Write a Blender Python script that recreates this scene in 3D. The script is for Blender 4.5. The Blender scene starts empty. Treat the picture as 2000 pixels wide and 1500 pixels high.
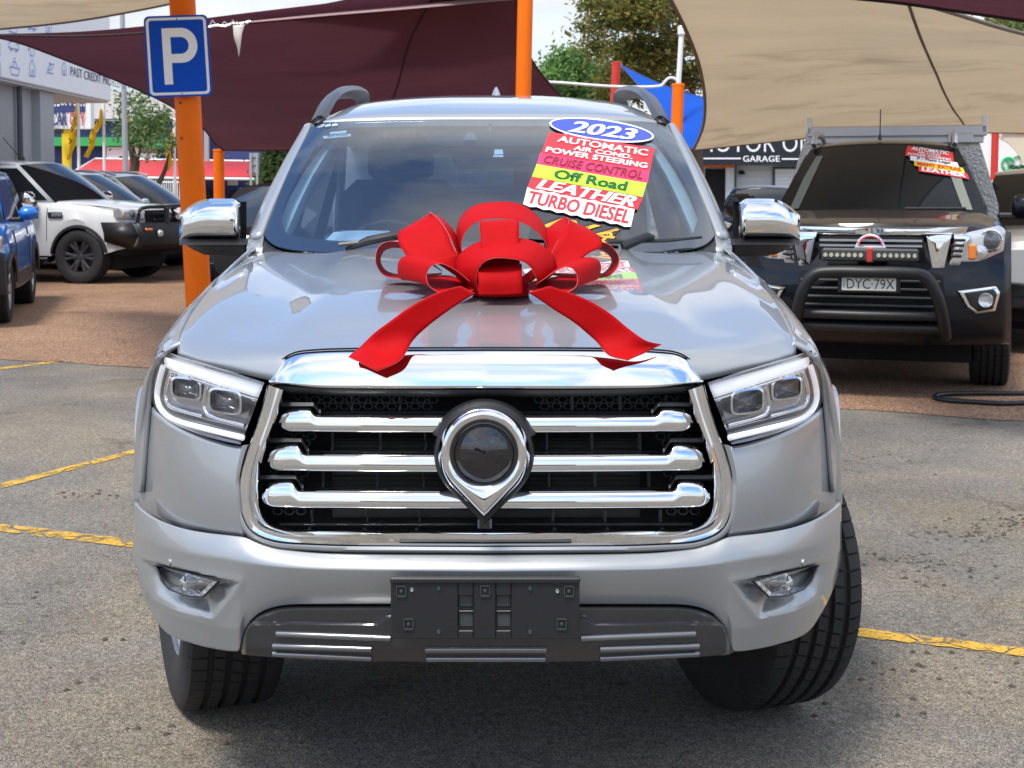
import bpy, bmesh, math, random
from math import sin, cos, pi, radians, sqrt, atan2, atan, hypot
from mathutils import Vector, Matrix, noise
random.seed(7)
SC = bpy.context.scene
COL = SC.collection

# ---------------------------------------------------------------- camera
F = 2800.0; CX = 0.022; CZ = 1.43; PX0 = 969.0; PY0 = 509.0; TH = radians(3.0)
cam = bpy.data.cameras.new('camera'); camo = bpy.data.objects.new('camera', cam); COL.objects.link(camo)
camo.location = (CX, 0, CZ); camo.rotation_euler = (pi/2 - TH, 0, 0)
cam.sensor_fit = 'HORIZONTAL'; cam.sensor_width = 36.0; cam.lens = 36.0*F/2000.0
cam.shift_x = (1000-PX0)/2000.0; cam.shift_y = -(750-PY0)/2000.0
cam.clip_start = 0.1; cam.clip_end = 3000
cam.dof.use_dof = True; cam.dof.focus_distance = 3.3; cam.dof.aperture_fstop = 16
SC.camera = camo

# ---------------------------------------------------------------- sky and sun
SUN_EL = radians(62); SUN_AZ = radians(-145)      # azimuth measured clockwise from +y
W_ = bpy.data.worlds.new('World'); SC.world = W_; W_.use_nodes = True
nt = W_.node_tree; nt.nodes.clear()
def wn(t, **k):
    n = nt.nodes.new(t)
    for a, b in k.items(): setattr(n, a, b)
    return n
out = wn('ShaderNodeOutputWorld'); bg = wn('ShaderNodeBackground'); bg.inputs[1].default_value = 0.15
sky = wn('ShaderNodeTexSky', sky_type='NISHITA'); sky.sun_disc = False
sky.sun_elevation = SUN_EL; sky.sun_rotation = SUN_AZ
sky.air_density = 1.0; sky.dust_density = 0.4; sky.ozone_density = 4.5
tc = wn('ShaderNodeTexCoord'); sp = wn('ShaderNodeSeparateXYZ')
nt.links.new(tc.outputs['Generated'], sp.inputs[0])
# flat cloud layer: direction divided by its height
mx = wn('ShaderNodeMath', operation='MAXIMUM'); mx.inputs[1].default_value = 0.0; nt.links.new(sp.outputs['Z'], mx.inputs[0])
ad = wn('ShaderNodeMath', operation='ADD'); ad.inputs[1].default_value = 0.22; nt.links.new(mx.outputs[0], ad.inputs[0])
dv = wn('ShaderNodeVectorMath', operation='DIVIDE'); cb = wn('ShaderNodeCombineXYZ')
for i in range(3): nt.links.new(ad.outputs[0], cb.inputs[i])
nt.links.new(tc.outputs['Generated'], dv.inputs[0]); nt.links.new(cb.outputs[0], dv.inputs[1])
mp = wn('ShaderNodeMapping'); mp.inputs['Location'].default_value = (7.3, 3.0, 0.0); mp.inputs['Scale'].default_value = (1.0, 1.25, 0.0)
nt.links.new(dv.outputs[0], mp.inputs[0])
n1 = wn('ShaderNodeTexNoise'); n1.inputs['Scale'].default_value = 0.8; n1.inputs['Detail'].default_value = 9; n1.inputs['Roughness'].default_value = 0.55; n1.inputs['Distortion'].default_value = 0.25
n2 = wn('ShaderNodeTexNoise'); n2.inputs['Scale'].default_value = 1.9; n2.inputs['Detail'].default_value = 6
nt.links.new(mp.outputs[0], n1.inputs[0]); m2 = wn('ShaderNodeMapping'); m2.inputs['Location'].default_value = (0.0, 0.0, 0.0); m2.inputs['Scale'].default_value = (1.0, 1.0, 0.0)
nt.links.new(dv.outputs[0], m2.inputs[0]); nt.links.new(m2.outputs[0], n2.inputs[0])
r1 = wn('ShaderNodeValToRGB'); r1.color_ramp.elements[0].position = 0.42; r1.color_ramp.elements[1].position = 0.58
nt.links.new(n1.outputs[0], r1.inputs[0])
r2 = wn('ShaderNodeValToRGB'); r2.color_ramp.elements[0].position = 0.3; r2.color_ramp.elements[1].position = 0.7
r2.color_ramp.elements[0].color = (2.9, 3.1, 3.5, 1); r2.color_ramp.elements[1].color = (6.0, 6.05, 6.15, 1)
nt.links.new(n2.outputs[0], r2.inputs[0])
mixs = wn('ShaderNodeMixRGB'); nt.links.new(r1.outputs[0], mixs.inputs[0]); nt.links.new(sky.outputs[0], mixs.inputs[1]); nt.links.new(r2.outputs[0], mixs.inputs[2])
# towards the horizon the cloud layers overlap into an even pale grey all round
hz = wn('ShaderNodeMapRange', interpolation_type='SMOOTHSTEP'); hz.inputs[1].default_value = 0.30; hz.inputs[2].default_value = 0.06; hz.inputs[3].default_value = 0.0; hz.inputs[4].default_value = 0.88
nt.links.new(sp.outputs['Z'], hz.inputs[0])
n3 = wn('ShaderNodeTexNoise'); n3.inputs['Scale'].default_value = 4.5; n3.inputs['Detail'].default_value = 6; m3 = wn('ShaderNodeMapping'); m3.inputs['Scale'].default_value = (1, 1, 2.6)
nt.links.new(tc.outputs['Generated'], m3.inputs[0]); nt.links.new(m3.outputs[0], n3.inputs[0])
r3 = wn('ShaderNodeValToRGB'); r3.color_ramp.elements[0].position = .35; r3.color_ramp.elements[1].position = .65; r3.color_ramp.elements[0].color = (2.25, 2.45, 2.7, 1); r3.color_ramp.elements[1].color = (3.5, 3.6, 3.7, 1); nt.links.new(n3.outputs[0], r3.inputs[0])
mixh = wn('ShaderNodeMixRGB'); nt.links.new(hz.outputs[0], mixh.inputs[0]); nt.links.new(mixs.outputs[0], mixh.inputs[1]); nt.links.new(r3.outputs[0], mixh.inputs[2])
nt.links.new(mixh.outputs[0], bg.inputs[0]); nt.links.new(bg.outputs[0], out.inputs[0])
sl = bpy.data.lights.new('sun', 'SUN'); sl.energy = 2.3; sl.angle = radians(14); sl.color = (1.0, 0.95, 0.88)
so = bpy.data.objects.new('sun', sl); COL.objects.link(so); so.location = (0, 0, 30)
sd = Vector((sin(SUN_AZ)*cos(SUN_EL), cos(SUN_AZ)*cos(SUN_EL), sin(SUN_EL)))
so.rotation_euler = sd.to_track_quat('Z', 'Y').to_euler()
SC.view_settings.view_transform = 'Standard'; SC.view_settings.look = 'None'
SC.view_settings.exposure = 0.92; SC.view_settings.gamma = 1.0; SC.view_settings.use_curve_mapping = False
SC.render.engine = 'CYCLES'; SC.cycles.max_bounces = 8; SC.cycles.transparent_max_bounces = 12

# ---------------------------------------------------------------- projection helpers: a pixel of the photo at a chosen depth -> metres
def ray(px, py):
    a = (px-PX0)/F; b = (PY0-py)/F
    return Vector((a, cos(TH)+b*sin(TH), -sin(TH)+b*cos(TH)))
def at(px, py, y):
    r = ray(px, py); t = y/r.y
    return Vector((CX+t*r.x, y, CZ+t*r.z))
def gnd(px, py, z=0.0):
    r = ray(px, py); t = (z-CZ)/r.z
    return Vector((CX+t*r.x, t*r.y, z))
def sz(npx, y): return npx*y/F
def W(u, v, d):           # half offset u from the pickup's middle line, row v, depth d
    r = ray(PX0, v); t = d/r.y
    return Vector((u*t/F, d, CZ+t*r.z))
def lin(c): return tuple(((x/255)/12.92 if x/255 <= .04045 else (((x/255)+.055)/1.055)**2.4) for x in c)

def cr(pts, n, closed=False):
    """Catmull-Rom (centripetal-ish) resample of tuples to n points evenly by chord length"""
    P = [Vector(p) for p in pts]
    if len(P) == 2 and not closed: return [P[0].lerp(P[1], i/(n-1)) for i in range(n)]
    m = len(P); dense = []; segs = m if closed else m-1
    K = 14
    for i in range(segs):
        if closed: p0, p1, p2, p3 = P[(i-1) % m], P[i], P[(i+1) % m], P[(i+2) % m]
        else:
            p1, p2 = P[i], P[i+1]
            p0 = P[i-1] if i > 0 else p1+(p1-p2)
            p3 = P[i+2] if i+2 < m else p2+(p2-p1)
        t1 = (p1-p0).length**.5+1e-9; t2 = (p2-p1).length**.5+1e-9; t3 = (p3-p2).length**.5+1e-9
        m1 = (p1-p0)/t1-(p2-p0)/(t1+t2)+(p2-p1)/t2; m2 = (p2-p1)/t2-(p3-p1)/(t2+t3)+(p3-p2)/t3
        m1 *= t2; m2 *= t2
        for k in range(K):
            s = k/K; s2 = s*s; s3 = s2*s
            dense.append(p1*(2*s3-3*s2+1)+m1*(s3-2*s2+s)+p2*(-2*s3+3*s2)+m2*(s3-s2))
    dense.append(P[0].copy() if closed else P[-1].copy())
    L = [0.0]
    for i in range(1, len(dense)): L.append(L[-1]+(dense[i]-dense[i-1]).length)
    tot = L[-1]; res = []; j = 0; cnt = n
    for i in range(cnt):
        s = tot*i/(cnt if closed else cnt-1)
        while j < len(L)-2 and L[j+1] < s: j += 1
        w = (s-L[j])/max(1e-12, L[j+1]-L[j]); res.append(dense[j].lerp(dense[j+1], w))
    return res
def pl(pts, n, closed=False):
    """straight polyline resample, keeps corners roughly"""
    P = [Vector(p) for p in pts]
    if closed: P = P+[P[0]]
    L = [0.0]
    for i in range(1, len(P)): L.append(L[-1]+(P[i]-P[i-1]).length)
    res = []; j = 0
    for i in range(n):
        s = L[-1]*i/(n if closed else n-1)
        while j < len(L)-2 and L[j+1] < s: j += 1
        res.append(P[j].lerp(P[j+1], (s-L[j])/max(1e-12, L[j+1]-L[j])))
    return res
def interp(tab, x):
    if x <= tab[0][0]: return tab[0][1]
    for i in range(len(tab)-1):
        (a, fa), (b, fb) = tab[i], tab[i+1]
        if x <= b:
            # monotone smooth
            da = (tab[i+1][1]-tab[i-1][1])/(tab[i+1][0]-tab[i-1][0]) if i > 0 else (fb-fa)/(b-a)
            db = (tab[i+2][1]-tab[i][1])/(tab[i+2][0]-tab[i][0]) if i+2 < len(tab) else (fb-fa)/(b-a)
            h = b-a; t = (x-a)/h; t2 = t*t; t3 = t2*t
            return fa*(2*t3-3*t2+1)+da*h*(t3-2*t2+t)+fb*(-2*t3+3*t2)+db*h*(t3-t2)
    return tab[-1][1]
def smooth(a, b, x):
    t = min(1, max(0, (x-a)/(b-a))); return t*t*(3-2*t)

# ---------------------------------------------------------------- mesh builder
class MB:
    def __init__(s): s.v = []; s.f = []; s.m = []
    def vert(s, p): s.v.append(tuple(p)); return len(s.v)-1
    def face(s, idx, m=0): s.f.append(tuple(idx)); s.m.append(m)
    def grid(s, rows, m=0, cu=False, cv=False, flip=False):
        base = len(s.v); R = len(rows); C = len(rows[0])
        for r in rows:
            for p in r: s.v.append(tuple(p))
        for i in range(R if cv else R-1):
            for j in range(C if cu else C-1):
                a = base+i*C+j; b = base+i*C+(j+1) % C; c = base+((i+1) % R)*C+(j+1) % C; d = base+((i+1) % R)*C+j
                s.face((a, d, c, b) if flip else (a, b, c, d), m)
        return s
    def box(s, c, size, m=0, rot=None, bev=0.0):
        hx, hy, hz = [q/2 for q in size]; c = Vector(c)
        if bev <= 0:
            pts = [Vector((x, y, z)) for z in (-hz, hz) for y in (-hy, hy) for x in (-hx, hx)]
            fs = [(0, 2, 3, 1), (4, 5, 7, 6), (0, 1, 5, 4), (2, 6, 7, 3), (0, 4, 6, 2), (1, 3, 7, 5)]
        else:
            b = min(bev, hx*.95, hy*.95, hz*.95); pts = []; fs = []
            idx = {}
            for sx in (-1, 1):
                for sy in (-1, 1):
                    for sz_ in (-1, 1):
                        for ax in range(3):
                            q = [sx*(hx-b), sy*(hy-b), sz_*(hz-b)]
                            q[ax] = (sx*hx, sy*hy, sz_*hz)[ax]
                            idx[(sx, sy, sz_, ax)] = len(pts); pts.append(Vector(q))
            for ax in range(3):
                o1, o2 = [a for a in range(3) if a != ax]
                for sg in (-1, 1):
                    def key(a, b_):
                        k = [0, 0, 0]; k[ax] = sg; k[o1] = a; k[o2] = b_; return tuple(k)+(ax,)
                    fs.append([idx[key(-1, -1)], idx[key(1, -1)], idx[key(1, 1)], idx[key(-1, 1)]])
            for ax in range(3):          # edges parallel to ax
                o1, o2 = [a for a in range(3) if a != ax]
                for s1 in (-1, 1):
                    for s2 in (-1, 1):
                        def k2(e, which):
                            k = [0, 0, 0]; k[ax] = e; k[o1] = s1; k[o2] = s2; return tuple(k)+(which,)
                        fs.append([idx[k2(-1, o1)], idx[k2(1, o1)], idx[k2(1, o2)], idx[k2(-1, o2)]])
            for sx in (-1, 1):
                for sy in (-1, 1):
                    for sz_ in (-1, 1): fs.append([idx[(sx, sy, sz_, a)] for a in range(3)])
        b0 = len(s.v)
        for p in pts:
            if rot is not None: p = rot @ p
            s.v.append(tuple(p+c))
        for f in fs: s.face([b0+i for i in f], m)
        return s
    def tube(s, path, r, n=8, m=0, cap=True, closed=False, flat=1.0, up=(0, 0, 1)):
        P = [Vector(p) for p in path]; N = len(P); rows = []
        for i in range(N):
            if closed: t = (P[(i+1) % N]-P[i-1])
            else: t = P[min(i+1, N-1)]-P[max(i-1, 0)]
            t.normalize()
            U = Vector(up)
            if abs(t.dot(U)) > .97: U = Vector((1, 0, 0)) if abs(t.x) < .9 else Vector((0, 1, 0))
            a = t.cross(U).normalized(); b = a.cross(t).normalized()
            rr = r[i] if isinstance(r, (list, tuple)) else r
            rows.append([P[i]+a*cos(2*pi*k/n)*rr+b*sin(2*pi*k/n)*rr*flat for k in range(n)])
        b0 = len(s.v); s.grid(rows, m, cu=True, cv=closed)
        if cap and not closed:
            s.face(list(range(b0, b0+n)), m); s.face(list(range(b0+(N-1)*n, b0+N*n))[::-1], m)
        return s
    def sweep(s, path, prof, m=0, up=(0, 0, 1), closed=False, cap=True):
        """prof: list of (a,b): a sideways (t x up), b along up-ish; closed profile"""
        P = [Vector(p) for p in path]; N = len(P); rows = []
        for i in range(N):
            t = (P[(i+1) % N]-P[i-1]) if closed else P[min(i+1, N-1)]-P[max(i-1, 0)]
            t.normalize(); U = Vector(up); a = t.cross(U).normalized(); b = a.cross(t).normalized()
            rows.append([P[i]+a*x+b*y for x, y in prof])
        n = len(prof); b0 = len(s.v); s.grid(rows, m, cu=True, cv=closed)
        if cap and not closed:
            s.face(list(range(b0, b0+n)), m); s.face(list(range(b0+(N-1)*n, b0+N*n))[::-1], m)
        return s
    def lathe(s, prof, n=32, m=0, axis='z', c=(0, 0, 0), rot=None, mats=None):
        """prof: (radius, along)"""
        rows = []
        for r, h in prof:
            row = []
            for k in range(n):
                a = 2*pi*k/n
                p = {'z': (r*cos(a), r*sin(a), h), 'x': (h, r*cos(a), r*sin(a)), 'y': (r*cos(a), h, r*sin(a))}[axis]
                p = Vector(p)
                if rot is not None: p = rot @ p
                row.append(p+Vector(c))
            rows.append(row)
        if mats is None: s.grid(rows, m, cu=True)
        else:
            b0 = len(s.v)
            for r in rows:
                for p in r: s.v.append(tuple(p))
            for i in range(len(rows)-1):
                for j in range(n):
                    s.face((b0+i*n+j, b0+i*n+(j+1) % n, b0+(i+1)*n+(j+1) % n, b0+(i+1)*n+j), mats[i])
        return s
    def prism(s, front, off, m=0, back=True):
        """front: polygon (Vectors); extruded by off"""
        n = len(front); b0 = len(s.v); off = Vector(off)
        for p in front: s.v.append(tuple(p))
        for p in front: s.v.append(tuple(Vector(p)+off))
        s.face(range(b0, b0+n), m)
        if back: s.face(list(range(b0+n, b0+2*n))[::-1], m)
        for i in range(n):
            j = (i+1) % n; s.face((b0+j, b0+i, b0+n+i, b0+n+j), m)
        return s
    def mirror(s):
        n = len(s.v); s.v += [(-x, y, z) for x, y, z in s.v]
        k = len(s.f)
        for i in range(k): s.face([n+q for q in reversed(s.f[i])], s.m[i])
        return s
    def xf(s, M, start=0):
        for i in range(start, len(s.v)): s.v[i] = tuple(M @ Vector(s.v[i]))
        return s
    def add(s, o, M=None):
        b0 = len(s.v)
        for p in o.v: s.v.append(tuple(M @ Vector(p)) if M is not None else p)
        for f, m in zip(o.f, o.m): s.face([b0+i for i in f], m)
        return s
    def build(s, name, mats, parent=None, ang=35, merge=1e-5, thick=0, recalc=True, loc=None, ref=(0, 5.5, .6)):
        me = bpy.data.meshes.new(name); me.from_pydata(s.v, [], s.f)
        if not isinstance(mats, (list, tuple)): mats = [mats]
        for mm in mats: me.materials.append(mm)
        me.polygons.foreach_set('material_index', s.m)
        bm = bmesh.new(); bm.from_mesh(me)
        if merge: bmesh.ops.remove_doubles(bm, verts=bm.verts, dist=merge)
        if recalc: bmesh.ops.recalc_face_normals(bm, faces=bm.faces)
        if thick and ref is not None:
            q = Vector(ref)
            if sum((f.calc_center_median()-q).dot(f.normal)*f.calc_area() for f in bm.faces) < 0: bmesh.ops.reverse_faces(bm, faces=bm.faces)
        bm.to_mesh(me); bm.free()
        me.shade_smooth()
        if ang < 180: me.set_sharp_from_angle(angle=radians(ang))
        ob = bpy.data.objects.new(name, me); COL.objects.link(ob)
        if thick:
            md = ob.modifiers.new('thickness', 'SOLIDIFY'); md.thickness = abs(thick); md.offset = -1 if thick > 0 else 1
            md.use_rim = True
        if parent is not None: ob.parent = parent
        if loc is not None: ob.location = loc
        return ob

def tag(o, label=None, cat=None, group=None, kind=None):
    if label: o['label'] = label
    if cat: o['category'] = cat
    if group: o['group'] = group
    if kind: o['kind'] = kind
    return o
def empty(name, loc=(0, 0, 0), rz=0.0, label=None, cat=None, group=None):
    o = bpy.data.objects.new(name, None); COL.objects.link(o); o.location = loc; o.rotation_euler = (0, 0, rz)
    o.empty_display_size = .2
    return tag(o, label, cat, group)
def copy_tree(o, parent=None):
    c = o.copy(); COL.objects.link(c)
    if parent is not None: c.parent = parent
    for ch in list(o.children): copy_tree(ch, c)
    return c

# ---------------------------------------------------------------- text: flat letters as mesh faces
_tc = {}
def text_faces(txt, bold=0.0, shear=0.0, space=1.0):
    k = (txt, bold, shear, space)
    if k in _tc: return _tc[k]
    cu = bpy.data.curves.new('letters', 'FONT'); cu.body = txt; cu.offset = bold; cu.shear = shear; cu.space_character = space
    cu.resolution_u = 3
    ob = bpy.data.objects.new('letters', cu); me = ob.to_mesh()
    v = [(p.co.x, p.co.y) for p in me.vertices]; f = [tuple(p.vertices) for p in me.polygons]
    ob.to_mesh_clear(); bpy.data.objects.remove(ob); bpy.data.curves.remove(cu)
    x0 = min(p[0] for p in v); x1 = max(p[0] for p in v); y0 = min(p[1] for p in v); y1 = max(p[1] for p in v)
    v = [((p[0]-x0)/(x1-x0), (p[1]-y0)/(y1-y0)) for p in v]
    _tc[k] = (v, f); return v, f
def text_on(mb, txt, fn, box, m=0, bold=0.0, shear=0.0, space=1.0):
    """letters fill box=(s0,t0,s1,t1); fn(s,t) -> 3D"""
    # heavy letters: a little outline offset plus copies nudged sideways, each a hair prouder
    v, f = text_faces(txt, min(bold, .008), shear, space); n = 0 if bold < .012 else 2
    S_ = lambda x, y: fn(box[0]+x*(box[2]-box[0]), box[1]+y*(box[3]-box[1]))
    nn = (S_(.6, .5)-S_(.4, .5)).cross(S_(.5, .6)-S_(.5, .4)).normalized()
    if nn.y > 0: nn = -nn
    wdt = max(1.0, .62*len(txt))
    for k in range(-n, n+1):
        b0 = len(mb.v); dx = k/max(1, n)*bold*1.15/wdt
        for x, y in v: mb.vert(S_(dx+x*(1-2*bold*1.15/wdt)+bold*1.15/wdt, y)+nn*.0003*(k+n))
        for q in f: mb.face([b0+i for i in q], m)
def bil(p00, p10, p11, p01, nrm=(0, 0, 0)):
    p00, p10, p11, p01, nrm = map(Vector, (p00, p10, p11, p01, nrm))
    return lambda s, t: (p00*(1-s)+p10*s)*(1-t)+(p01*(1-s)+p11*s)*t+nrm

# ---------------------------------------------------------------- materials
MT = {}
def mat(name, col, rough=.5, metal=0.0, coat=0.0, spec=.5, var=0.0, vscale=8.0, bump=0.0, bscale=60.0, emit=None, trans=0.0, crough=.03, sheen=0.0, rvar=0.0):
    m = bpy.data.materials.new(name); m.use_nodes = True; N = m.node_tree; b = N.nodes['Principled BSDF']
    c = tuple(col)+(1,)
    b.inputs['Base Color'].default_value = c; b.inputs['Roughness'].default_value = rough; b.inputs['Metallic'].default_value = metal
    b.inputs['Coat Weight'].default_value = coat; b.inputs['Coat Roughness'].default_value = crough; b.inputs['Specular IOR Level'].default_value = spec
    if sheen: b.inputs['Sheen Weight'].default_value = sheen
    t = None
    if var or bump or rvar:
        t = N.nodes.new('ShaderNodeTexCoord')
    if var:
        n = N.nodes.new('ShaderNodeTexNoise'); n.inputs['Scale'].default_value = vscale; n.inputs['Detail'].default_value = 6; n.inputs['Roughness'].default_value = .65
        N.links.new(t.outputs['Object'], n.inputs[0])
        r = N.nodes.new('ShaderNodeValToRGB'); r.color_ramp.elements[0].position = .28; r.color_ramp.elements[1].position = .72
        r.color_ramp.elements[0].color = tuple(x*(1-var) for x in col)+(1,); r.color_ramp.elements[1].color = tuple(min(1, x*(1+var)) for x in col)+(1,)
        N.links.new(n.outputs[0], r.inputs[0]); N.links.new(r.outputs[0], b.inputs['Base Color'])
    if rvar:
        n = N.nodes.new('ShaderNodeTexNoise'); n.inputs['Scale'].default_value = 3; n.inputs['Detail'].default_value = 5
        N.links.new(t.outputs['Object'], n.inputs[0]); q = N.nodes.new('ShaderNodeMapRange')
        q.inputs[3].default_value = max(0, rough-rvar); q.inputs[4].default_value = rough+rvar
        N.links.new(n.outputs[0], q.inputs[0]); N.links.new(q.outputs[0], b.inputs['Roughness'])
    if bump:
        n = N.nodes.new('ShaderNodeTexNoise'); n.inputs['Scale'].default_value = bscale; n.inputs['Detail'].default_value = 4
        N.links.new(t.outputs['Object'], n.inputs[0]); q = N.nodes.new('ShaderNodeBump'); q.inputs['Strength'].default_value = bump; q.inputs['Distance'].default_value = .01
        N.links.new(n.outputs[0], q.inputs['Height']); N.links.new(q.outputs[0], b.inputs['Normal'])
    if emit: b.inputs['Emission Color'].default_value = tuple(emit[:3])+(1,); b.inputs['Emission Strength'].default_value = emit[3]
    MT[name] = m; return m
def thin_glass(name, tint, ior=1.5, extra=0.0, rough=0.0):
    """a thin pane: tinted see-through mixed with mirror by Fresnel"""
    m = bpy.data.materials.new(name); m.use_nodes = True; N = m.node_tree; N.nodes.clear()
    o = N.nodes.new('ShaderNodeOutputMaterial'); mix = N.nodes.new('ShaderNodeMixShader'); tr = N.nodes.new('ShaderNodeBsdfTransparent'); gl = N.nodes.new('ShaderNodeBsdfGlossy')
    fr = N.nodes.new('ShaderNodeLayerWeight'); fr.inputs[0].default_value = .5
    pw = N.nodes.new('ShaderNodeMath'); pw.operation = 'POWER'; pw.inputs[1].default_value = 5; N.links.new(fr.outputs['Facing'], pw.inputs[0])
    f0 = ((ior-1)/(ior+1))**2*1.8+extra      # two faces of a thin pane
    a = N.nodes.new('ShaderNodeMath'); a.operation = 'MULTIPLY_ADD'; a.inputs[1].default_value = 1-f0; a.inputs[2].default_value = f0; a.use_clamp = True
    N.links.new(pw.outputs[0], a.inputs[0]); N.links.new(a.outputs[0], mix.inputs[0])
    tr.inputs[0].default_value = tuple(tint)+(1,); gl.inputs[1].default_value = rough
    N.links.new(tr.outputs[0], mix.inputs[1]); N.links.new(gl.outputs[0], mix.inputs[2]); N.links.new(mix.outputs[0], o.inputs[0])
    MT[name] = m; return m
def cloth(name, col, transl=.35, var=.12, vscale=2.0, tex=None, rough=.8, weave=0, stain=None):
    m = bpy.data.materials.new(name); m.use_nodes = True; N = m.node_tree; b = N.nodes['Principled BSDF']; o = N.nodes['Material Output']
    b.inputs['Roughness'].default_value = rough; b.inputs['Specular IOR Level'].default_value = .15
    t = N.nodes.new('ShaderNodeTexCoord'); n = N.nodes.new('ShaderNodeTexNoise'); n.inputs['Scale'].default_value = vscale; n.inputs['Detail'].default_value = 7
    mpn = N.nodes.new('ShaderNodeMapping'); mpn.inputs['Scale'].default_value = (.5, .8, 1.6)
    N.links.new(t.outputs['Object'], mpn.inputs[0]); N.links.new(mpn.outputs[0], n.inputs[0])
    r = N.nodes.new('ShaderNodeValToRGB'); r.color_ramp.elements[0].position = .25; r.color_ramp.elements[1].position = .75
    r.color_ramp.elements[0].color = tuple(x*(1-var) for x in col)+(1,); r.color_ramp.elements[1].color = tuple(min(1, x*(1+var)) for x in col)+(1,)
    N.links.new(n.outputs[0], r.inputs[0]); src = r.outputs[0]
    if stain:
        s2 = N.nodes.new('ShaderNodeTexNoise'); s2.inputs['Scale'].default_value = 1.1; s2.inputs['Detail'].default_value = 9; s2.inputs['Roughness'].default_value = .68; s2.inputs['Distortion'].default_value = .6
        N.links.new(mpn.outputs[0], s2.inputs[0]); rr = N.nodes.new('ShaderNodeValToRGB'); rr.color_ramp.elements[0].position = .54; rr.color_ramp.elements[1].position = .74
        N.links.new(s2.outputs[0], rr.inputs[0]); mm = N.nodes.new('ShaderNodeMixRGB'); mm.inputs[2].default_value = tuple(stain)+(1,)
        N.links.new(rr.outputs[0], mm.inputs[0]); N.links.new(src, mm.inputs[1]); src = mm.outputs[0]
    N.links.new(src, b.inputs['Base Color'])
    tl = N.nodes.new('ShaderNodeBsdfTranslucent'); N.links.new(src, tl.inputs[0]); mx_ = N.nodes.new('ShaderNodeMixShader'); mx_.inputs[0].default_value = transl
    N.links.new(b.outputs[0], mx_.inputs[1]); N.links.new(tl.outputs[0], mx_.inputs[2]); N.links.new(mx_.outputs[0], o.inputs[0])
    MT[name] = m; return m

silver = mat('silver_paint', (.355, .37, .384), .40, .60, 1.0, var=.07, vscale=1400)
chrome = mat('chrome', (.86, .87, .88), .035, 1.0, rvar=.02)
black_pl = mat('black_plastic', (.012, .0125, .0145), .45, bump=.05, bscale=400)
grey_pl = mat('grey_plastic', (.045, .047, .052), .42)
gun = mat('gunmetal_trim', (.068, .070, .077), .27, .7, .4)
blk_gloss = mat('gloss_black', (.006, .006, .008), .05, 0, 1.0)
rubber = mat('tyre_rubber', (.0155, .0155, .0165), .75, bump=.12, bscale=260, var=.25, vscale=20)
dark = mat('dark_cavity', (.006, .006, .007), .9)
alloy = mat('alloy', (.5, .51, .53), .3, .9)
alloy_dk = mat('dark_alloy', (.10, .10, .11), .35, .7)
satin_al = mat('satin_aluminium', (.55, .56, .58), .4, .9)
white_pl = mat('white_print', (.82, .83, .84), .5)
red_bow = mat('red_velvet', (.40, .001, .003), .7, bump=.05, bscale=700, var=.06, vscale=25, spec=.12)
red_bow2 = mat('red_ribbon_back', (.55, .07, .08), .5, var=.05, vscale=30)
orange = mat('orange_paint', (.88, .165, .004), .55, var=.10, vscale=2.2, bump=.03, spec=.18)
red_p = mat('red_paint', (.55, .03, .02), .5, var=.08)
blue_s = mat('sign_blue', (.002, .07, .50), .5, spec=.15)
drl = mat('light_guide', (.93, .94, .98), .3, 0, .4, emit=(.9, .93, 1, .30))  # faint glow added to brighten the white lamp strips
lampsil = mat('lamp_housing_silver', (.55, .56, .60), .25, .8)
lens = thin_glass('clear_lens', (.97, .97, .98), 1.45)
windsh = thin_glass('windscreen_glass', (.52, .66, .78), 1.52, .14)
tint_gl = thin_glass('tinted_glass', (.05, .06, .065), 1.52)
far_glass = mat('dark_window', (.010, .012, .014), .03, 0, 0, spec=.2)
refl = mat('lamp_reflector', (.75, .76, .78), .12, .95, bump=.4, bscale=55)
proj = mat('projector_glass', (.10, .105, .12), .04, .2, 1.0)
headl = mat('headlining', (.62, .66, .62), .9)
seat_m = mat('seat_leather', (.010, .011, .013), .5)
paper = mat('paper', (.80, .85, .88), .7)
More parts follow.
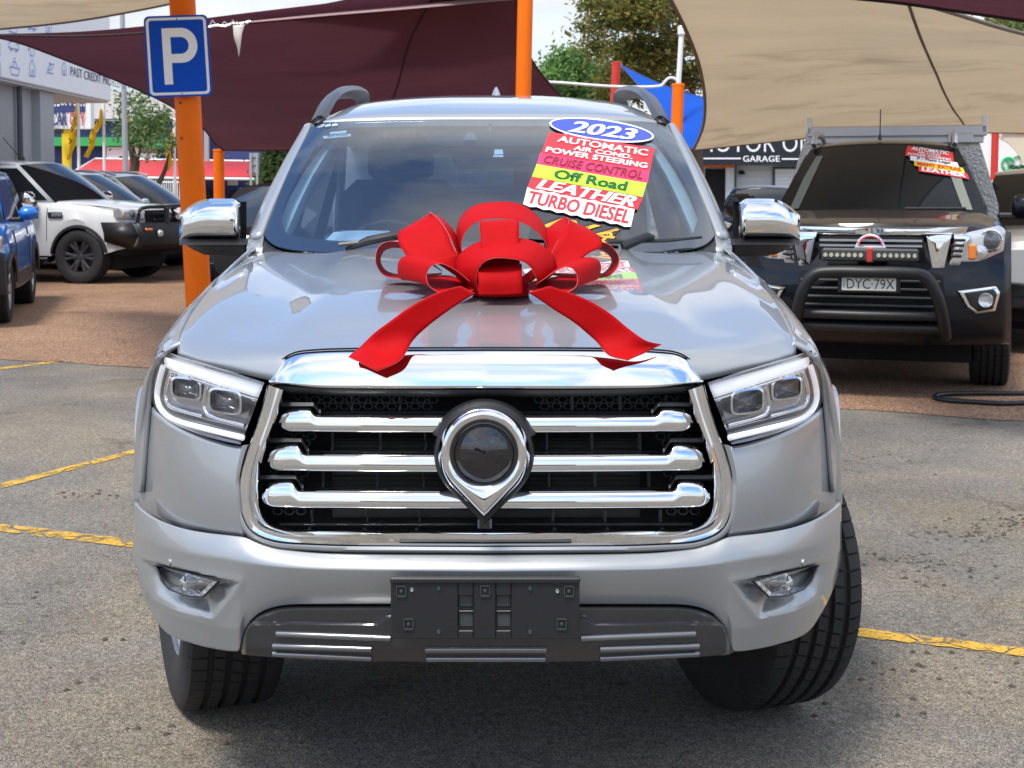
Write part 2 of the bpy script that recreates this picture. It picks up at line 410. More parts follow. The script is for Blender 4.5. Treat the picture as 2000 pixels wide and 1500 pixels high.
# ================================================================ GROUND
def ground_mat(name, dark_c, mid_c, light_c, scale, stain=True, crack=True, bump=.5, big=(.8, 1.15)):
    m = bpy.data.materials.new(name); m.use_nodes = True; N = m.node_tree; b = N.nodes['Principled BSDF']; L = N.links
    b.inputs['Roughness'].default_value = .85; b.inputs['Specular IOR Level'].default_value = .3
    t = N.nodes.new('ShaderNodeTexCoord')
    def nz(s, d=4, r=.6, dist=0):
        n = N.nodes.new('ShaderNodeTexNoise'); n.inputs['Scale'].default_value = s; n.inputs['Detail'].default_value = d; n.inputs['Roughness'].default_value = r; n.inputs['Distortion'].default_value = dist
        L.new(t.outputs['Object'], n.inputs[0]); return n.outputs[0]
    def ramp(src, stops):
        r = N.nodes.new('ShaderNodeValToRGB'); e = r.color_ramp.elements
        while len(e) < len(stops): e.new(.5)
        for q, (p, c) in zip(e, stops): q.position = p; q.color = (c if len(c) == 4 else tuple(c)+(1,))
        L.new(src, r.inputs[0]); return r.outputs[0]
    def mul(a, bb, f=1.0):
        x = N.nodes.new('ShaderNodeMixRGB'); x.blend_type = 'MULTIPLY'; x.inputs[0].default_value = f; L.new(a, x.inputs[1]); L.new(bb, x.inputs[2]); return x.outputs[0]
    vo = N.nodes.new('ShaderNodeTexVoronoi'); vo.inputs['Scale'].default_value = scale; L.new(t.outputs['Object'], vo.inputs[0])
    sepc = N.nodes.new('ShaderNodeSeparateColor'); L.new(vo.outputs['Color'], sepc.inputs[0])
    c = ramp(sepc.outputs[0], [(0.05, dark_c), (.45, mid_c), (.9, light_c)])
    g = ramp(vo.outputs['Distance'], [(0.25, (1, 1, 1)), (.75, (.42, .40, .38))]); c = mul(c, g)
    def g1(v): return (v, v, v)
    c = mul(c, ramp(nz(scale*.22, 5, .7), [(.3, g1(.74)), (.7, g1(1.2))]))
    c = mul(c, ramp(nz(.45, 6, .62, .4), [(.3, (big[0], big[0]*.99, big[0]*.97)), (.7, (big[1], big[1], big[1]))]))
    c = mul(c, ramp(nz(2.6, 5, .65), [(.3, g1(.86)), (.7, g1(1.1))]))
    if stain:
        c = mul(c, ramp(nz(.8, 4, .5, 1.2), [(.36, (.93, .95, 1.0)), (.5, g1(1)), (.62, (1.16, 1.10, 1.0))]))
        c = mul(c, ramp(nz(34, 3, .6), [(.35, g1(.80)), (.62, g1(1.12))]))
        c = mul(c, ramp(nz(85, 3, .6), [(.60, g1(1)), (.69, g1(.50))]))
        c = mul(c, ramp(nz(1.7, 7, .7, .8), [(.57, g1(1)), (.72, (.50, .47, .43))]))
        c = mul(c, ramp(nz(6.5, 5, .7, .4), [(.64, g1(1)), (.70, (.40, .37, .35))]))
    h = vo.outputs['Distance']
    if crack:
        w = N.nodes.new('ShaderNodeVectorMath'); w.operation = 'MULTIPLY_ADD'
        nn = N.nodes.new('ShaderNodeTexNoise'); nn.inputs['Scale'].default_value = 3.2; nn.inputs['Detail'].default_value = 5; L.new(t.outputs['Object'], nn.inputs[0])
        L.new(nn.outputs[1], w.inputs[0]); w.inputs[1].default_value = (.5, .5, .5); L.new(t.outputs['Object'], w.inputs[2])
        cv = N.nodes.new('ShaderNodeTexVoronoi'); cv.feature = 'DISTANCE_TO_EDGE'; cv.inputs['Scale'].default_value = 1.25; L.new(w.outputs[0], cv.inputs[0])
        k = ramp(cv.outputs['Distance'], [(0.0, g1(.3)), (.012, g1(1))])
        msk = ramp(nz(.55, 3), [(.52, g1(0)), (.62, g1(1))])
        x = N.nodes.new('ShaderNodeMixRGB'); x.inputs[1].default_value = (1, 1, 1, 1); L.new(msk, x.inputs[0]); L.new(k, x.inputs[2]); c = mul(c, x.outputs[0])
    L.new(c, b.inputs['Base Color'])
    bp = N.nodes.new('ShaderNodeBump'); bp.inputs['Strength'].default_value = bump; bp.inputs['Distance'].default_value = .006; bp.invert = True
    L.new(h, bp.inputs['Height']); L.new(bp.outputs[0], b.inputs['Normal'])
    MT[name] = m; return m
asph = ground_mat('asphalt', (.200, .185, .160), (.278, .256, .222), (.362, .335, .292), 210, big=(.74, 1.18))
aggr = ground_mat('exposed_aggregate', (.20, .112, .066), (.36, .210, .132), (.56, .37, .245), 100, stain=False, crack=False, big=(.86, 1.1))
m = MB(); S = 1500
m.grid([[(-S, -S, 0), (S, -S, 0)], [(-S, S, 0), (S, S, 0)]])
tag(m.build('ground', asph, ang=180), kind='structure')
# the brown paving beyond a ragged edge
m = MB(); e0 = [gnd(0, 702), gnd(300, 719), gnd(1620, 812), gnd(2000, 822)]
A, B_ = e0[0], e0[-1]; d = (B_-A).normalized(); e = []
for i in range(241):
    p = A-d*25+d*(60*i/240); p = p+Vector((0, 1, 0))*(noise.noise(p*1.5)*.10+noise.noise(p*7)*.04); e.append(Vector((p.x, p.y, .004)))
m.grid([e, [Vector((p.x*2.2, 44, .004)) for p in e]])
tag(m.build('brown_paving', aggr, ang=180), kind='structure')
# painted bay lines, worn and broken by cracks
ypaint = mat('yellow_line_paint', (.56, .335, .04), .75, var=.2, vscale=11)
N = ypaint.node_tree; b = N.nodes['Principled BSDF']; o = N.nodes['Material Output']; t = N.nodes.new('ShaderNodeTexCoord')
def _nz(s, d, lo, hi, dist=0):
    n = N.nodes.new('ShaderNodeTexNoise'); n.inputs['Scale'].default_value = s; n.inputs['Detail'].default_value = d; n.inputs['Roughness'].default_value = .7; n.inputs['Distortion'].default_value = dist
    N.links.new(t.outputs['Object'], n.inputs[0]); r = N.nodes.new('ShaderNodeMapRange'); r.inputs[1].default_value = lo; r.inputs[2].default_value = hi; N.links.new(n.outputs[0], r.inputs[0]); return r.outputs[0]
def _mul(a, c):
    q = N.nodes.new('ShaderNodeMath'); q.operation = 'MULTIPLY'; N.links.new(a, q.inputs[0]); N.links.new(c, q.inputs[1]); return q.outputs[0]
w1 = _nz(75, 4, .34, .46); w2 = _nz(9, 5, .36, .52, .5)
wv = N.nodes.new('ShaderNodeVectorMath'); wv.operation = 'MULTIPLY_ADD'; wn_ = N.nodes.new('ShaderNodeTexNoise'); wn_.inputs['Scale'].default_value = 6; N.links.new(t.outputs['Object'], wn_.inputs[0]); N.links.new(wn_.outputs[1], wv.inputs[0]); wv.inputs[1].default_value = (.12, .12, .12); N.links.new(t.outputs['Object'], wv.inputs[2])
cv = N.nodes.new('ShaderNodeTexVoronoi'); cv.feature = 'DISTANCE_TO_EDGE'; cv.inputs['Scale'].default_value = 4.5; N.links.new(wv.outputs[0], cv.inputs[0]); r = N.nodes.new('ShaderNodeMapRange'); r.inputs[1].default_value = .008; r.inputs[2].default_value = .03; N.links.new(cv.outputs['Distance'], r.inputs[0])
al_ = _mul(_mul(w1, w2), r.outputs[0]); tr = N.nodes.new('ShaderNodeBsdfTransparent'); mx_ = N.nodes.new('ShaderNodeMixShader'); N.links.new(al_, mx_.inputs[0]); N.links.new(tr.outputs[0], mx_.inputs[1]); N.links.new(b.outputs[0], mx_.inputs[2]); N.links.new(mx_.outputs[0], o.inputs[0])
def bay_line(p, q, wd, seed):
    m = MB(); p, q = Vector(p), Vector(q); L_ = (q-p).length; d = (q-p)/L_; nn = Vector((-d.y, d.x, 0)); k = int(L_/.012); top = []; bot = []
    for i in range(k+1):
        a = p+d*(L_*i/k); s_ = Vector((seed*3.1, 0, 0)); e1 = noise.noise(a*4+s_)*.010+noise.noise(a*24+s_)*.007+noise.noise(a*70+s_)*.005; e2 = noise.noise(a*4-s_)*.010+noise.noise(a*24-s_)*.007+noise.noise(a*70-s_)*.005
        top.append(a+nn*(wd/2+e1)+Vector((0, 0, .004))); bot.append(a-nn*(wd/2+e2)+Vector((0, 0, .004)))
    m.grid([bot, top]); return tag(m.build('bay_line', ypaint, ang=180, merge=0), kind='structure')
def gl(x, y): return gnd(x, y, .0)
bay_line(gl(-60, 728), gl(121, 706), .11, 1)
bay_line(gl(-60, 966), gl(330, 866), .08, 2)
bay_line(gl(-60, 1024), gl(480, 1090), .105, 3)
bay_line(gl(1560, 1222), gl(2060, 1283), .085, 4)

# loose grit and broken asphalt crumbs
rnd = random.Random(21); m = MB()
def crumb(c, s):
    b0 = len(m.v)
    for k in range(6): a = k*pi/3+rnd.random(); r_ = s*rnd.uniform(.6, 1.1); m.vert((c.x+r_*cos(a), c.y+r_*sin(a)*.8, rnd.uniform(0, s*.25)))
    m.vert((c.x, c.y, s*rnd.uniform(.5, .8)))
    for k in range(6): m.face((b0+k, b0+(k+1) % 6, b0+6))
for (x, v, n, rx, ry) in ((1905, 1040, 130, 90, 22), (1985, 1020, 70, 60, 16), (1760, 1090, 50, 90, 12), (190, 965, 60, 110, 10), (1840, 1120, 60, 110, 30), (420, 1420, 22, 260, 30), (120, 1240, 40, 150, 120), (1800, 1300, 60, 200, 120), (1750, 890, 30, 120, 30)):
    for _ in range(n): crumb(gnd(x+rnd.gauss(0, rx*.5), v+rnd.gauss(0, ry*.5)), rnd.choice((.003, .004, .005, .008, .013)))
tag(m.build('loose_grit', mat('grit', (.07, .062, .052), .9, var=.4, vscale=30), ang=20, merge=0), kind='stuff')
# ================================================================ SILVER PICKUP
TR = empty('pickup_truck', (0, 3.93, 0), label='silver pickup truck with chrome grille and red bow on its hood', cat='pickup truck')
def P(ob_or_mb, name=None, mats=None, parent=None, **k):
    o = ob_or_mb.build(name, mats, **k); o.parent = parent or TR
    if parent is None: o.matrix_parent_inverse = Matrix.Translation((0, -3.93, 0))
    return o
dHt = [(0, 3.0), (200, 3.008), (330, 3.035), (400, 3.06), (500, 3.12), (560, 3.18), (600, 3.25), (630, 3.34), (648, 3.43), (660, 3.50), (690, 3.62)]
dBt = [(0, 2.965), (200, 2.972), (330, 2.995), (400, 3.015), (500, 3.06), (560, 3.11), (600, 3.165), (640, 3.25), (665, 3.33), (680, 3.40), (690, 3.47), (696, 3.53)]
def dH(u): return interp(dHt, abs(u))
def dB(u): return interp(dBt, abs(u))
def WH(u, v, off=0.0): return W(u, v, dH(u)+off)
def WB(u, v, off=0.0): return W(u, v, dB(u)+off)
def both(fn):
    """fn(sign) for the two sides"""
    for s in (1, -1): fn(s)
MX = Matrix.Scale(-1, 4, (1, 0, 0))
def sided(mb, s):
    if s < 0: mb.xf(MX)
    return mb

# ---- hood
rows_px = [   # (list of (u,v,d)) front to rear
    [(0, 756, 3.035), (200, 755, 3.04), (380, 750, 3.075), (428, 741, 3.10), (505, 722, 3.17), (560, 706, 3.245), (604, 694, 3.33)],
    [(0, 722, 3.035), (200, 722, 3.042), (380, 722, 3.08), (428, 720, 3.11), (505, 708, 3.18), (560, 697, 3.26), (604, 686, 3.345)],
    [(0, 692, 3.065), (200, 692, 3.072), (380, 692, 3.11), (428, 692, 3.14), (505, 689, 3.21), (560, 683, 3.29), (604, 674, 3.37)],
    [(0, 676, 3.12), (200, 676, 3.125), (380, 676, 3.16), (428, 675, 3.19), (505, 671, 3.26), (560, 667, 3.335), (602, 660, 3.41)],
    [(0, 642, 3.27), (200, 642, 3.275), (370, 642, 3.30), (420, 642, 3.325), (490, 640, 3.38), (545, 637, 3.44), (594, 636, 3.51)],
    [(0, 595, 3.50), (190, 595, 3.505), (345, 597, 3.52), (395, 597, 3.54), (460, 597, 3.57), (520, 597, 3.62), (575, 600, 3.68)],
    [(0, 549, 3.80), (180, 550, 3.805), (315, 553, 3.82), (360, 553, 3.83), (425, 554, 3.85), (485, 556, 3.88), (545, 562, 3.92)],
    [(0, 516, 4.10), (170, 517, 4.10), (290, 519, 4.11), (335, 520, 4.12), (395, 521, 4.135), (455, 524, 4.15), (514, 531, 4.18)],
    [(0, 490, 4.42), (160, 490, 4.42), (270, 492, 4.44), (315, 492, 4.46), (370, 492, 4.50), (425, 493, 4.55), (474, 496, 4.60)],
]
rr = []
NC = 42
for r in rows_px: rr.append(cr([W(*p) for p in r], NC))
cols = list(zip(*rr)); cols = [cr(c, 70) for c in cols]; rows = [list(r) for r in zip(*cols)]
for r in rows:
    for p in r:
        x = p.x; k = smooth(3.15, 3.4, p.y)
        # raised middle plateau with soft shoulders and a shallow valley beside them
        p.z += k*(.012*smooth(.50, .40, x)-.003*math.exp(-((x-.56)/.08)**2)+.004*smooth(.60, .70, x)*smooth(.76, .70, x))
m = MB(); m.grid(rows); m.mirror(); P(m, 'hood', silver, ang=50, merge=2e-4, thick=.012)
hood_rows = rows
def hood_z(x, y):
    best = 9; z = 1.1
    for r in rows[4:]:
        for p in r:
            q = (p.x-abs(x))**2+(p.y-y)**2
            if q < best: best = q; z = p.z
    return z
# black gap strips between hood and lamps / chrome
def strip(name, mt, pts0, pts1, n=40, mirror=True, parent=None, thick=.006, ang=40, mid=None):
    rws = [cr(pts0, n)]+([cr(mid, n)] if mid else [])+[cr(pts1, n)]
    if mid: rws = [list(q) for q in zip(*[cr(c, 9) for c in zip(*rws)])]
    mb = MB(); mb.grid(rws)
    if mirror: mb.mirror()
    return P(mb, name, mt, parent=parent, ang=ang, thick=thick)
# ---- chrome hood strip
top = [(0, 682), (200, 683), (330, 686), (375, 692), (400, 707), (416, 728), (424, 742)]
bot = [(0, 758), (200, 758), (330, 756), (375, 751), (398, 748), (414, 745), (424, 743)]
tp = cr([(u, v, 0) for u, v in top], 50); bp = cr([(u, v, 0) for u, v in bot], 50); rws = []
for i in range(15):
    t = i/14; r = []
    for a, b in zip(tp, bp):
        u = a.x*(1-t)+b.x*t; v = a.y*(1-t)+b.y*t
        # upper third leans back over the hood nose, a soft crease, then a near-upright face
        off = .062*(1-t)**2.0*smooth(0, .3, (b.y-a.y)/76+.0) if t < .45 else .062*(.55**2.0)*smooth(.45, 1, 1-(t-.45)/.55*.9)*.6+.0
        off = .027*(1-t)+.016*max(0, 1-t/.4)**1.5 -.003*sin(pi*t)
        r.append(W(u, v, dH(u)+.004+off))
    rws.append(r)
m = MB(); m.grid(rws); m.mirror(); P(m, 'hood_chrome_strip', chrome, ang=60, thick=.01, merge=2e-4)
m = MB(); pth = [p+Vector((0, .002, .003)) for p in rws[0]]; pth = [Vector((-p.x, p.y, p.z)) for p in reversed(pth[1:])]+pth; m.tube(pth, .0022, 6); P(m, 'hood_seam', dark)

# ---- fenders
ARC_Y, ARC_Z, ARC_R = 3.93, .385, .475
fs = [
 (3.36, [(.722, 1.060), (.740, 1.052), (.757, 1.042), (.770, 1.034), (.778, 1.028)]),
 (3.46, [(.737, 1.077), (.768, 1.062), (.794, 1.040), (.808, 1.010), (.820, .955)]),
 (3.53, [(.744, 1.088), (.783, 1.068), (.815, 1.030), (.842, .900), (.866, .655)]),
 (3.60, [(.749, 1.100), (.791, 1.076), (.826, 1.030), (.868, .900), (.888, .725)]),
 (3.75, [(.752, 1.127), (.798, 1.098), (.838, 1.045), (.898, .930), (.922, .825)]),
 (3.93, [(.756, 1.152), (.802, 1.122), (.843, 1.060), (.917, .945), (.950, .858)]),
 (4.15, [(.760, 1.183), (.798, 1.155), (.833, 1.090), (.912, .945), (.956, .800)]),
 (4.35, [(.762, 1.208), (.788, 1.182), (.822, 1.110), (.898, .930), (.940, .600)]),
 (4.42, [(.762, 1.216), (.785, 1.192), (.820, 1.115), (.896, .920), (.925, .420)]),
 (4.62, [(.758, 1.236), (.778, 1.214), (.815, 1.130), (.892, .900), (.915, .420)])]
frow = [cr([(x, y, z) for x, z in p], 22) for y, p in fs]
cl = [cr(c, 44) for c in zip(*frow)]; frows = [list(r) for r in zip(*cl)]
def fender(s):
    m = MB(); m.grid(frows); P(sided(m, s), 'fender', silver, ang=60, thick=.01)
    # wheel arch lip
    m = MB(); pth = []
    for i in range(41):
        a = radians(128-128*i/40*1.02)
        y = ARC_Y-ARC_R*cos(pi-a); y = ARC_Y+ARC_R*cos(a); z = ARC_Z+ARC_R*sin(a)
        best = min((abs(p.y-y)+abs(p.z-z), p.x) for r in frows for p in r[8:])[1]
        x_ = interp([(3.45, .845), (3.53, .866), (3.60, .887), (3.75, .922), (3.93, .950), (4.15, .952), (4.35, .935), (4.42, .92)], y); pth.append(Vector((x_, y, z)))
    prof = [(-.020, -.02), (.026, -.02), (.030, -.006), (.022, .003), (-.004, .007), (-.02, .003)]
    m.sweep(pth, prof, up=(1, 0, 0))
    P(sided(m, s), 'arch_flare', silver, ang=50)
    vs = (696, 720, 750, 790, 850, 920, 984); ui = (646, 655, 663, 669, 676, 679, 680); uo = (648, 661, 672, 680.5, 688, 692, 693.5)
    m = MB(); a_ = cr([W(u, v, dH(u)-.006) for u, v in zip(ui, vs)], 30); b_ = cr([W(u, v, dH(q)+.035) for q, u, v in zip(ui, uo, vs)], 30); c_ = [p+Vector((.004, .06, 0)) for p in b_]
    m.grid([list(q) for q in zip(*[cr(c, 8) for c in zip(a_, b_, c_)])]); P(sided(m, s), 'flare_edge', silver, ang=70, thick=.01)
    m = MB()   # wheel well liner
    rw = []
    for x in (.5, .84):
        rw.append([(x, ARC_Y+.48*cos(radians(a)), ARC_Z+.47*sin(radians(a))) for a in range(25, 166, 10)])
    m.grid(rw); m.grid([[(.5, ARC_Y-.43, .5), (.5, ARC_Y+.43, .5)], [(.5, ARC_Y-.43, .9), (.5, ARC_Y+.43, .9)]])
    P(sided(m, s), 'wheel_well', dark, ang=60)
both(fender)

# ---- corner panels between lamp and bumper
def corner(s):
    tp = cr([(478, 872, 0), (510, 866, 0), (560, 851, 0), (610, 829, 0), (642, 808, 0), (660, 790, 0), (672, 775, 0)], 40)
    bt = cr([(474, 1050, 0), (500, 1047, 0), (550, 1040, 0), (600, 1030, 0), (650, 1012, 0), (676, 994, 0), (686, 984, 0)], 40); rws = []
    for i in range(19):
        t = i/18; r = []
        for a, b in zip(tp, bt):
            u = a.x*(1-t)+b.x*t+ (9*sin(pi*t)*(smooth(560, 474, a.x)) + 6*sin(pi*t)*smooth(600, 670, a.x)); v = a.y*(1-t)+b.y*t
            r.append(W(u, v, dH(u)+.012-.016*sin(pi*t)-.016*t))
        rws.append(r)
    m = MB(); m.grid(rws); P(sided(m, s), 'corner_panel', silver, ang=60, thick=.012)
both(corner)

# ---- headlights
def px_l(pts): return [(950.5-x, y) for x, y in pts]
def headlight(s):
    outl = px_l([(318, 684), (346, 696), (430, 720), (515, 748), (495, 805), (471, 866), (440, 861), (390, 847), (340, 825), (308, 803), (294, 780), (294, 750), (303, 712)])
    tp = cr([(u, v, 0) for u, v in px_l([(517, 747), (430, 719), (346, 694), (316, 684)])], 30)
    bt = cr([(u, v, 0) for u, v in px_l([(471, 868), (440, 862), (390, 848), (340, 827), (312, 808), (298, 790), (293, 775)])], 30)
    def patch(f0, f1, off, n=8):
        rws = []
        for i in range(n):
            t = i/(n-1); r = []
            for a, b in zip(f0, f1):
                u = a.x*(1-t)+b.x*t+6*sin(pi*t)*smooth(600, 650, a.x); v = a.y*(1-t)+b.y*t; r.append(W(u, v, dH(u)+off(t, u)))
            rws.append(r)
        return rws
    m = MB(); m.grid(patch(tp, bt, lambda t, u: .075 if u < 640 else .06))
    # dark bezel rim all round
    ring = [W(a.x, a.y, dH(a.x)+.0) for a in tp]+[W(b.x, b.y, dH(b.x)+.0) for b in reversed(bt)]
    inn = []
    cx, cy = 560, 775
    for a in list(tp)+list(reversed(bt)):
        k = 1-8/max(1, hypot(a.x-cx, a.y-cy)); u = cx+(a.x-cx)*k; v = cy+(a.y-cy)*k; inn.append(W(u, v, dH(u)+.055))
    m.grid([ring, inn], 1, cu=True)
    root = P(sided(m, s), 'headlight', [lampsil, blk_gloss], ang=40)
    def part(mb, name, mt, **k):
        o = sided(mb, s).build(name, mt, **k); o.parent = root; return o
    # upper light bar
    a = cr([(u, v, 0) for u, v in px_l([(512, 752), (430, 727), (350, 704), (322, 697)])], 24)
    b = cr([(u, v, 0) for u, v in px_l([(502, 776), (420, 750), (350, 728), (326, 719)])], 24)
    m = MB(); m.grid(patch(a, b, lambda t, u: .035-.012*sin(pi*t), 6)); part(m, 'light_bar', drl, thick=.008)
    a = cr([(u, v, 0) for u, v in px_l([(502, 779), (420, 753), (352, 731), (330, 723)])], 24)
    b = cr([(u, v, 0) for u, v in px_l([(500, 784), (419, 757), (353, 735), (333, 727)])], 24)
    m = MB(); m.grid(patch(a, b, lambda t, u: .04, 3)); part(m, 'chrome_line', chrome, thick=.006)
    def line(pts, name, mt, w, off, n=40):
        c = cr([(u, v, 0) for u, v in px_l(pts)], n)
        m = MB(); m.tube([W(p.x, p.y, dH(p.x)+off) for p in c], sz(w, 3.2)/2, 8, flat=1.0, up=(0, 1, 0)); part(m, name, mt, ang=60)
    line([(318, 716), (310, 745), (306, 772), (312, 795), (328, 813), (352, 824), (404, 838), (476, 855)], 'daytime_light', drl, 12, .03)
    line([(334, 728), (327, 750), (324, 772), (329, 790), (346, 799), (397, 813)], 'chrome_frame', chrome, 8, .045)
    line([(405, 752), (400, 775), (399, 795), (405, 808), (420, 815), (479, 831)], 'chrome_frame', chrome, 8, .045)
    line([(326, 724), (319, 748), (316, 773), (321, 792), (338, 806), (400, 822), (478, 842)], 'grey_surround', grey_pl, 7, .05)
    # two projector lamps
    for (x0, y0, x1, y1) in ((334, 738, 393, 780), (408, 760, 472, 808)):
        w = x1-x0; h = y1-y0
        def rr_(k, inset, off, n=28):
            o = []
            for i in range(n):
                t = 2*pi*i/n; cx_ = copysign(abs(cos(t))**.45, cos(t)); sy_ = copysign(abs(sin(t))**.45, sin(t))
                px = (x0+x1)/2+cx_*(w/2-inset)*k; py = (y0+y1)/2+sy_*(h/2-inset)*k+cx_*4; u = 950.5-px
                o.append(W(u, py, dH((950.5-(x0+x1)/2))+.055+off+(u-(950.5-(x0+x1)/2))*.0006))
            return o
        m = MB(); m.grid([rr_(1, -2, .02), rr_(1, -1, -.022), rr_(1, 3, -.024), rr_(1, 6, -.006), rr_(1, 9, .004)], cu=True)
        part(m, 'projector_frame', chrome, ang=30)
        m = MB(); rws = [rr_(1, 8, .004), rr_(.8, 8, -.004), rr_(.55, 8, -.012), rr_(.25, 8, -.016), rr_(.02, 8, -.017)]
        m.grid(rws, cu=True); part(m, 'projector', proj, ang=50)
        m = MB()
        for q in range(5):
            px = x0+8+(w-16)*q/4; u = 950.5-px; p = W(u, y0-6+ (px-x0)*.12, dH(u)+.05); m.lathe([(.0001, -.004), (.006, -.003), (.007, .002)], 10, axis='y', c=p)
        part(m, 'led_row', refl)
    # clear cover
    a = [Vector((p.x, p.y, 0)) for p in tp]; m = MB(); m.grid(patch(tp, bt, lambda t, u: .004-.012*sin(pi*t), 10)); part(m, 'lens', lens, ang=80)
from math import copysign
both(headlight)

# ---- grille
gb = MB()
inner = [(390, 764), (409, 820), (433, 890), (443, 945), (441, 990), (424, 1019), (390, 1031), (300, 1035), (150, 1036), (0, 1037)]
outer = [(426, 752), (447, 830), (470, 890), (482, 945), (478, 1000), (459, 1036), (420, 1055), (330, 1063), (160, 1066), (0, 1067)]
ridge = [(a[0]*.78+b[0]*.22, a[1]*.78+b[1]*.22) for a, b in zip(inner, outer)]
N_ = 64
ci = cr([(u, v, 0) for u, v in inner], N_); co = cr([(u, v, 0) for u, v in outer], N_); cm = cr([(u, v, 0) for u, v in ridge], N_)
# back panel of the opening
m = MB(); rws = []
for v in (757, 800, 860, 920, 980, 1040): rws.append([W(u, v, dH(u)+.14) for u in range(-450, 451, 30)])
m.grid(rws)
GR = P(m, 'grille', dark, ang=60)
GR_INV = Matrix.Identity(4)
def G(mb, name, mt, **k):
    o = mb.build(name, mt, **k); o.parent = GR; return o
m = MB()
rows_s = [[W(p.x+2, p.y, dH(p.x)+.05) for p in co], [W(p.x, p.y, dH(p.x)+.000) for p in co], [W(p.x*.95+q.x*.05, p.y*.95+q.y*.05, dH(p.x)-.0065) for p, q in zip(co, cm)], [W(p.x*.5+q.x*.5, p.y*.5+q.y*.5, dH(p.x)-.0095) for p, q in zip(co, cm)],
          [W(p.x, p.y, dH(p.x)-.013) for p in cm], [W(p.x*.35+q.x*.65, p.y*.35+q.y*.65, dH(p.x)-.006) for p, q in zip(cm, ci)], [W(p.x, p.y, dH(p.x)+.02) for p in ci], [W(p.x, p.y, dH(p.x)+.10) for p in ci]]
rows_s = [list(q) for q in zip(*[cr(c, 26) for c in zip(*rows_s)])]
m.grid(rows_s); m.mirror(); G(m, 'chrome_surround', chrome, ang=55, merge=2e-4)
# body-colour lip below and beside the chrome
o2 = cr([(u, v, 0) for u, v in [(440, 752), (462, 828), (482, 885), (492, 945), (488, 1000), (472, 1044), (424, 1070), (330, 1079), (160, 1082), (0, 1083)]], N_)
m = MB(); rws = [[W(p.x, p.y, dH(p.x)+.02) for p in co], [W(p.x*.8+q.x*.2, p.y*.8+q.y*.2, dH(p.x)-.008) for p, q in zip(co, o2)], [W(p.x*.3+q.x*.7, p.y*.3+q.y*.7, dH(p.x)-.006) for p, q in zip(co, o2)], [W(q.x, q.y, dH(q.x)+.02) for q in o2]]
rws = [list(q) for q in zip(*[cr(c, 9) for c in zip(*rws)])]
m.grid([r[10:] for r in rws]); m.mirror(); G(m, 'grille_lip', silver, ang=60, merge=2e-4)
# top black rail under the chrome hood strip
m = MB(); rws = []
for (v, o) in ((757, .03), (762, .016), (769, .02), (775, .06)): rws.append([W(u, v-(abs(u)/420)**3*8, dH(u)+o) for u in range(-424, 425, 16)])
m.grid(rws); G(m, 'top_rail', grey_pl, ang=60)
# honeycomb mesh, upper band and the ends of each row
m = MB()
def edge_u(v):      # inner edge of the opening at row v
    for a, b in zip(inner, inner[1:]):
        if a[1] <= v <= b[1]: return a[0]+(b[0]-a[0])*(v-a[1])/(b[1]-a[1])
    return 440
def hexband(v0, v1, ua, ub, cell=23, rowh=13):
    k = 0; v = v0
    while v+rowh <= v1+2:
        u = ua+(cell/2 if k % 2 else 0)
        while u+cell <= ub:
            cxx, cyy = u+cell/2, v+rowh/2
            o_ = [(cxx+cell*.5*q, cyy+rowh*.62*w_) for q, w_ in ((-.98, 0), (-.5, -.9), (.5, -.9), (.98, 0), (.5, .9), (-.5, .9))]
            i_ = [(cxx+(x-cxx)*.72, cyy+(y-cyy)*.66) for x, y in o_]
            for sgn in (1, -1):
                m.grid([[W(sgn*x, y, dH(x)+.075) for x, y in o_], [W(sgn*x, y, dH(x)+.072) for x, y in i_], [W(sgn*x, y, dH(x)+.10) for x, y in i_]], cu=True)
            u += cell
        v += rowh; k += 1
hexband(774, 798, 92, 392); hexband(846, 872, 330, 420); hexband(918, 945, 345, 438); hexband(992, 1010, 350, 436)
o = G(m, 'honeycomb_mesh', grey_pl, ang=20, merge=0); o['kind'] = 'stuff'
# upright ribs and thin cross rails
for v0, v1, us in ((772, 812, (168, 262, 352)), (846, 890, (118, 206, 300)), (922, 962, (122, 212, 318)), (996, 1034, (130, 232, 340))):
    for u in us:
        for sgn in (1, -1):
            m = MB(); m.tube([W(sgn*u, v0, dH(u)+.07), W(sgn*u, v1-10, dH(u)+.07), W(sgn*(u+5*1), v1, dH(u)+.05)], .004, 6); G(m, 'rib', black_pl)
for v in (806, 884, 956, 1024):
    e = edge_u(v)-8; m = MB(); m.tube([W(u, v, dH(u)+.06) for u in [e*(q/20-1) for q in range(41)]], .006, 6, flat=.7); G(m, 'cross_rail', black_pl, ang=60)
m = MB(); rws = [[W(u, v, dH(u)+.11+.0*u) for u in range(-300, 301, 30)] for v in (862, 1010)]; m.grid(rws); 
for v in (858, 866, 874, 930, 938, 946): m.tube([W(u, v, dH(u)+.105) for u in range(-300, 301, 50)], .0025, 5)
G(m, 'radiator', mat('radiator_fins', (.035, .034, .03), .5, .5), ang=60)
